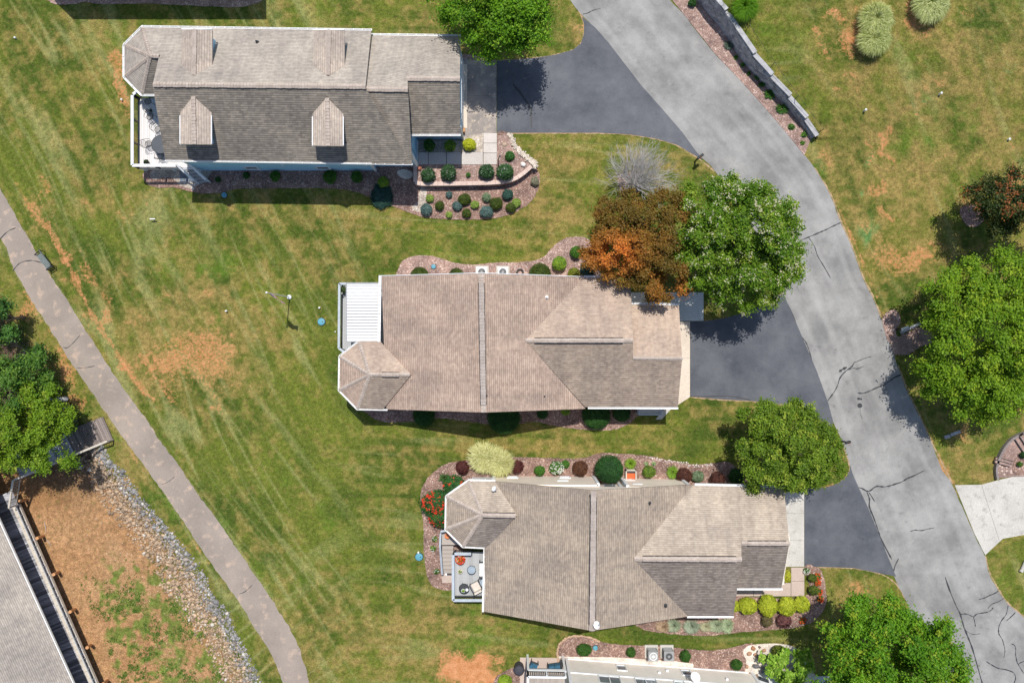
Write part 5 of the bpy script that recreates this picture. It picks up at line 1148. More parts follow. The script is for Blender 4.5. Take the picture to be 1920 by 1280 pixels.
# ---------------- trees ----------------
GR1 = ((.085, .21, .008), (.17, .36, .015), (.26, .42, .03))
GR6 = ((.115, .24, .010), (.225, .37, .02), (.33, .45, .03))
GR4 = ((.095, .18, .012), (.19, .30, .025), (.34, .42, .05))
tree('maple_tree', [(905, 8, 5.5, 70, 62, 2.6), (965, 20, 5.3, 62, 60, 2.4), (925, 62, 4.6, 62, 42, 1.9), (860, -12, 5.0, 50, 50, 2.0), (990, 55, 4.6, 38, 34, 1.6)], 'bright green tree at the top edge, leaning over the blue house garage corner', GR1, 1400, 34, .088, rc=.34, spray=1.9, bough=2.6)
def orange_patch(P_, base):
    k = S * (1 - P_[:, 2] / H); x = P_[:, 0] / k + 960; y = 640 - P_[:, 1] / k
    m = .9 * np.exp(-(((x - 1155) / 58) ** 2 + ((y - 474) / 38) ** 2) ** 1.6) + .5 * np.exp(-(((x - 1260) / 40) ** 2 + ((y - 540) / 26) ** 2)) + .7 * (fbm(x / 16, y / 16, 5) - .5)
    m = np.clip(m, 0, 1)[:, None]; return base * (1 - m) + np.array([.74, .25, .045]) * m * rng.uniform(.8, 1.2, (len(P_), 1))
tree('copper_tree', [(1192, 455, 4.6, 82, 82, 2.6), (1150, 470, 4.3, 58, 56, 2.1), (1245, 420, 4.6, 55, 60, 2.1), (1238, 520, 4.3, 52, 48, 2.0), (1165, 405, 4.2, 52, 42, 1.8)], 'brown and orange leaved tree between the tan house and the flowering tree', ((.135, .10, .018), (.25, .15, .028), (.15, .15, .022)), 2300, 30, .075, rc=.27, spray=1.1, colorfn=orange_patch, r=.2, bough=3.8, brad=.45)
tree('flowering_tree', [(1380, 448, 5.2, 112, 112, 3.3), (1345, 395, 5.0, 62, 66, 2.3), (1430, 420, 5.0, 62, 66, 2.2), (1400, 525, 4.6, 78, 58, 2.0), (1320, 480, 4.8, 50, 62, 2.0), (1450, 490, 4.6, 50, 55, 2.0)], 'large round green tree dotted with cream blossom beside the road', ((.075, .18, .010), (.18, .31, .02), (.27, .37, .04)), 2700, 32, .082, rc=.30, flowers=.24, r=.22, spray=1.4, bough=3.6, brad=.48)
tree('round_tree', [(1470, 838, 4.4, 84, 82, 2.5), (1430, 800, 4.1, 46, 46, 1.7), (1520, 850, 4.1, 52, 56, 1.8), (1440, 880, 3.9, 48, 42, 1.7), (1480, 790, 4.1, 50, 40, 1.7)], 'yellow green round tree between the middle and lower driveways', GR4, 1500, 34, .082, rc=.30, spray=1.1, bough=3.2, brad=.5)
tree('spreading_tree', [(1660, 1235, 6.0, 105, 96, 3.2), (1600, 1190, 5.6, 58, 62, 2.3), (1720, 1190, 5.4, 62, 52, 2.0), (1740, 1262, 5.4, 68, 60, 2.0), (1600, 1290, 5.4, 62, 50, 2.1), (1640, 1150, 5.2, 50, 38, 1.7), (1700, 1330, 5, 80, 50, 2)], 'wide green tree at the bottom edge overhanging the road', ((.075, .215, .008), (.17, .35, .018), (.30, .40, .03)), 2600, 34, .088, rc=.34, spray=1.6, bough=2.6)
tree('roadside_tree', [(1835, 640, 4.6, 104, 116, 2.8), (1786, 562, 4.2, 58, 58, 2.0), (1868, 522, 4.2, 72, 50, 2.0), (1778, 692, 3.9, 58, 60, 1.9), (1870, 735, 4.2, 66, 50, 2.0), (1915, 640, 4.6, 70, 90, 2.3), (1822, 750, 3.9, 44, 34, 1.5), (1935, 560, 4.2, 50, 60, 2)], 'biggest bright green tree, at the right edge beside the road', GR6, 3200, 34, .085, rc=.33, spray=1.6, bough=3.2, brad=.55)
def tips(P_, base):
    m = (rng.random(len(P_)) < .17)[:, None]; return np.where(m, np.array([.33, .12, .04]), base)
tree('dark_tree', [(1876, 388, 4.0, 52, 46, 2.0), (1905, 366, 3.8, 46, 40, 1.8), (1850, 372, 3.6, 30, 34, 1.3), (1935, 400, 3.8, 50, 44, 1.8)], 'dark green tree with rusty orange leaf tips at the right edge of the upper lawn', ((.022, .045, .010), (.055, .085, .016), (.09, .10, .02)), 900, 28, .08, rc=.30, spray=1.4, colorfn=tips, base=(1848, 396), bough=3.2)
WG = ((.055, .15, .025), (.12, .25, .035), (.18, .30, .04)); WD = ((.045, .13, .03), (.10, .23, .04), (.14, .26, .04)); WL = ((.11, .22, .015), (.22, .35, .02), (.31, .40, .04))
wood = [('woodland_tree', [(14, 605, 2.6, 32, 36, 1.6), (-20, 580, 2.6, 34, 30, 1.5)], 'dark green tree at the left edge, just below the path bend', WD, 260), ('woodland_tree', [(66, 690, 1.8, 36, 34, 1.3), (40, 700, 1.8, 28, 24, 1.1)], 'small green tree in the wood beneath the bare branch', WG, 260), ('woodland_tree', [(10, 735, 3.0, 48, 48, 1.9), (-30, 700, 3.0, 44, 50, 1.9)], 'green tree at the left edge, middle of the wood', WG, 420),
 ('woodland_tree', [(62, 800, 3.2, 60, 58, 2.1), (22, 830, 3.2, 48, 50, 1.9), (90, 850, 2.8, 40, 36, 1.6), (75, 752, 2.8, 34, 28, 1.4), (105, 790, 2.4, 30, 32, 1.3), (-30, 830, 3.2, 60, 60, 2)], 'yellow green tree hanging over the upper end of the footbridge', WL, 1300), ('woodland_bush', [(128, 790, .9, 20, 16, .8)], 'low dark green bush at the uphill corner of the footbridge', WD, 70)]
for nm, lb, lab, cols, ncl in wood: tree(nm, lb, lab, cols, ncl, 28, .085, rc=.30, spray=1.3, bough=2.6, r=.12, limbs=9 if ncl < 300 else 14, cat='tree' if nm.endswith('tree') else 'bush')
# brush floor of the wood
n = 5200; q = rng.uniform([-44, -9.5], [-31.5, 9], (n, 2)); d_, sg_ = seg_dist(q[:, 0], q[:, 1], BASW); ok = (sg_ < 0) & (d_ > .5); q = q[ok]; n = len(q)
C = np.concatenate([q, (terrain(q[:, 0], q[:, 1]) + rng.uniform(0, .25, n))[:, None]], 1); mix = rng.random((n, 1)); colb = np.where(mix < .35, np.array([.05, .10, .02]), np.where(mix < .8, np.array([.14, .085, .07]), np.array([.26, .20, .17])))
C2 = (C[:, None, :] + rng.normal(size=(n, 6, 3)) * np.array([.16, .16, .06])).reshape(-1, 3); a = leaf_geo(C2, rng.normal(size=C2.shape) + np.array([0, 0, .8]), rng.uniform(.04, .10, len(C2)), np.repeat(colb, 6, 0) * rng.uniform(.6, 1.4, (len(C2), 1)), .35)
V, F, Cc = join([a]); o = np_mesh('undergrowth', V, F, M['blade'], None, col=Cc); tag(o, 'brown and green undergrowth and leaf litter on the floor of the wood', 'undergrowth', kind='stuff')
M['twig'] = plain('silver grey twigs', (.52, .50, .49), .8)
# bare grey trees
def bare(name, x, y, label, R, Ht, n=46, seed=1, z=0, mat='bark_pale', skew=(0, 0), r0=.05):
    rs = random.Random(seed); c = G(x, y, 0); c.z = z; o = thing(name, label, 'tree', tuple(c)); mb = MB()
    def br(p, d, L, r, lv):
        m = p + d * L * .5 + Vector((rs.uniform(-.07, .07), rs.uniform(-.07, .07), rs.uniform(-.03, .05))) * L; e = p + d * L + Vector((0, 0, rs.uniform(-.05, .1))) * L
        mb.tube([p, m, e], [r, r * .75, r * .45], 4 if lv > 1 else 6, caps=False)
        if lv < 4:
            for k in range(3 if lv < 3 else 2):
                nd = (d + Vector((rs.uniform(-.6, .6), rs.uniform(-.6, .6), rs.uniform(-.25, .35)))).normalized(); br(m.lerp(e, rs.uniform(.1, 1)), nd, L * rs.uniform(.5, .72), r * .5, lv + 1)
    mb.tube([c - Vector((0, 0, .05)), c + Vector((.05, .05, .5))], [r0 * 1.6, r0 * 1.2], 8)
    for k in range(n):
        a = rs.uniform(0, 6.28); el = rs.uniform(.35, 1.3); d = Vector((math.cos(a) * math.cos(el) + skew[0], math.sin(a) * math.cos(el) + skew[1], math.sin(el))).normalized()
        br(c + Vector((.03, .03, .4)), d, R * rs.uniform(.55, .8), r0 * rs.uniform(.4, .8), 1)
    mb.build('branches', M[mat], o); return o
bare('bare_tree', 1184, 350, 'leafless pale grey tree with a fan of twigs on the lawn above the copper tree', 2.6, 2.6, 85, 4, skew=(.15, .36), r0=.055, mat='twig')
c = G(50, 652, 0); bare('bare_sapling', 52, 660, 'small leafless grey sapling in the wood beside the footpath', .8, 1.2, 5, 8, z=tz(c.x, c.y), skew=(.1, .3), r0=.035)

# ---------------- shrubs and flowers ----------------
OL = ((.035, .06, .008), (.075, .11, .012)); DG = ((.015, .06, .012), (.04, .12, .02)); MG = ((.03, .10, .01), (.08, .20, .02)); LM = ((.10, .20, .02), (.26, .40, .035)); YL = ((.30, .34, .012), (.58, .60, .03)); LW = ((.15, .23, .04), (.30, .42, .08))
TL = ((.055, .105, .10), (.13, .21, .19)); GG = ((.09, .14, .07), (.22, .30, .17)); BU = ((.05, .012, .012), (.12, .035, .028)); BG = ((.02, .06, .05), (.05, .12, .09)); RH = ((.018, .05, .015), (.05, .12, .04))
W_ = np.array([.75, .75, .70]); PK = np.array([.60, .42, .40])
for a in [
 ('round_shrub', 409, 337, 5, 'small dark green plant in the mulch below the blue house, leftmost', DG), ('round_shrub', 462, 329, 6, 'dark green shrub in the mulch under the first blue wall window', DG), ('round_shrub', 516, 330, 9, 'loose green shrub at the middle of the blue wall', MG), ('round_shrub', 619, 332, 12, 'largest bright green ball shrub under the blue wall', MG), ('round_shrub', 669, 332, 10, 'green ball shrub under the blue wall, beside the largest one', MG), ('round_shrub', 719, 342, 10, 'yellow green ball shrub at the right end of the blue wall', LM),
 ('blue_shrub', 799, 393, 11, 'largest blue grey shrub at the left end of the curved mulch bed', TL), ('olive_shrub', 824, 386, 8, 'dark olive shrub just right of the largest blue grey shrub', OL), ('lime_shrub', 806, 372, 7, 'lime green shrub above the largest blue grey shrub', LW), ('blue_shrub', 842, 365, 6, 'small blue grey shrub close under the pinkish retaining wall', TL), ('blue_shrub', 857, 386, 9, 'blue grey shrub touching a dark olive shrub in the curved bed', TL), ('olive_shrub', 871, 374, 11, 'dark olive ball shrub upper right of a blue grey one, mid bed', OL), ('lime_shrub', 890, 384, 8, 'lime green shrub in the middle of the curved bed', LW), ('lime_shrub', 842, 403, 6, 'smallest lime green shrub at the lower rim of the curved bed', LW),
 ('olive_shrub', 875, 400, 8, 'dark olive shrub at the lower rim of the curved bed', OL), ('sage_shrub', 912, 370, 8, 'pale sage shrub under the middle of the retaining wall', GG), ('blue_shrub', 912, 397, 12, 'blue green shrub at the lower rim right of the middle', BG if False else TL), ('olive_shrub', 930, 382, 12, 'largest dark olive ball in the right half of the curved bed', OL), ('sage_shrub', 952, 365, 10, 'grey green shrub under the right end of the retaining wall', BG), ('olive_shrub', 958, 389, 9, 'dark olive shrub partly behind a pale lime one at the right', OL), ('lime_shrub', 968, 381, 8, 'pale lime shrub at the right end of the curved bed', LW), ('sage_shrub', 1003, 340, 8, 'faded sage plant at the outer tip of the curved bed', ((.16, .15, .09), (.30, .29, .20)))]:
    ball(a[0], a[1], a[2], a[3], a[4], a[5][0], a[5][1], z0=.03, loose=.08 if 'olive' not in a[0] else .0, squash=.8)
ball('creeping_juniper', 716, 368, 20, 'teal spreading juniper at the lawn edge under the blue house', BG[0], BG[1], z0=.02, squash=.3, loose=.15, rough=.2, leaf=.06)
ZT = .6
for a in [('rhododendron', 803, 328, 12, 'dark leafy shrub on the terrace, first from the left', RH), ('rhododendron', 841, 324, 13, 'dark leafy shrub on the terrace, second from the left', RH), ('rhododendron', 912, 322, 13, 'dark leafy shrub on the terrace below the walkway bend', RH), ('rhododendron', 947, 322, 14, 'dark leafy shrub on the terrace nearest the curved end of the wall', ((.02, .06, .02), (.06, .15, .04)))]:
    ball(a[0], a[1], a[2], a[3], a[4], a[5][0], a[5][1], z0=ZT, loose=.16, leaf=.07, flowers=((.45, .47, .42), 22, .03), rough=.14)
ball('leafy_shrub', 956, 293, 9, 'green leafy shrub right of the front walkway', MG[0], (.06, .17, .04), z0=.4, loose=.12); ball('seedling_shrub', 878, 328, 4, 'tiny green plant between the dark terrace shrubs', DG[0], MG[1], z0=ZT)
ball('walk_shrub', 805, 273, 11, 'dark green shrub in the pebbles under the garage wall', DG[0], MG[1], z0=ZT); ball('walk_shrub', 844, 273, 11, 'mid green shrub in the pebbles, between dark and yellow ones', MG[0], LM[1], z0=ZT); ball('golden_shrub', 880, 271, 12, 'golden yellow shrub in the pebbles at the walkway corner', YL[0], YL[1], z0=.5)
ball('salmon_flower', 787, 315, 3.5, 'small salmon flowers at the corner of the terrace wall', (.5, .16, .10), (.65, .30, .2), z0=ZT, cat='flowers', n=160)
# house 2 beds
for a in [('boxwood_dome', 787, 518, 17, 'clipped green dome half under the tan roof edge, leftmost', OL, .7), ('boxwood_dome', 856, 517, 14, 'clipped green dome half under the tan roof edge, left of the air conditioners', OL, .7), ('boxwood_dome', 1012, 514, 20, 'clipped green dome half under the tan roof edge, right of the hose reel', OL, .8), ('lime_ball', 1049, 494, 13, 'round lime green ball in the mulch above the tan house', LM, .95), ('lime_ball', 1080, 473, 11, 'green ball in the mulch beside the copper tree', MG, .95), ('yellow_shrub', 1076, 513, 11, 'olive yellow shrub at the roof corner by the copper tree', ((.12, .15, .015), (.25, .27, .03)), .9), ('shade_shrub', 1102, 505, 14, 'dark bluish shrub in the shade of the copper tree', BG, .9),
 ('boxwood_dome', 795, 778, 20, 'dark clipped dome in the shade under the tan roof, left', DG, .5), ('boxwood_dome', 945, 783, 30, 'largest dark dome in the shade below the tan house', DG, .5), ('boxwood_dome', 1118, 778, 26, 'dark dome with a sunlit rim in the lower mulch', DG, .55), ('shade_shrub', 1165, 774, 16, 'dark loose shrub beside the side stoop', DG, .7), ('shade_shrub', 1017, 775, 10, 'small dark shrub in the shade right of the largest dome', DG, .7), ('lime_ball', 1060, 770, 8, 'small yellow green shrub under the lower tan eave', LM, .8)]:
    ball(a[0], a[1], a[2], a[3], a[4], a[5][0], a[5][1], z0=.03, squash=a[6], rough=.03 if 'dome' in a[0] else .08)
# house 3 north bed
for a in [('burgundy_shrub', 867, 876, 12, 'dark red shrub left of the pale grass clump', BU), ('burgundy_shrub', 969, 874, 12, 'dark red shrub right of the pale grass clump', BU), ('burgundy_shrub', 1088, 878, 14, 'brownish red ball left of the big dark green ball', ((.06, .025, .015), (.14, .06, .03))), ('burgundy_shrub', 1283, 891, 14, 'brownish red ball right of the second lime fern', ((.06, .02, .015), (.13, .05, .03))), ('burgundy_shrub', 1345, 899, 14, 'brownish red ball at the right end of the upper bed', ((.05, .018, .015), (.12, .045, .03))),
 ('round_shrub', 1012, 882, 10, 'small green shrub left of the white flowers', MG), ('round_shrub', 1217, 884, 12, 'yellow green shrub right of the square planter', ((.06, .12, .012), (.16, .24, .03))), ('round_shrub', 1380, 893, 14, 'dark green shrub under the edge of the round tree', DG), ('grey_shrub', 1308, 893, 11, 'loose grey green plant between two brownish red balls', GG)]:
    ball(a[0], a[1], a[2], a[3], a[4], a[5][0], a[5][1], z0=.03, squash=.8, loose=.06)
ball('holly_ball', 1142, 879, 25, 'big dark green clipped ball against the cream wall', (.012, .05, .012), (.03, .10, .02), z0=.03, squash=1.2, rough=.03, leaf=.05)
ball('white_flower', 1044, 877, 13, 'mound of white flowers above the cream wall', MG[0], MG[1], z0=.03, squash=.6, flowers=((.80, .80, .76), 75, .042), loose=.1, cat='flowers'); ball('leafy_shrub', 1060, 870, 8, 'small bright green plant beside the white flowers', MG[0], MG[1], z0=.03, squash=.6)
blades('lime_fern', [(1181, 868, 13, 13)], 'lime green spiky fern behind the square planter', (.14, .26, .02), (.32, .48, .05), 260, .5, .035); blades('lime_fern', [(1260, 884, 14, 15)], 'lime green spiky fern left of a brownish red ball', (.12, .25, .02), (.28, .45, .05), 260, .5, .035)
for k, (x, y, lab) in enumerate(((1212, 869, 'few pale hosta leaves above the yellow green shrub'), (1226, 869, 'small pale hosta to the right of the other small hosta'))): ball('hosta', x, y, 4, lab, (.2, .32, .1), (.5, .6, .35), z0=.03, n=60, squash=.4, cat='plant')
# hibiscus hedge left of house 3
def redbush(x, y, rx, ry, lab, nf, z=.03): 
    ball('hibiscus_bush', x, y, rx, lab, (.012, .06, .015), (.05, .15, .03), z0=z, squash=.85, ry=ry, loose=.22, leaf=.075, rough=.2, flowers=((.80, .06, .03), int(nf * 2.6), .07), cat='bush')
redbush(820, 942, 27, 21, 'upper red flowering bush left of the taupe turret', 46); redbush(829, 968, 24, 17, 'lower red flowering bush left of the taupe turret', 34); redbush(851, 908, 19, 15, 'dark green bush with few red flowers at the turret corner', 8)
blades('spiky_plant', [(835, 895, 16, 12)], 'spiky dark green plant with whitish blooms above the red bushes', (.03, .09, .02), (.09, .18, .04), 150, .5, .03)
for x, y, lab in ((815, 1010, 'sparse white flowered plant in the mulch beside the grey stair, upper'), (812, 1028, 'sparse green plant in the mulch beside the grey stair, lower'), (819, 1071, 'small green plant at the foot of the grey stair')): ball('bedding_plant', x, y, 5.5, lab, MG[0], LW[1], z0=.03, n=90, loose=.3, squash=.5, flowers=((.7, .7, .66), 6, .035), cat='plant')
# house 3 south beds
blades('pale_grass', [(920, 860, 37, 27)] if False else [(907, 855, 31, 31), (924, 858, 30, 28), (938, 866, 29, 28)], 'big pale yellow ornamental grass clump at the corner of the taupe house', (.46, .46, .16), (.80, .79, .44), 6000, 1.3, .034, spread=.45)
for k, (x, y, rx, ry, ca, cb, lab) in enumerate(((1243, 1172, 17, 12, (.32, .22, .14), (.55, .42, .30), 'dry tan grass tuft at the left end of the row below the taupe roof'), (1262, 1170, 17, 14, (.24, .30, .20), (.46, .52, .38), 'grey green grass tuft right of the dry tan one'), (1296, 1172, 19, 15, (.24, .30, .22), (.44, .50, .38), 'widest grey green grass tuft in the middle of the row'), (1322, 1172, 13, 10, (.36, .36, .22), (.55, .54, .38), 'yellowish small grass tuft in the row'), (1342, 1170, 20, 14, (.26, .32, .2), (.48, .54, .38), 'grey green grass tuft, second from the right in the row'), (1362, 1170, 14, 16, (.30, .38, .22), (.50, .58, .40), 'palest grass tuft at the right end of the row'))):
    blades('grass_tuft', [(x, y, rx, ry)], lab, tuple(v * 1.1 for v in ca), tuple(min(.85, v * 1.25) for v in cb), 620, .6, .02, spread=.4, group='grass tufts below the taupe roof')
for a in ((1377, 1136, 11, 'golden shrub half hidden at the left end of the yellow row'), (1402, 1135, 16, 'golden shrub, largest at the left of the open row'), (1440, 1134, 18, 'widest golden shrub with orange tinted leaves, mid row'), (1475, 1136, 16, 'golden shrub third from the left in the open row'), (1503, 1132, 15, 'golden shrub at the right end of the row')): ball('golden_shrub', a[0], a[1], a[2], a[3], (.24, .30, .015), (.50, .55, .04), z0=.03, squash=.72, group='golden shrubs in a row', leaf=.055, rough=.12)
ball('golden_shrub', 1474, 1079, 9, 'single golden shrub at the garage corner beside the walkway', (.28, .30, .02), (.5, .5, .04), z0=.03, ry=11)
ball('purple_shrub', 1438, 1163, 10, 'dull purple green shrub below the golden row', (.08, .07, .03), (.17, .14, .06), z0=.03, squash=.7); ball('purple_shrub', 1470, 1163, 14, 'larger purple shrub below the golden row', (.09, .03, .035), (.20, .09, .08), z0=.03, squash=.7)
ball('round_shrub', 1523, 1083, 8, 'green ball by the lower driveway, upper of two', OL[0], (.12, .16, .02), z0=.03); ball('round_shrub', 1525, 1106, 9, 'green ball by the lower driveway, lower of two', OL[0], (.14, .18, .02), z0=.03)
for x, y, lab in ((1533, 1080, 'cluster of red orange flowers beside the upper green ball'), (1533, 1092, 'cluster of red orange flowers between the two green balls'), (1536, 1108, 'cluster of red orange flowers beside the lower green ball'), (1538, 1122, 'cluster of orange flowers near the bed rim'), (1505, 1163, 'orange red bedding flowers at the lower right of the bed')): ball('bedding_flowers', x, y, 6, lab, (.06, .12, .02), (.16, .2, .03), z0=.03, n=110, loose=.25, squash=.45, flowers=((.75, .10, .02), 26, .04), cat='flowers')
ball('white_flower', 1512, 1070, 6, 'small white flowers at the driveway corner of the lower bed', MG[0], MG[1], z0=.03, n=120, squash=.5, flowers=((.8, .8, .76), 22, .035), cat='flowers')
# house 4 beds
for a in ((1095, 1217, 13, 'dark green round shrub in the mulch beside the blue green lid', DG), (1183, 1222, 9, 'dark green shrub left of the two air conditioners', DG), (1285, 1229, 10, 'dark green shrub right of the two air conditioners', DG), (1381, 1245, 11, 'dark green ball at the pale wall corner', DG)): ball('round_shrub', a[0], a[1], a[2], a[3], (.02, .07, .008), (.05, .13, .015), z0=.03)
ball('lime_ball', 947, 1277, 13, 'lime green ball in the mulch at the bottom edge by the black grill', (.12, .22, .015), (.30, .42, .03), z0=.03)
ball('olive_shrub', 1460, 1222, 14, 'olive green ball in the white gravel', OL[0], (.13, .16, .015), z0=.05)
tree('broadleaf_shrub', [(1475, 1252, 1.3, 34, 32, 1.1), (1500, 1240, 1.1, 20, 22, .8), (1448, 1245, 1.1, 18, 20, .8), (1480, 1285, 1.2, 30, 22, 1)], 'big bright green broad leaved shrub in the white gravel bed', ((.15, .31, .02), (.30, .50, .06), (.42, .60, .10)), 620, 12, .12, rc=.24, bough=5, brad=.3, spray=.8, r=.05, limbs=6, cat='shrub', up=.9, inner=.3)
# right lawn grasses
BK = lambda x, y: bank_at(x, y)
blades('variegated_grass', [(1634, 43, 33, 33), (1630, 80, 32, 31)], 'tall oval pale green grass clump on the upper right lawn', (.34, .42, .10), (.78, .80, .42), 9000, 1.5, .019, spread=.45, zfun=BK)
blades('variegated_grass', [(1735, 12, 35, 38)], 'pale green grass clump cut by the top edge, right of the oval one', (.34, .42, .12), (.78, .80, .44), 5600, 1.5, .019, spread=.45, zfun=BK)
blades('green_grass', [(1392, 18, 28, 30)], 'bright green grass clump on top of the stone wall', (.07, .20, .01), (.19, .38, .02), 1700, 1.2, .022, spread=.3, zfun=BK)
ball('evergreen_shrub', 1298, 6, 7, 'small dark evergreen in the mulch strip at the top of the stone wall', DG[0], DG[1], z0=.02, loose=.2)
for x, y, r, lab in ((1366, 86, 12, 'grey green plant trailing from the foot of the stone wall'), (1420, 145, 10, 'green lily clump at the foot of the wall, uppermost'), (1427, 160, 7, 'small green lily clump beside the road strip'), (1443, 178, 14, 'larger green lily clump at the foot of the wall'), (1465, 205, 15, 'largest green lily clump near the lower end of the wall')): blades('lily_clump', [(x, y, r, r * .8)], lab, (.03, .11, .015) if r != 12 else (.09, .14, .10), (.10, .24, .03) if r != 12 else (.2, .27, .2), 170, .35, .03, cat='plant', spread=.5)
for x, y, r, lab in ((1484, 238, 7, 'bright green weed in the mulch strip near the wall end'), (1508, 252, 6, 'bright green plant touching the end of the stone wall'), (1505, 268, 4, 'lowest tiny weed in the mulch strip'), (1404, 138, 4, 'tiny dark weed in the upper mulch strip'), (1393, 122, 4, 'tiny weed higher in the mulch strip'), (1380, 108, 4, 'topmost tiny weed in the mulch strip')): ball('weed', x, y, r, lab, MG[0], (.16, .34, .03), z0=.02, n=80, squash=.4, loose=.3, cat='plant')
# ---------------- stone retaining wall beside the road ----------------
sw = thing('retaining_wall', 'tall grey split stone retaining wall stepping down beside the road', 'retaining wall', tuple(G(1411, 137)))
wb = resample(WALL_BASE, 600); wbw = np.array([tuple(G(*p))[:2] for p in wb]); dd = np.r_[0, np.cumsum(np.hypot(*np.diff(wbw, axis=0).T))]; LW_ = dd[-1]
def wp(s_): return Vector((np.interp(s_, dd, wbw[:, 0]), np.interp(s_, dd, wbw[:, 1]), 0))
blk = []
for v_ in range(5):
    mb = MB(); bm = bmesh.new(); bmesh.ops.create_cube(bm, size=1); rr = random.Random(v_)
    for vv in bm.verts:
        vv.co.x *= .43; vv.co.z *= .195; vv.co.y = vv.co.y * .3 + rr.uniform(-.035, .035); vv.co.x += rr.uniform(-.008, .008)
    me = bpy.data.meshes.new('block'); bm.to_mesh(me); bm.free(); me.materials.append(M['block']); blk.append(me)
nst = int(LW_ / .44); cnt = 0
stepz = lambda s_: float(bank_h(wp(min(LW_, (math.floor((s_ - .3) / 2.1) + .5) * 2.1 + .3)).y))
for c_ in range(11):
    for i in range(nst):
        s_ = (i + .5 + (.5 if c_ % 2 else 0)) * .44
        if s_ > LW_ - .1: continue
        top = float(bank_h(wp(s_).y)) + .05 if s_ > 8.0 else float(bank_h(wp(s_).y)) + .08
        if (c_ + .5) * .2 > top or s_ < 1.2: continue
        p = wp(s_); q = wp(min(LW_, s_ + .2)) - wp(max(0, s_ - .2)); a = math.atan2(q.y, q.x)
        o = link(bpy.data.objects.new('block', random.choice(blk))); o.parent = sw; o.rotation_euler = (0, 0, a + (math.pi if random.random() < .5 else 0))
        nn = Vector((-q.y, q.x, 0)).normalized(); nn = nn if nn.x > 0 else -nn
        o.location = p + nn * (.12 + .012 * c_) + Vector((0, 0, .1 + c_ * .2)) - wloc(sw); cnt += 1
sA = LW_ - 9.6
k = 0
while sA < LW_ - .2:
    sB = min(LW_ + .1, sA + 2.02); a = wp(sA + .02); b = wp(min(LW_, sB)); q = (b - a).normalized(); nn = Vector((-q.y, q.x, 0)); nn = nn if nn.x > 0 else -nn
    zt = float(bank_h(a.y)) + .16; mb = MB(); mb.bar(a + nn * .2 + Vector((0, 0, zt)), b + nn * .2 + Vector((0, 0, zt)), .34, .10, up=Vector((0, 0, 1))); mb.build('cap_slab', M['capstone'], sw); sA = sB + .0; k += 1
# earth behind the wall so that the stones lean on something
mb = MB()
for i in range(40):
    a = wp(LW_ * i / 40); b = wp(LW_ * (i + 1) / 40); q = (b - a).normalized(); nn = Vector((-q.y, q.x, 0)); nn = nn if nn.x > 0 else -nn
    za = float(bank_h(a.y)); zb = float(bank_h(b.y)); vs = [a + nn * .28, b + nn * .28, b + nn * .6, a + nn * .6]; vs2 = [vs[0] + Vector((0, 0, za)), vs[1] + Vector((0, 0, zb)), vs[2] + Vector((0, 0, zb)), vs[3] + Vector((0, 0, za))]
    mb.add(vs + vs2, [(4, 5, 6, 7), (0, 1, 5, 4), (2, 3, 7, 6), (0, 3, 2, 1)])
mb.build('backfill', M['soil'], sw)
wf = thing('wire_fence', 'low black post and wire fence running along the lawn above the stone wall', 'fence', tuple(bank_at(1447, 125)))
fp = [bank_at(x, y) for x, y in ((1398, 58), (1444, 127), (1488, 188), (1534, 249))]; mb = MB()
for p in fp: m2 = MB(); m2.tube([p, p + Vector((0, 0, 1.0))], .025, 6); m2.build('post', M['black'], wf)
for a, b in zip(fp[:-1], fp[1:]): mb.tube([a + Vector((0, 0, .98)), a.lerp(b, .5) + Vector((0, 0, .95)), b + Vector((0, 0, .98))], .011, 4)
mb.build('wire', M['dark_grey'], wf)
c = bank_at(1532, 253); o = thing('white_rock', 'small white rock at the lower end of the stone wall', 'rock', tuple(c)); rocks('stone', np.array([[c.x, c.y, c.z + .08]]), np.array([.13]), np.array([[.75, .73, .65]]), parent=o)

# ---------------- pinkish terrace wall by the blue house ----------------
def terr(y): return .6 * float(ss(250, 285, np.array(y)))
def GTz(x, y, dz=0): z = terr(y); p = G(x, y, 0); return Vector((p.x, p.y, z + dz))
def hsheet(name, px, dz, mat, th=.12, kind='structure'):
    mb = MB(); mb.prism([G(x, y, terr(y) + dz) for x, y in px], -th); return mb.build(name, M[mat], kind=kind)
hsheet('terrace_bed', [(778, 309), (906, 309), (932, 309), (932, 285), (932, 268), (932, 252), (958, 252), (963, 268), (975, 284), (996, 306), (998, 314), (986, 325), (972, 336), (955, 343), (935, 347), (860, 347), (779, 347)], -.02, 'mulch_pink', .5)
hsheet('pebble_terrace', [(783, 262), (866, 262), (906, 252), (906, 285), (783, 285)], .0, 'pebble', .5)
fw = thing('garden_wall', 'pinkish block retaining wall with a flat cap curving round the front terrace', 'retaining wall', tuple(G(860, 346)))
cl = [(779, 309), (779, 320), (779, 333), (779.5, 343), (790, 344.5), (830, 344.5), (870, 344), (910, 343), (935, 341.5), (955, 338.5), (970, 332.5), (984, 322.5), (996, 311.5)]
q = resample(cl, 300); cw = np.array([tuple(G(x, y, .68))[:2] for x, y in q]); dd2 = np.r_[0, np.cumsum(np.hypot(*np.diff(cw, axis=0).T))]; L2 = dd2[-1]
def cp(s_): return Vector((np.interp(s_, dd2, cw[:, 0]), np.interp(s_, dd2, cw[:, 1]), 0))
n = int(L2 / .42)
for i in range(n):
    a = cp(L2 * i / n + .006); b = cp(L2 * (i + 1) / n - .006); mb = MB(); e = random.uniform(-.004, .004); mb.bar(a + Vector((0, 0, .645 + e)), b + Vector((0, 0, .645 + e)), .29, .09); mb.build('cap_block', M['cap_pink'], fw)
bme = None
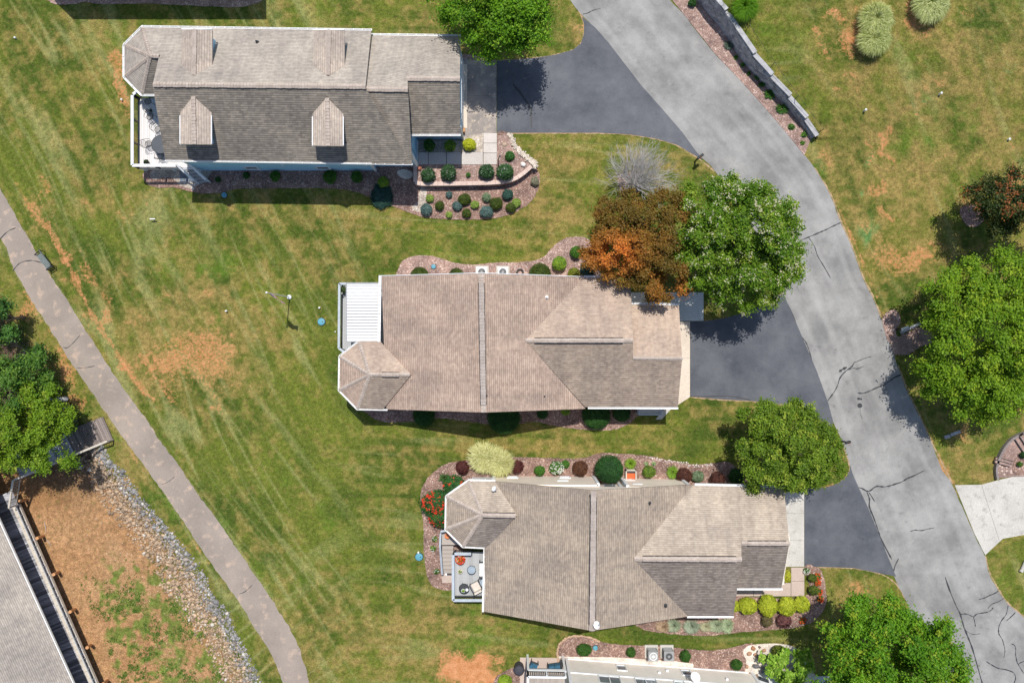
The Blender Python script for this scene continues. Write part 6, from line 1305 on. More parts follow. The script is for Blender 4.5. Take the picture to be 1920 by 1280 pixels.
for c_ in range(3):
    for i in range(n):
        s_ = (i + .5 + (.5 if c_ % 2 else 0)) * L2 / n
        if s_ > L2 - .1: continue
        a = cp(s_ - .19); b = cp(s_ + .19); an = math.atan2(b.y - a.y, b.x - a.x)
        if bme is None: mb = MB(); mb.box((0, 0, 0), (L2 / n - .015, .24, .19)); t_ = mb.build('block', M['block_pink'], None); t_.parent = fw; bme = t_.data; o = t_
        else: o = link(bpy.data.objects.new('block', bme)); o.parent = fw
        o.rotation_euler = (0, 0, an); o.location = (a + b) / 2 + Vector((0, 0, .1 + .2 * c_)) - wloc(fw)
# pale cobbles edging the terrace
q = resample([(955, 252), (961, 262), (965, 274), (978, 287), (990, 297), (1001, 306), (1003, 313)], 100); n = 520; k = rng.integers(0, 100, n)
P_ = np.array([[*tuple(G(q[i, 0] + rng.normal() * 2.0, q[i, 1] + rng.normal() * 2.0, terr(q[i, 1])))[:2], terr(q[i, 1]) + .03] for i in k])
o = rocks('edging_cobbles', P_, rng.uniform(.04, .10, n), np.array([.62, .55, .47]) * rng.uniform(.75, 1.25, (n, 1))); tag(o, 'pale cobble edging curving from the driveway to the end of the garden wall', 'cobbles', kind='stuff')
# walkway slabs
fwk = thing('front_walkway', 'pale concrete slab walkway bending round the pebble bed of the blue house', 'walkway', tuple(G(850, 296)))
for i, (x0, x1) in enumerate(((784.5, 802.5), (803.5, 836.5), (837.5, 864.5), (865.5, 905.5))):
    mb = MB(); mb.prism([G(x, y, terr(y) + .03) for x, y in ((x0, 285.5), (x1, 285.5), (x1, 308.5), (x0, 308.5))], -.2); mb.build('slab', M['walk_pale'], fwk)
for y0, y1 in ((249.5, 268), (268.8, 286.5), (287.3, 308.5)):
    mb = MB(); mb.prism([G(x, y, terr(y) + .03) for x, y in ((906.5, y0), (931.5, y0), (931.5, y1), (906.5, y1))], -.2); mb.build('slab', M['walk_pale'], fwk)
mb = MB(); mb.prism([G(x, y, .66) for x, y in ((769, 262), (784, 262), (784, 308.5), (769, 308.5))], -.5); mb.build('porch_slab', M['conc_blue'], fwk)
def rock1(x, y, r, lab, colr=(.55, .48, .40), z=0.03, name='rock'):
    c = G(x, y, z); o = thing(name, lab, 'rock', (c.x, c.y, z)); rocks('stone', np.array([[c.x, c.y, z + r * .35]]), np.array([r]), np.array([colr]), parent=o)
rock1(946, 272, .22, 'tan boulder on the terrace beside the front walkway', (.5, .38, .28), .3); rock1(981, 309, .2, 'white boulder near the curved end of the garden wall', (.82, .80, .76), .55)
c = G(935, 302, .6); o = thing('garden_statue', 'thin dark ornament standing in the terrace mulch left of the leafy shrub', 'garden ornament', tuple(c)); mb = MB(); mb.tube([c, c + Vector((0, 0, .9)), c + Vector((.12, .1, 1.0))], .03, 6); mb.box(c + Vector((.1, .1, 1.05)), (.16, .1, .1)); mb.build('ornament', M['dark_grey'], o)
# brown object at the garage corner
c = G(868, 246, .05); o = thing('brick_post', 'dark reddish block at the garage corner by the apron', 'block', tuple(c)); mb = MB(); mb.box(c + Vector((0, 0, .2)), (.34, .3, .4)); mb.build('stack', M['post_orange'], o)

# ---------------- slate landing and deck of the blue house ----------------
for i in range(3):
    for j in range(2):
        pass
sl_ = thing('slate_landing', 'grey slate tile landing at the foot of the deck stair of the blue house', 'paving', tuple(G(352, 330)))
for i in range(3):
    for j in range(2):
        a = (337 + i * 10.3, 320 + j * 10.6); mb = MB(); mb.prism([G(x, y, .08) for x, y in (a, (a[0] + 9.9, a[1]), (a[0] + 9.9, a[1] + 10.1), (a[0], a[1] + 10.1))], -.08); mb.build('tile', M['slate'], sl_)
M['deck_pale'] = lines_mat('pale deck boards', (.68, .65, .635), .14, 0, .95, .03); M['deck_grey'] = lines_mat('grey composite deck boards', (.40, .41, .42), .14, 0, .86, .06); M['deck_taupe'] = lines_mat('taupe tread boards', (.40, .35, .31), .14, 0, .9, .06)
def rail2(parent, a, b, h=.95, cap='white', bal='black', capw=.2, pitch=.12, post=1.6, bw=.022):
    u = Vector((0, 0, h)); d = b - a; mb = MB(); mb.bar(a + u, b + u, capw, .05); mb.build('top_rail', M[cap], parent)
    mb = MB(); mb.bar(a + u * .1, b + u * .1, .05, .06); L = d.length; k = max(1, int(L / pitch))
    for i in range(k): p = a + d * ((i + .5) / k); mb.box(p + u * .52, (bw, bw, h * .84))
    o = mb.build('balusters', M[bal], parent); tag(o, kind='stuff')
    k = max(1, round(L / post))
    for i in range(k + 1): p = a + d * (i / k); m2 = MB(); m2.box(p + u * .5, (.1, .1, h - .02)); m2.box(p + u * .82, (.13, .13, .08)); m2.build('post', M[bal if capw > .15 else cap], parent)
dk = thing('deck', 'pale boarded deck with white railing at the left end of the blue house', 'deck', tuple(GW(325, 260, 1.1)))
plank_run(dk, GW(276, 321, 1.1), GW(380, 321, 1.1), Vector((0, 128 * S, 0)), M['deck_pale'], gap=.006)
mb = MB(); mb.bar(GW(275, 322.5, .98), GW(376, 322.5, .98), .05, .26); mb.bar(GW(274.5, 194, .98), GW(274.5, 322, .98), .05, .26); mb.build('rim_board', M['white'], dk)
rail2(dk, GW(274.5, 196, 1.1), GW(274.5, 322, 1.1)); rail2(dk, GW(274.5, 322.5, 1.1), GW(353, 322.5, 1.1)); rail2(dk, GW(276, 194, 1.1), GW(300, 176, 1.1))
for x, y in ((276, 320), (276, 260), (276, 200), (330, 320), (374, 320)): mb = MB(); mb.box(GW(x, y, .45), (.15, .15, 1.0)); mb.build('support_post', M['white'], dk)
s0, s1 = GW(355, 322, 1.1), GW(374, 320, 1.1); e_ = Vector((.62, -.75, 0))
for i in range(5):
    off = e_ * ((i + .5) / 5) * 1.2; mb = MB(); a = s0 + off; b = s1 + off + Vector((.1, 0, 0)); a.z = b.z = 1.0 - .2 * i; w2 = e_ * .11
    mb.prism([a - w2, b - w2, b + w2, a + w2], -.05); mb.build('stair_tread', M['deck_grey'], dk)
for p in (s0, s1 + Vector((.1, 0, 0))):
    q = p + e_ * 1.2; mb = MB(); mb.bar(p + Vector((0, 0, .95)), Vector((q.x, q.y, .95)), .13, .05); mb.bar(p + Vector((0, 0, -.1)), Vector((q.x, q.y, .05)), .05, .2)
    for k in range(7): r_ = p.lerp(Vector((q.x, q.y, .0)), k / 6); mb.box(r_ + Vector((0, 0, .5)), (.04, .04, .95))
    mb.build('stair_rail', M['white'], dk)
def chair_proto(loc, rz, label, group):
    o = thing('patio_chair', label, 'chair', (0, 0, 0), 0, group); mb = MB()
    mb.tube([(.24 * math.cos(t), .24 * math.sin(t), .45) for t in np.linspace(0, 2 * np.pi, 17)], .016, 5)
    for k in range(-3, 4): x = k * .062; y = math.sqrt(max(.001, .23 ** 2 - x * x)); mb.bar((x, -y, .45), (x, y, .45), .018, .01); mb.bar((-y, x, .45), (y, x, .45), .018, .01)
    mb.build('seat', M['black'], o); mb = MB()
    mb.tube([(-.26, .18, .45), (-.29, .28, .75), (-.18, .36, .96), (0, .38, 1.0), (.18, .36, .96), (.29, .28, .75), (.26, .18, .45)], .018, 5)
    for k in range(-2, 3): mb.bar((k * .09, .25, .48), (k * .09, .37, .95), .016, .012)
    mb.tube([(-.24, .30, .72), (0, .34, .78), (.24, .30, .72)], .012, 5); mb.build('backrest', M['black'], o)
    for sx in (-1, 1): mb = MB(); mb.tube([(sx * .29, .28, .72), (sx * .31, 0, .68), (sx * .28, -.2, .66), (sx * .24, -.22, .45)], .016, 5); mb.build('armrest', M['black'], o)
    for sx in (-1, 1):
        for sy in (-1, 1): mb = MB(); mb.tube([(sx * .2, sy * .2, .45), (sx * .25, sy * .25, 0)], .014, 5); mb.build('leg', M['black'], o)
    o.location = loc; o.rotation_euler = (0, 0, rz); return o
cgrp = 'wrought iron chairs on the deck'
cps = [(277, 190, .4, 'black wrought iron chair in the shaded upper corner of the deck'), (281, 219, -.5, 'black wrought iron chair just below the cream round table'), (296, 243, .9, 'black wrought iron chair partly under the roof edge above the round table'), (278, 270, 1.75, 'black wrought iron chair left of the round mesh table'), (301, 292, 3.0, 'black wrought iron chair below the round mesh table')]
pr = None
for x, y, rz, lab in cps:
    p = G(x, y, 1.55); p.z = 1.1
    if pr is None: pr = chair_proto(tuple(p), rz, lab, cgrp)
    else: c_ = copy_tree(pr); c_.location = p; c_.rotation_euler = (0, 0, rz); c_['label'] = lab
def round_table(x, y, z0, r, label, top='black', h=.72, mesh=False, legs=4, ring=None, cat='table', name='round_table'):
    p = G(x, y, z0 + h); o = thing(name, label, cat, (p.x, p.y, z0)); mb = MB(); mb.lathe((p.x, p.y, z0 + h - .02), [(r * .97, 0), (r, .008), (r, .025), (r * .97, .03)], 24); mb.build('tabletop', M[top], o)
    if ring: mb = MB(); mb.tube([(p.x + r * math.cos(t), p.y + r * math.sin(t), z0 + h) for t in np.linspace(0, 2 * np.pi, 25)], .02, 6); mb.build('rim', M[ring], o)
    for k in range(legs): a = k * 2 * math.pi / legs + .6; mb = MB(); mb.tube([(p.x + r * .5 * math.cos(a), p.y + r * .5 * math.sin(a), z0 + h - .02), (p.x + r * .75 * math.cos(a), p.y + r * .75 * math.sin(a), z0)], .018, 5); mb.build('leg', M['black'], o)
    return o
M['mesh_dark'] = plain('dark mesh tabletop', (.075, .085, .10), .6); M['table_glass'] = plain('pale glass tabletop', (.34, .41, .48), .15, spec=.8)
round_table(301, 271, 1.1, .66, 'round dark mesh table half under the roof edge of the blue house', 'mesh_dark', ring='black'); round_table(275, 204, 1.1, .22, 'small cream round side table between two iron chairs', 'fabric_cream', .5, legs=3)
def potplant(x, y, z0, r, label, c0, c1, pot='terracotta', ph=.3, fl=None, n=160, pr_=None, cat='potted plant'):
    p = G(x, y, z0 + ph); o = thing('potted_plant', label, cat, (p.x, p.y, z0)); q = pr_ or r * .6; mb = MB(); mb.lathe((p.x, p.y, z0), [(q * .7, 0), (q, ph * .9), (q * 1.08, ph * .9), (q * 1.08, ph), (q * .9, ph), (q * .88, ph - .04)], 16); mb.build('pot', M[pot], o)
    if n:
        d = unit(rng.normal(size=(n, 3))); d[:, 2] = np.abs(d[:, 2]); P_ = d * r * rng.uniform(.4, 1, (n, 1)) + np.array([p.x, p.y, z0 + ph]); t = rng.random((n, 1))
        a = [leaf_geo(P_, d + np.array([0, 0, .6]), rng.uniform(.03, .06, n), np.array(c0) * (1 - t) + np.array(c1) * t)]
        if fl is not None:
            for col, nf in fl: d = unit(rng.normal(size=(nf, 3))); d[:, 2] = np.abs(d[:, 2]); a.append(leaf_geo(d * r * 1.02 + np.array([p.x, p.y, z0 + ph]), np.tile([0, 0, 1.], (nf, 1)) + rng.normal(size=(nf, 3)) * .3, rng.uniform(.04, .075, nf), np.tile(col, (nf, 1)) * rng.uniform(.8, 1.2, (nf, 1)), .8))
        V, F, Cc = join(a); tag(np_mesh('plant', V, F, M['leaf'], o, col=Cc), kind='stuff')
    return o
potplant(274, 304, 1.1, .2, 'black pot with a dark plant at the lower left deck corner', (.02, .04, .015), (.05, .08, .03), 'black', .3, pr_=.18, n=80)
potplant(282, 207, 1.1, .12, 'small dark potted plant beside the cream side table', (.02, .05, .02), (.05, .1, .03), 'black', .2, n=50)

# ---------------- deck of the middle house ----------------
d2 = thing('deck', 'grey deck with pale grey rail wrapped round the ribbed patio cover', 'deck', tuple(GW(680, 590, .95)))
plank_run(d2, GW(647, 655, .95), GW(742, 655, .95), Vector((0, 118 * S, 0)), M['deck_grey'], gap=.006)
R2 = [GW(742, 535.5, .95), GW(647.5, 535.5, .95), GW(646.5, 652, .95), GW(660, 662, .95)]
for a, b in zip(R2[:-1], R2[1:]): rail2(d2, a, b, .95, 'rail_grey', 'black', .17)
mb = MB(); mb.bar(GW(646, 536, .83), GW(646, 654, .83), .05, .24); mb.build('rim_board', M['rail_grey'], d2)
potplant(644, 543, .95, .3, 'potted plant with white bloom in the upper corner of the middle house deck', (.03, .07, .02), (.12, .18, .05), 'black', .5, [((.75, .75, .7), 8)], pr_=.22)
c = G(636, 622, .95); o = thing('planter_pole', 'slim white topped pole on the left rail of the middle house deck', 'pole', (c.x, c.y, .95)); mb = MB(); mb.tube([c, c + Vector((0, 0, 1.15))], .02, 6); mb.build('pole', M['black'], o); mb = MB(); mb.lathe((c.x, c.y, 2.1), [(.03, 0), (.05, .04), (.04, .09), (.01, .1)], 10); mb.build('finial', M['white'], o)

# ---------------- deck, stair and furniture of the lower house ----------------
d3 = thing('deck', 'small grey deck with a grey rail at the lower left corner of the taupe house', 'deck', tuple(GW(885, 1070, 1.0)))
plank_run(d3, GW(855, 1107, 1.0), GW(925, 1107, 1.0), Vector((0, 80 * S, 0)), M['deck_grey'], gap=.006)
R3 = [GW(853.5, 1026, 1.0), GW(853.5, 1108, 1.0), GW(926, 1108, 1.0)]
for a, b in zip(R3[:-1], R3[1:]): rail2(d3, a, b, .92, 'rail_grey', 'dark_grey', .2)
rail2(d3, GW(856, 1024, 1.0), GW(886, 1024, 1.0), .92, 'rail_grey', 'dark_grey', .2)
mb = MB(); mb.bar(GW(853, 1027, .88), GW(853, 1109, .88), .05, .24); mb.bar(GW(853, 1109, .88), GW(926, 1109, .88), .05, .24); mb.build('rim_board', M['rail_grey'], d3)
for x, y in ((855, 1106), (922, 1106), (855, 1066)): mb = MB(); mb.box(GW(x, y, .42), (.14, .14, .9)); mb.build('support_post', M['rail_grey'], d3)
mb = MB(); mb.prism([G(828, 998, .98), G(846, 994, .98), G(868, 1021, .98), G(828, 1021, .98)], -.06); mb.build('landing', M['deck_taupe'], d3)
for i in range(7): z = .90 - i * .125; y = 1023 + i * 7.4; mb = MB(); mb.prism([G(829, y, z), G(850, y, z), G(850, y + 6.8, z), G(829, y + 6.8, z)], -.05); mb.build('stair_tread', M['deck_taupe'], d3)
mb = MB(); a = G(826, 1000, 1.85); b = G(825, 1024, 1.8); c = G(829, 1076, .95); mb.bar(a, b, .13, .05); mb.bar(b, c, .13, .05)
for p, z in ((a, 1.0), (b, 1.0), (b.lerp(c, .5), .5), (c, 0)): mb.box(Vector((p.x, p.y, (p.z + z) / 2)), (.08, .08, p.z - z))
for k in range(12): p = b.lerp(c, k / 12); mb.box(p - Vector((0, 0, .4)), (.025, .025, .8))
mb.build('stair_rail', M['rail_grey'], d3)
mb = MB(); mb.bar(G(826, 996, 1.85), G(842, 993, 1.85), .13, .05); mb.build('landing_rail', M['rail_grey'], d3)
mb = MB(); mb.prism([G(x, y, .06) for x, y in ((829, 1075), (852, 1075), (852, 1092), (829, 1092))], -.06); o = mb.build('stair_pad', M['walk'], None); tag(o, 'square tan concrete pad at the foot of the grey stair', 'concrete pad')
o = thing('doormat', 'black and white doormat at the foot of the grey stair', 'doormat', tuple(G(843, 1074, .08))); mb = MB(); mb.prism([G(x, y, .085) for x, y in ((836, 1070), (850, 1070), (850, 1078), (836, 1078))], -.02); mb.build('mat', M['dark_grey'], o); mb = MB(); mb.prism([G(x, y, .095) for x, y in ((834, 1071), (838, 1070), (838, 1078), (835, 1078))], -.02); mb.build('mat_border', M['white'], o)
potplant(839, 1004, .98, .2, 'orange pot standing on the stair landing by the turret', (.3, .1, .03), (.5, .2, .05), 'terracotta', .35, n=0, pr_=.2)
c = G(839, 1004, 1.3); mb = MB(); mb.lathe((c.x, c.y, 1.27), [(.16, 0), (.16, .01)], 14); mb.build('pot_soil', M['terracotta'], bpy.data.objects['potted_plant.003'] if 'potted_plant.003' in bpy.data.objects else None)
potplant(863, 1048, 1.0, .34, 'large pot of red and white flowers in the deck corner of the taupe house', (.08, .16, .02), (.2, .3, .04), 'terracotta', .4, [((.75, .05, .015), 90), ((.8, .8, .7), 12), ((.75, .25, .02), 24)], n=120)
potplant(863, 1071, 1.0, .15, 'pale pot with a green sprout below the red flower pot', (.1, .2, .03), (.25, .4, .06), 'fabric_cream', .3, pr_=.17, n=40)
round_table(884, 1068, 1.0, .30, 'round glass topped side table in the middle of the grey deck', 'table_glass', .5, ring='dark_grey'); round_table(907, 1092, 1.0, .30, 'round glass side table half under the taupe roof edge', 'table_glass', .5, ring='dark_grey')
round_table(870, 1103, 1.0, .36, 'round black table with a green pot in the lower deck corner', 'dark_grey', .6, ring='black'); potplant(868.5, 1107, 1.6, .13, 'white bowl of green plants on the round black table', (.12, .25, .02), (.25, .42, .04), 'white', .14, pr_=.13, n=60)
c = G(875.5, 1105, 1.63); o = thing('white_plate', 'white plate beside the bowl on the round black table', 'plate', tuple(c)); mb = MB(); mb.lathe((c.x, c.y, c.z), [(.09, 0), (.11, .02), (.10, .025), (.05, .012)], 14); mb.build('plate', M['white'], o)
def sofa(x, y, z0, rz, wd, dp, label, cush, nseat, name='loveseat', cat='loveseat'):
    p = G(x, y, z0 + .45); o = thing(name, label, cat, (p.x, p.y, z0), rz); 
    def lb(nm, c, s_, m): mb = MB(); mb.box(c, s_); q = mb.build(nm, M[m], None); q.parent = o; return q
    for k in range(nseat): lb('seat_cushion', (-wd / 2 + wd * (k + .5) / nseat, -.03, .42), (wd / nseat - .03, dp - .1, .14), cush)
    for k in range(nseat): lb('back_cushion', (-wd / 2 + wd * (k + .5) / nseat, dp / 2 - .06, .66), (wd / nseat - .03, .14, .4), cush)
    lb('frame', (0, 0, .32), (wd + .06, dp, .05), 'dark_grey')
    for sx in (-1, 1): lb('armrest', (sx * (wd / 2 + .06), 0, .62), (.07, dp, .04), 'dark_grey'); lb('leg', (sx * (wd / 2 + .06), -dp / 2 + .04, .31), (.05, .05, .62), 'dark_grey'); lb('leg', (sx * (wd / 2 + .06), dp / 2 - .04, .31), (.05, .05, .62), 'dark_grey')
    return o
sofa(908, 1067, 1.0, -math.pi / 2, 1.0, .75, 'loveseat with white cushions at the roof edge of the grey deck', 'fabric_white', 2); sofa(893, 1100, 1.0, .5 + math.pi, .6, .72, 'cream cushioned armchair turned diagonally on the grey deck', 'fabric_cream', 1, 'armchair', 'armchair')
# red square planter box north of the taupe house
c = G(1181, 888, 0); o = thing('planter_box', 'square wooden planter with an orange red liner against the cream wall', 'planter', tuple(c)); mb = MB()
for dx, dy, sx, sy in ((-.36, 0, .08, .8), (.36, 0, .08, .8), (0, .36, .8, .08), (0, -.36, .8, .08)): mb.box(c + Vector((dx, dy, .3)), (sx, sy, .6))
mb.build('box', M['rail_wood'], o); mb = MB(); mb.box(c + Vector((0, -.06, .25)), (.62, .55, .3)); mb.build('liner', M['red_planter'], o); mb = MB(); mb.box(c + Vector((0, .2, .42)), (.6, .12, .1)); mb.build('tray', M['dark_grey'], o)

# ---------------- walkway of the taupe house, flower strip ----------------
wk = thing('front_walkway', 'tan concrete walkway turning the lower right corner of the taupe house', 'walkway', tuple(G(1495, 1090)))
for pl in ([(1483, 1063), (1507.5, 1063), (1507.5, 1088), (1483, 1088)], [(1483, 1088.8), (1507.5, 1088.8), (1507.5, 1116.5), (1483, 1116.5)], [(1413, 1092), (1482.2, 1092), (1482.2, 1116.5), (1413, 1116.5)], [(1360, 1092), (1412.2, 1092), (1412.2, 1116.5), (1360, 1116.5)]):
    mb = MB(); mb.prism([G(x, y, 0) + Vector((0, 0, .06)) for x, y in pl], -.1); mb.build('slab', M['walk'], wk)

# ---------------- flagpole, lids, pipes, lawn markers ----------------
c = G(543, 557); fl = thing('flagpole', 'white flagpole with a small stars and stripes flag on the left lawn', 'flagpole', tuple(c)); Ht = 5.1
mb = MB(); mb.tube([c, c + Vector((0, 0, Ht))], [.045, .028], 8); mb.build('pole', M['white_metal'], fl)
mb = MB(); mb.lathe((c.x, c.y, 0), [(.16, 0), (.17, .1), (.15, .14), (.06, .16)], 16); mb.build('base_collar', M['white'], fl)
mb = MB(); mb.lathe((c.x, c.y, Ht), [(.02, 0), (.06, .03), (.075, .08), (.05, .13), (.01, .15)], 10); mb.build('finial', M['white_metal'], fl)
fm, t, b = mat_base('striped flag cloth'); uvn = t.nodes.new('ShaderNodeUVMap').outputs[0]; sp = t.nodes.new('ShaderNodeSeparateXYZ'); t.links.new(uvn, sp.inputs[0])
stp = math_(t, 'GREATER_THAN', math_(t, 'FRACT', math_(t, 'MULTIPLY', sp.outputs[1], 6.5)), .5); c1 = mixc(t, stp, (.62, .015, .025), (.8, .8, .8))
can = math_(t, 'MULTIPLY', math_(t, 'LESS_THAN', sp.outputs[0], .4), math_(t, 'GREATER_THAN', sp.outputs[1], .46))
fx = math_(t, 'SUBTRACT', math_(t, 'FRACT', math_(t, 'MULTIPLY', sp.outputs[0], 15)), .5); fy = math_(t, 'SUBTRACT', math_(t, 'FRACT', math_(t, 'MULTIPLY', sp.outputs[1], 9.3)), .5)
dot = math_(t, 'LESS_THAN', math_(t, 'ADD', math_(t, 'MULTIPLY', fx, fx), math_(t, 'MULTIPLY', fy, fy)), .07)
t.links.new(mixc(t, can, c1, mixc(t, dot, (.02, .03, .14), (.75, .75, .75))), b.inputs['Base Color']); b.inputs['Roughness'].default_value = .8
NX, NY = 16, 8; V = []; UV = []
for i in range(NX + 1):
    for j in range(NY + 1):
        u, v = i / NX, j / NY; hx = c.x + .04 + 1.05 * u * .72; z = Ht - .12 - (1 - v) * .95 - u * u * .55; y = c.y - .62 * u + .07 * math.sin(u * 9 + v) * u
        V.append((hx, y - (1 - v) * .12 * u, z)); UV.append((u, v))
F = [(i * (NY + 1) + j, (i + 1) * (NY + 1) + j, (i + 1) * (NY + 1) + j + 1, i * (NY + 1) + j + 1) for i in range(NX) for j in range(NY)]
mb = MB(); mb.add(V, F); fo = mb.build('flag', fm, fl, smooth=True); ul = fo.data.uv_layers.new(name='uv'); buf = []
for lp in fo.data.loops: buf += list(UV[lp.vertex_index])
ul.data.foreach_set('uv', buf)
def lid(x, y, r, label, z=.02):
    c = G(x, y); o = thing('utility_lid', label, 'utility cover', (c.x, c.y, z)); mb = MB(); mb.lathe((c.x, c.y, z - .02), [(r, 0), (r, .10), (r * .93, .12), (r * .5, .135), (.02, .14)], 24); mb.build('lid', M['lid'], o)
    mb = MB(); mb.lathe((c.x, c.y, z - .03), [(r * 1.15, 0), (r * 1.13, .06)], 24); mb.build('riser', M['dark_grey'], o); mb = MB(); mb.lathe((c.x + r * .35, c.y, z + .10), [(r * .16, 0), (r * .14, .03)], 8); mb.build('knob', M['dark_grey'], o)
lid(421, 366, .2, 'round blue lid in the shaded grass below the blue house'); lid(603, 603, .27, 'round blue lid in the lawn left of the middle house deck'); lid(813, 500, .17, 'small blue lid in the mulch above the tan house', .04); lid(786, 1043, .28, 'round teal lid in the lawn left of the grey stair'); lid(1116, 1213, .18, 'small teal lid in the mulch beside a dark green shrub at the bottom', .04)
def cleanout(x, y, label, h=.25, r=.06, fn=None, name='pipe_marker'):
    c = (fn or G)(x, y); o = thing(name, label, 'pipe', tuple(c)); mb = MB(); mb.lathe((c.x, c.y, c.z - .02), [(r, 0), (r, h), (r * 1.15, h), (r * 1.15, h + .05), (r * .8, h + .06)], 12); mb.build('pipe', M['white_metal'], o)
    mb = MB(); mb.box(c + Vector((0, 0, h + .05)), (r * .7, r * .7, .03)); mb.build('plug', M['grey'], o)
for x, y, lab, h in ((600, 577, 'white pipe stub in the lawn above the blue lid by the deck', .2), (426, 583, 'white pipe stub alone in the lawn left of the flagpole', .25), (785, 1034, 'white pipe stub touching the teal lid', .2), (230, 188, 'white pipe stub on the bare clay patch at the turret of the blue house', .2), (30, 72, 'white pipe stub in the upper left lawn', .15)): cleanout(x, y, lab, h)
for x, y, lab, h in ((1620, 208, 'white stub on the right lawn, nearest the stone wall end', .3), (1761, 177, 'white stub on the right lawn under the grass clumps', .3), (1890, 262, 'white stub on the right lawn nearest the right edge', .2)): cleanout(x, y, lab, h, .07, bank_at)
c = G(290, 412); o = thing('lawn_post', 'short white bar standing on the lawn below the blue house deck', 'post', tuple(c)); mb = MB(); mb.bar(c + Vector((-.2, 0, .35)), c + Vector((.2, 0, .35)), .07, .07); mb.build('bar', M['white_metal'], o); mb = MB(); mb.tube([c, c + Vector((0, 0, .34))], .03, 6); mb.build('stake', M['grey'], o)
c = G(362, 354, .0); o = thing('downspout_end', 'white downspout outlet in the grass below the gravel bed', 'pipe', tuple(c)); mb = MB(); mb.tube([c + Vector((-.08, .05, .06)), c + Vector((.1, -.02, .05))], .07, 8); mb.build('pipe', M['white_metal'], o)

# ---------------- air conditioners, hose reel ----------------
def aircon(x, y, label, rz=0, pad=True, fan='grey', cab='grey'):
    c = G(x, y); o = thing('air_conditioner', label, 'air conditioner', tuple(c)); mb = MB(); mb.box(c + Vector((0, .04, .045)), (.98, .98, .09)); mb.build('pad', M['conc'], o)
    mb = MB(); z0, z1, hw = .1, .82, .36
    for k in range(9): z = z0 + (z1 - z0) * k / 8; mb.box(c + Vector((0, 0, z)), (hw * 2, hw * 2, .035), rz)
    for sx in (-1, 1):
        for sy in (-1, 1): mb.box(c + Vector((sx * (hw - .03), sy * (hw - .03), (z0 + z1) / 2)), (.07, .07, z1 - z0))
    mb.build('cabinet', M[cab], o); mb = MB(); mb.box(c + Vector((0, 0, .45)), (hw * 1.8, hw * 1.8, .66)); mb.build('coil', M['dark_grey'], o)
    mb = MB(); mb.lathe((c.x, c.y, .84), [(.29, 0), (.29, .02), (.25, .02), (.25, 0)], 22)
    for k in range(10): a = k * math.pi / 10; mb.bar(c + Vector((-.27 * math.cos(a), -.27 * math.sin(a), .865)), c + Vector((.27 * math.cos(a), .27 * math.sin(a), .865)), .012, .008)
    mb.lathe((c.x, c.y, .86), [(.07, 0), (.07, .02)], 12); mb.build('fan_guard', M['grey' if fan == 'dark' else 'white_metal'], o)
    mb = MB(); mb.lathe((c.x, c.y, .835), [(.26, 0), (.26, .008)], 20); mb.build('fan_well', M['black' if fan == 'dark' else 'grey'], o); return o
aircon(1221, 1221, 'left grey air conditioner beside the pale house wall', fan='grey'); aircon(1250, 1221, 'right air conditioner with a dark fan beside the pale house wall', fan='dark')
aircon(904, 512, 'left air conditioner half under the tan roof', fan='dark', cab='white'); aircon(943, 512, 'right air conditioner half under the tan roof', fan='dark', cab='white')
c = G(975, 511); o = thing('hose_reel', 'dark coiled hose in the mulch beside the clipped dome', 'hose', tuple(c)); mb = MB()
mb.tube([(c.x + (.28 - .02 * k / 12) * math.cos(k * .52), c.y + (.28 - .02 * k / 12) * math.sin(k * .52), .08 + k * .004) for k in range(49)], .022, 6); mb.build('coil', M['dark_grey'], o)
c = G(1060, 1237); 
# ---------------- patio and balcony of the beige house ----------------
mb = MB(); mb.prism([G(x, y, .05) for x, y in ((975, 1232), (1061, 1233), (1066, 1300), (975, 1300))], -.05); tag(mb.build('patio_slab', M['walk'], None), kind='structure')
bc = thing('balcony', 'white framed balcony with black balusters at the left end of the beige house', 'balcony', tuple(GW(1018, 1240, 2.8)))
plank_run(bc, GW(990, 1262, 2.8), GW(1054, 1262, 2.8), Vector((0, 36 * S, 0)), M['deck_taupe'], gap=.012)
for a, b in ((GW(988, 1225.5, 2.8), GW(1054, 1226.5, 2.8)), (GW(988, 1225.5, 2.8), GW(987, 1275, 2.8))): rail2(bc, a, b, .95, 'white', 'black', .14, .13, 1.3, .03)
mb = MB(); mb.bar(GW(988, 1225, 2.7), GW(1056, 1226, 2.7), .08, .28); mb.bar(GW(988, 1225, 2.7), GW(987, 1275, 2.7), .08, .28); mb.build('rim_board', M['white'], bc)
for x, y in ((989, 1227), (1055, 1229)): mb = MB(); mb.box(GW(x, y, 1.35), (.16, .16, 2.6)); mb.build('support_post', M['white'], bc)
def softchair(x, y, z0, rz, wd, label):
    return sofa(x, y, z0, rz, wd, .6, label, 'fabric_blue', 1 if wd < .8 else 2, 'patio_armchair', 'chair')
softchair(1000, 1249, .05, 1.2, .55, 'blue cushioned patio chair next to the white post on the tan patio'); softchair(1040, 1251, .05, .15, .85, 'wider blue cushioned patio seat on the tan patio')
round_table(1054, 1240, .05, .17, 'tiny dark side table at the wall end of the tan patio', 'dark_grey', .5, legs=3)
c = G(973, 1247, 0); o = thing('covered_grill', 'round black covered grill on the tan patio corner', 'grill', tuple(c)); mb = MB(); mb.lathe((c.x, c.y, .02), [(.34, 0), (.38, .4), (.40, .75), (.36, .92), (.22, 1.02), (.04, 1.05)], 18); mb.build('cover', M['cover'], o); mb = MB(); mb.bar(c + Vector((-.42, 0, .78)), c + Vector((.42, 0, .78)), .16, .06); mb.build('side_handle', M['cover'], o)
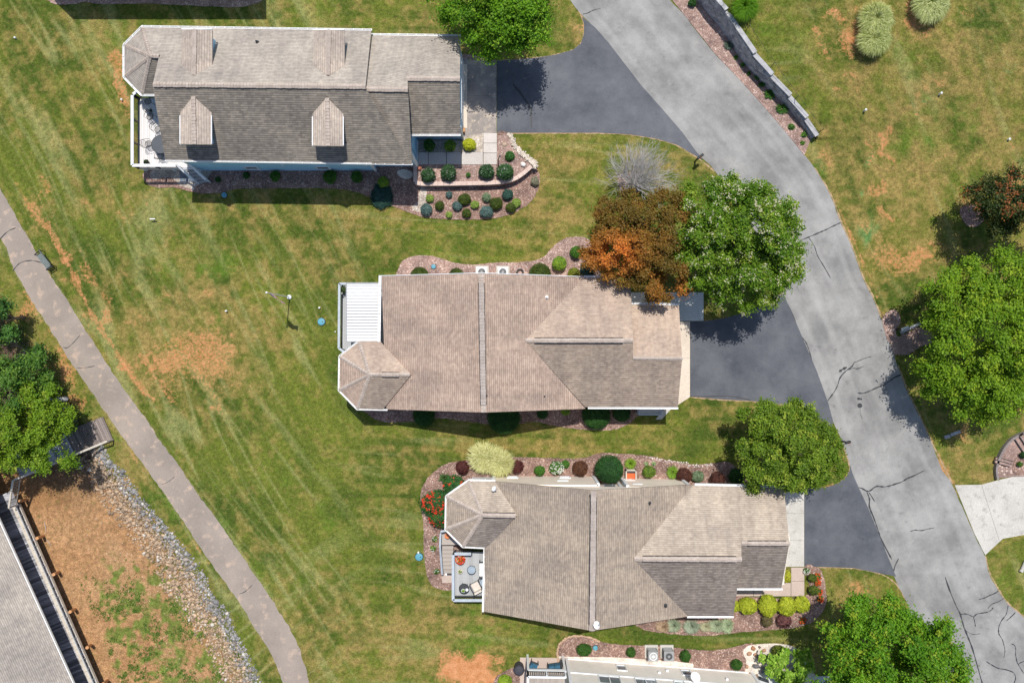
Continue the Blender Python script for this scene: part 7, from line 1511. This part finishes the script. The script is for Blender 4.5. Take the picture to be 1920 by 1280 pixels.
# white gravel bed stones
for k, (x, y, r, cc, lab) in enumerate(((1412, 1214, .2, (.40, .20, .11), 'brown stone at the top left rim of the white gravel'), (1424, 1212, .13, (.2, .15, .14), 'small dark stone near the rim of the white gravel'), (1404, 1224, .2, (.46, .27, .17), 'large rusty stone on the left rim of the white gravel'), (1416, 1226, .15, (.42, .25, .16), 'rusty stone inside the white gravel, upper'), (1432, 1218, .17, (.44, .26, .15), 'rusty stone inside the white gravel, right of the others'), (1422, 1233, .2, (.17, .14, .14), 'dark slate stone left of the leafy shrub'), (1417, 1247, .24, (.15, .14, .15), 'largest dark stone beside the leafy shrub'), (1430, 1255, .2, (.2, .2, .22), 'grey stone tucked under the leafy shrub'), (1400, 1248, .18, (.45, .27, .18), 'rusty stone on the lower left rim'), (1404, 1262, .2, (.40, .24, .12), 'ochre stone near the pale wall corner'), (1418, 1266, .17, (.3, .2, .12), 'brown stone by the small steps'))): rock1(x, y, r, lab, cc, .06)
n = 240; t_ = rng.uniform(0, 1, n); q = resample([(1047, 1240), (1045, 1222), (1051, 1204), (1072, 1192), (1100, 1193), (1124, 1202)], 240); P_ = np.array([[*tuple(G(q[i, 0] + rng.normal() * .7, q[i, 1] + rng.normal() * .7))[:2], .05] for i in range(240)])
o = rocks('edging_stones', P_, rng.uniform(.04, .08, 240), np.array([.52, .36, .25]) * rng.uniform(.8, 1.3, (240, 1))); tag(o, 'thin line of small rusty stones round the mulch end at the bottom', 'edging', kind='stuff')
n = 60; q = resample([(1218, 858), (1235, 861), (1300, 871), (1318, 872), (1336, 870)], n); P_ = np.array([[*tuple(G(q[i, 0] + rng.normal() * 1.5, q[i, 1] + rng.normal() * 1.5))[:2], .06] for i in range(n)])
o = rocks('white_stones', P_, rng.uniform(.04, .08, n), np.array([.72, .66, .62]) * rng.uniform(.8, 1.15, (n, 1))); tag(o, 'scattered white stones on the rim of the mulch above the taupe house', 'stones', kind='stuff')
st = thing('garden_steps', 'small dark slatted step beside the corner of the beige house', 'steps', tuple(G(1435, 1268)))
for i in range(9): mb = MB(); mb.prism([G(1419 + i * 2.6, 1266 + i * .9, .2), G(1420.4 + i * 2.6, 1266 + i * .9, .2), G(1421.4 + i * 2.6, 1273 + i * .9, .2), G(1420 + i * 2.6, 1273 + i * .9, .2)], -.05); mb.build('slat', M['dark_grey'], st)
mb = MB(); mb.prism([G(x, y, .08) for x, y in ((1412, 1262), (1460, 1266), (1470, 1300), (1412, 1300))], -.08); mb.build('slab', M['conc_blue'], st)
sheet('side_path', [(1505, 1268), (1560, 1266), (1570, 1310), (1500, 1310)], .03, M['conc_blue'])

# ---------------- mailboxes, bench, oddments ----------------
def mailbox(x, y, label, rz, mat='black', h=1.05, L=.5):
    c = G(x, y); o = thing('mailbox', label, 'mailbox', tuple(c), rz); mb = MB(); mb.box((0, 0, h / 2), (.1, .1, h)); mb.bar((0, 0, h - .03), (0, .2, h - .03), .08, .05); q = mb.build('post', M['black'], None); q.parent = o
    mb = MB(); V = []; n = 8
    for yy in (-.14, L - .1):
        V += [(-.09, yy, h), (.09, yy, h)] + [(.09 * math.cos(a), yy, h + .12 + .09 * math.sin(a)) for a in np.linspace(0, math.pi, n)]
    k = n + 2; F = [(i, (i + 1) % k, (i + 1) % k + k, i + k) for i in range(k)] + [tuple(range(k))[::-1], tuple(range(k, 2 * k))]; F = [f[::-1] for f in F]; mb.add(V, F); q = mb.build('box', M[mat], None); q.parent = o
    mb = MB(); mb.box((.1, .1, h + .2), (.012, .12, .05)); q = mb.build('signal_flag', M['red_planter'], None); q.parent = o; return o
mailbox(1303, 303, 'black mailbox on a post where the upper driveway meets the road', -.9); mailbox(1680, 617, 'pale blue grey mailbox on the mulch patch across the road', -1.2, 'conc_blue', 1.0, .45); mailbox(1577, 826, 'black mailbox at the road edge beside the round tree', -1.3, 'black', .9, .35)
be = thing('park_bench', 'slatted park bench with black frame beside the footpath', 'bench', (0, 0, 0), 0)
L_ = 1.35; M['bench_wood'] = plain('weathered green grey slat', (.17, .20, .20), .8)
for k in range(5): mb = MB(); mb.box((0, -.2 + k * .095, .44), (L_, .075, .035)); mb.build('seat_slat', M['bench_wood'], be)
for k in range(4): mb = MB(); mb.box((0, .27 + k * .03, .56 + k * .10), (L_, .03, .08)); mb.build('backrest_slat', M['bench_wood'], be)
for sx in (-1, 1):
    mb = MB(); mb.bar((sx * (L_ / 2 + .03), -.24, .62), (sx * (L_ / 2 + .03), .34, .64), .06, .05); mb.build('armrest', M['black'], be)
    for y, zt in ((-.22, .6), (.26, .9)): mb = MB(); mb.tube([(sx * (L_ / 2 + .03), y, 0), (sx * (L_ / 2 + .03), y + (.1 if y > 0 else 0), zt)], .03, 6); mb.build('leg', M['black'], be)
c = G(90, 490); be.location = c; be.rotation_euler = (0, 0, math.radians(-52))
for x0, y0, x1, y1, r, lab in ((103, 748, 127, 747, .15, 'pale concrete pipe end sticking out of the wood, upper'), (112, 771, 129, 766, .16, 'grey concrete pipe end sticking out of the wood, lower')):
    a = GT(x0, y0); b = GT(x1, y1); a.z += .25; b.z += .2; o = thing('drain_pipe', lab, 'pipe', tuple(b)); mb = MB(); mb.tube([a - (b - a) * .5, a, b], r, 14); mb.build('pipe', M['capstone'], o); mb = MB(); dd_ = (b - a).normalized(); mb.tube([b - dd_ * .1, b + dd_ * .01], r * 1.15, 14); mb.build('pipe_collar', M['capstone'], o)
def slabs(lab, pts, mat='capstone', z=.12, name='stone_slab', piece='slab'):
    o = thing(name, lab, 'paving', tuple(G(*pts[0][0])))
    for pl in pts: mb = MB(); mb.prism([G(x, y, z) for x, y in pl], -z); mb.build(piece, M[mat], o)
slabs('long grey stone kerb above the brick path across the road', [[(1689, 621), (1707, 612.5), (1709, 616.5), (1691, 626)], [(1707.6, 612.2), (1725, 604.5), (1727, 609), (1709.6, 616.2)]], z=.2, name='stone_kerb')
slabs('pair of pale grey stones lying on the lawn by the road', [[(1771, 817), (1781, 814), (1783, 820), (1773, 823)], [(1782, 813), (1800, 806), (1802, 811), (1784, 818)]], z=.15)
bp = thing('paver_path', 'brown brick path leading from the road under the roadside tree', 'path', tuple(G(1705, 640)))
V = [(1670, 643), (1692, 627), (1722, 614), (1748, 622), (1752, 640), (1726, 650), (1704, 663), (1676, 664)]
mb = MB(); mb.prism([G(x, y, .03) for x, y in V], -.05); mb.build('bedding', M['soil'], bp)
# soldier courses following the path
for i in range(30):
    for j in range(9):
        x = 1671 + i * 2.75; y = 614 + j * 5.6 + (1.4 if i % 2 else 0); P_ = [(x, y), (x + 2.5, y), (x + 2.5, y + 5.2), (x, y + 5.2)]
        cx, cy = x + 1.25, y + 2.6
        if bool(in_poly(np.array([cx]), np.array([cy]), V)[0]) and len(bp.children) < 290:
            mb = MB(); mb.prism([G(a, b, .055 + random.uniform(-.004, .004)) for a, b in P_], -.05); mb.build('brick', M['paver'], bp)
tc = thing('paver_terrace', 'curved brown paver terrace with dark step edges at the right edge', 'terrace', tuple(G(1895, 860)))
arc = [(1866.5, 897), (1864, 880), (1868, 861), (1878, 841), (1892, 824), (1908, 814), (1930, 806)]; inner = [(1960, 812), (1960, 870), (1935, 892), (1900, 893)]
mb = MB(); mb.prism([G(x, y, .10) for x, y in smooth_poly(arc, False, 4) + inner], -.12); mb.build('base', M['paver'], tc)
q = resample(arc, 26)
for i in range(25): a = G(*q[i]); b = G(*q[i + 1]); mb = MB(); mb.bar(a.lerp(b, .03) + Vector((0, 0, .16)), a.lerp(b, .97) + Vector((0, 0, .16)), .16, .32); mb.build('edge_block', M['block_pink'], tc)
for k, (a, b, c_, d_) in enumerate((((1868, 856), (1901, 865), (1898, 869.5), (1866.5, 861)), ((1866.8, 862), (1898, 870.5), (1896, 875), (1866, 867)), ((1901, 820), (1922, 852), (1928, 848), (1908, 816)), ((1910, 815), (1930, 846), (1936, 842), (1918, 811)))):
    mb = MB(); mb.prism([G(x, y, .22 + .1 * (k % 2)) for x, y in (a, b, c_, d_)], -.14); mb.build('step', M['cap_pink'] if k > 9 else M['paver'], tc)
    mb = MB(); mb.bar(G(*a, .235 + .1 * (k % 2)), G(*b, .235 + .1 * (k % 2)), .05, .02); mb.build('step_edge', M['dark_grey'], tc)
for r_ in range(6):
    for i in range(7):
        x = 1869 + i * 4.2; y = 871 + r_ * 3.3; P_ = [(x, y), (x + 3.8, y), (x + 3.8, y + 2.9), (x, y + 2.9)]
        mb = MB(); mb.prism([G(a, b, .125 + random.uniform(-.004, .004)) for a, b in P_], -.03); mb.build('paver', M['cap_pink'] if random.random() < .12 else M['paver'], tc)
mb = MB(); mb.prism([G(x, y, .15) for x, y in smooth_poly([(1900, 872), (1908, 856), (1925, 846), (1950, 850), (1950, 878), (1912, 889), (1900, 884)], True, 3)], -.1); mb.build('planting_bed', M['mulch'], tc)
ball('terrace_plant', 1912, 870, 5, 'green plant on the mulch of the curved terrace, lower', MG[0], LM[0], z0=.15, n=110, loose=.2); ball('terrace_plant', 1918, 853, 6, 'dark green plant on the mulch of the curved terrace, upper', DG[0], DG[1], z0=.15, n=110)
c = G(1914, 1062); o = thing('pipe_end', 'pale grey pipe lying at the right edge of the lower right lawn', 'pipe', tuple(c)); mb = MB(); mb.tube([c + Vector((-.05, -.3, .12)), c + Vector((.3, .45, .12))], .12, 12); mb.build('pipe', M['conc'], o); mb = MB(); mb.tube([c + Vector((-.07, -.34, .12)), c + Vector((-.03, -.24, .12))], .14, 12); mb.build('pipe_collar', M['conc'], o)
for k, (x, y, rx, ry) in enumerate(((1705, 192, 4, 4), (1730, 186, 5, 3), (1620, 420, 10, 18), (1612, 360, 6, 5), (1631, 240, 4, 6))): pass
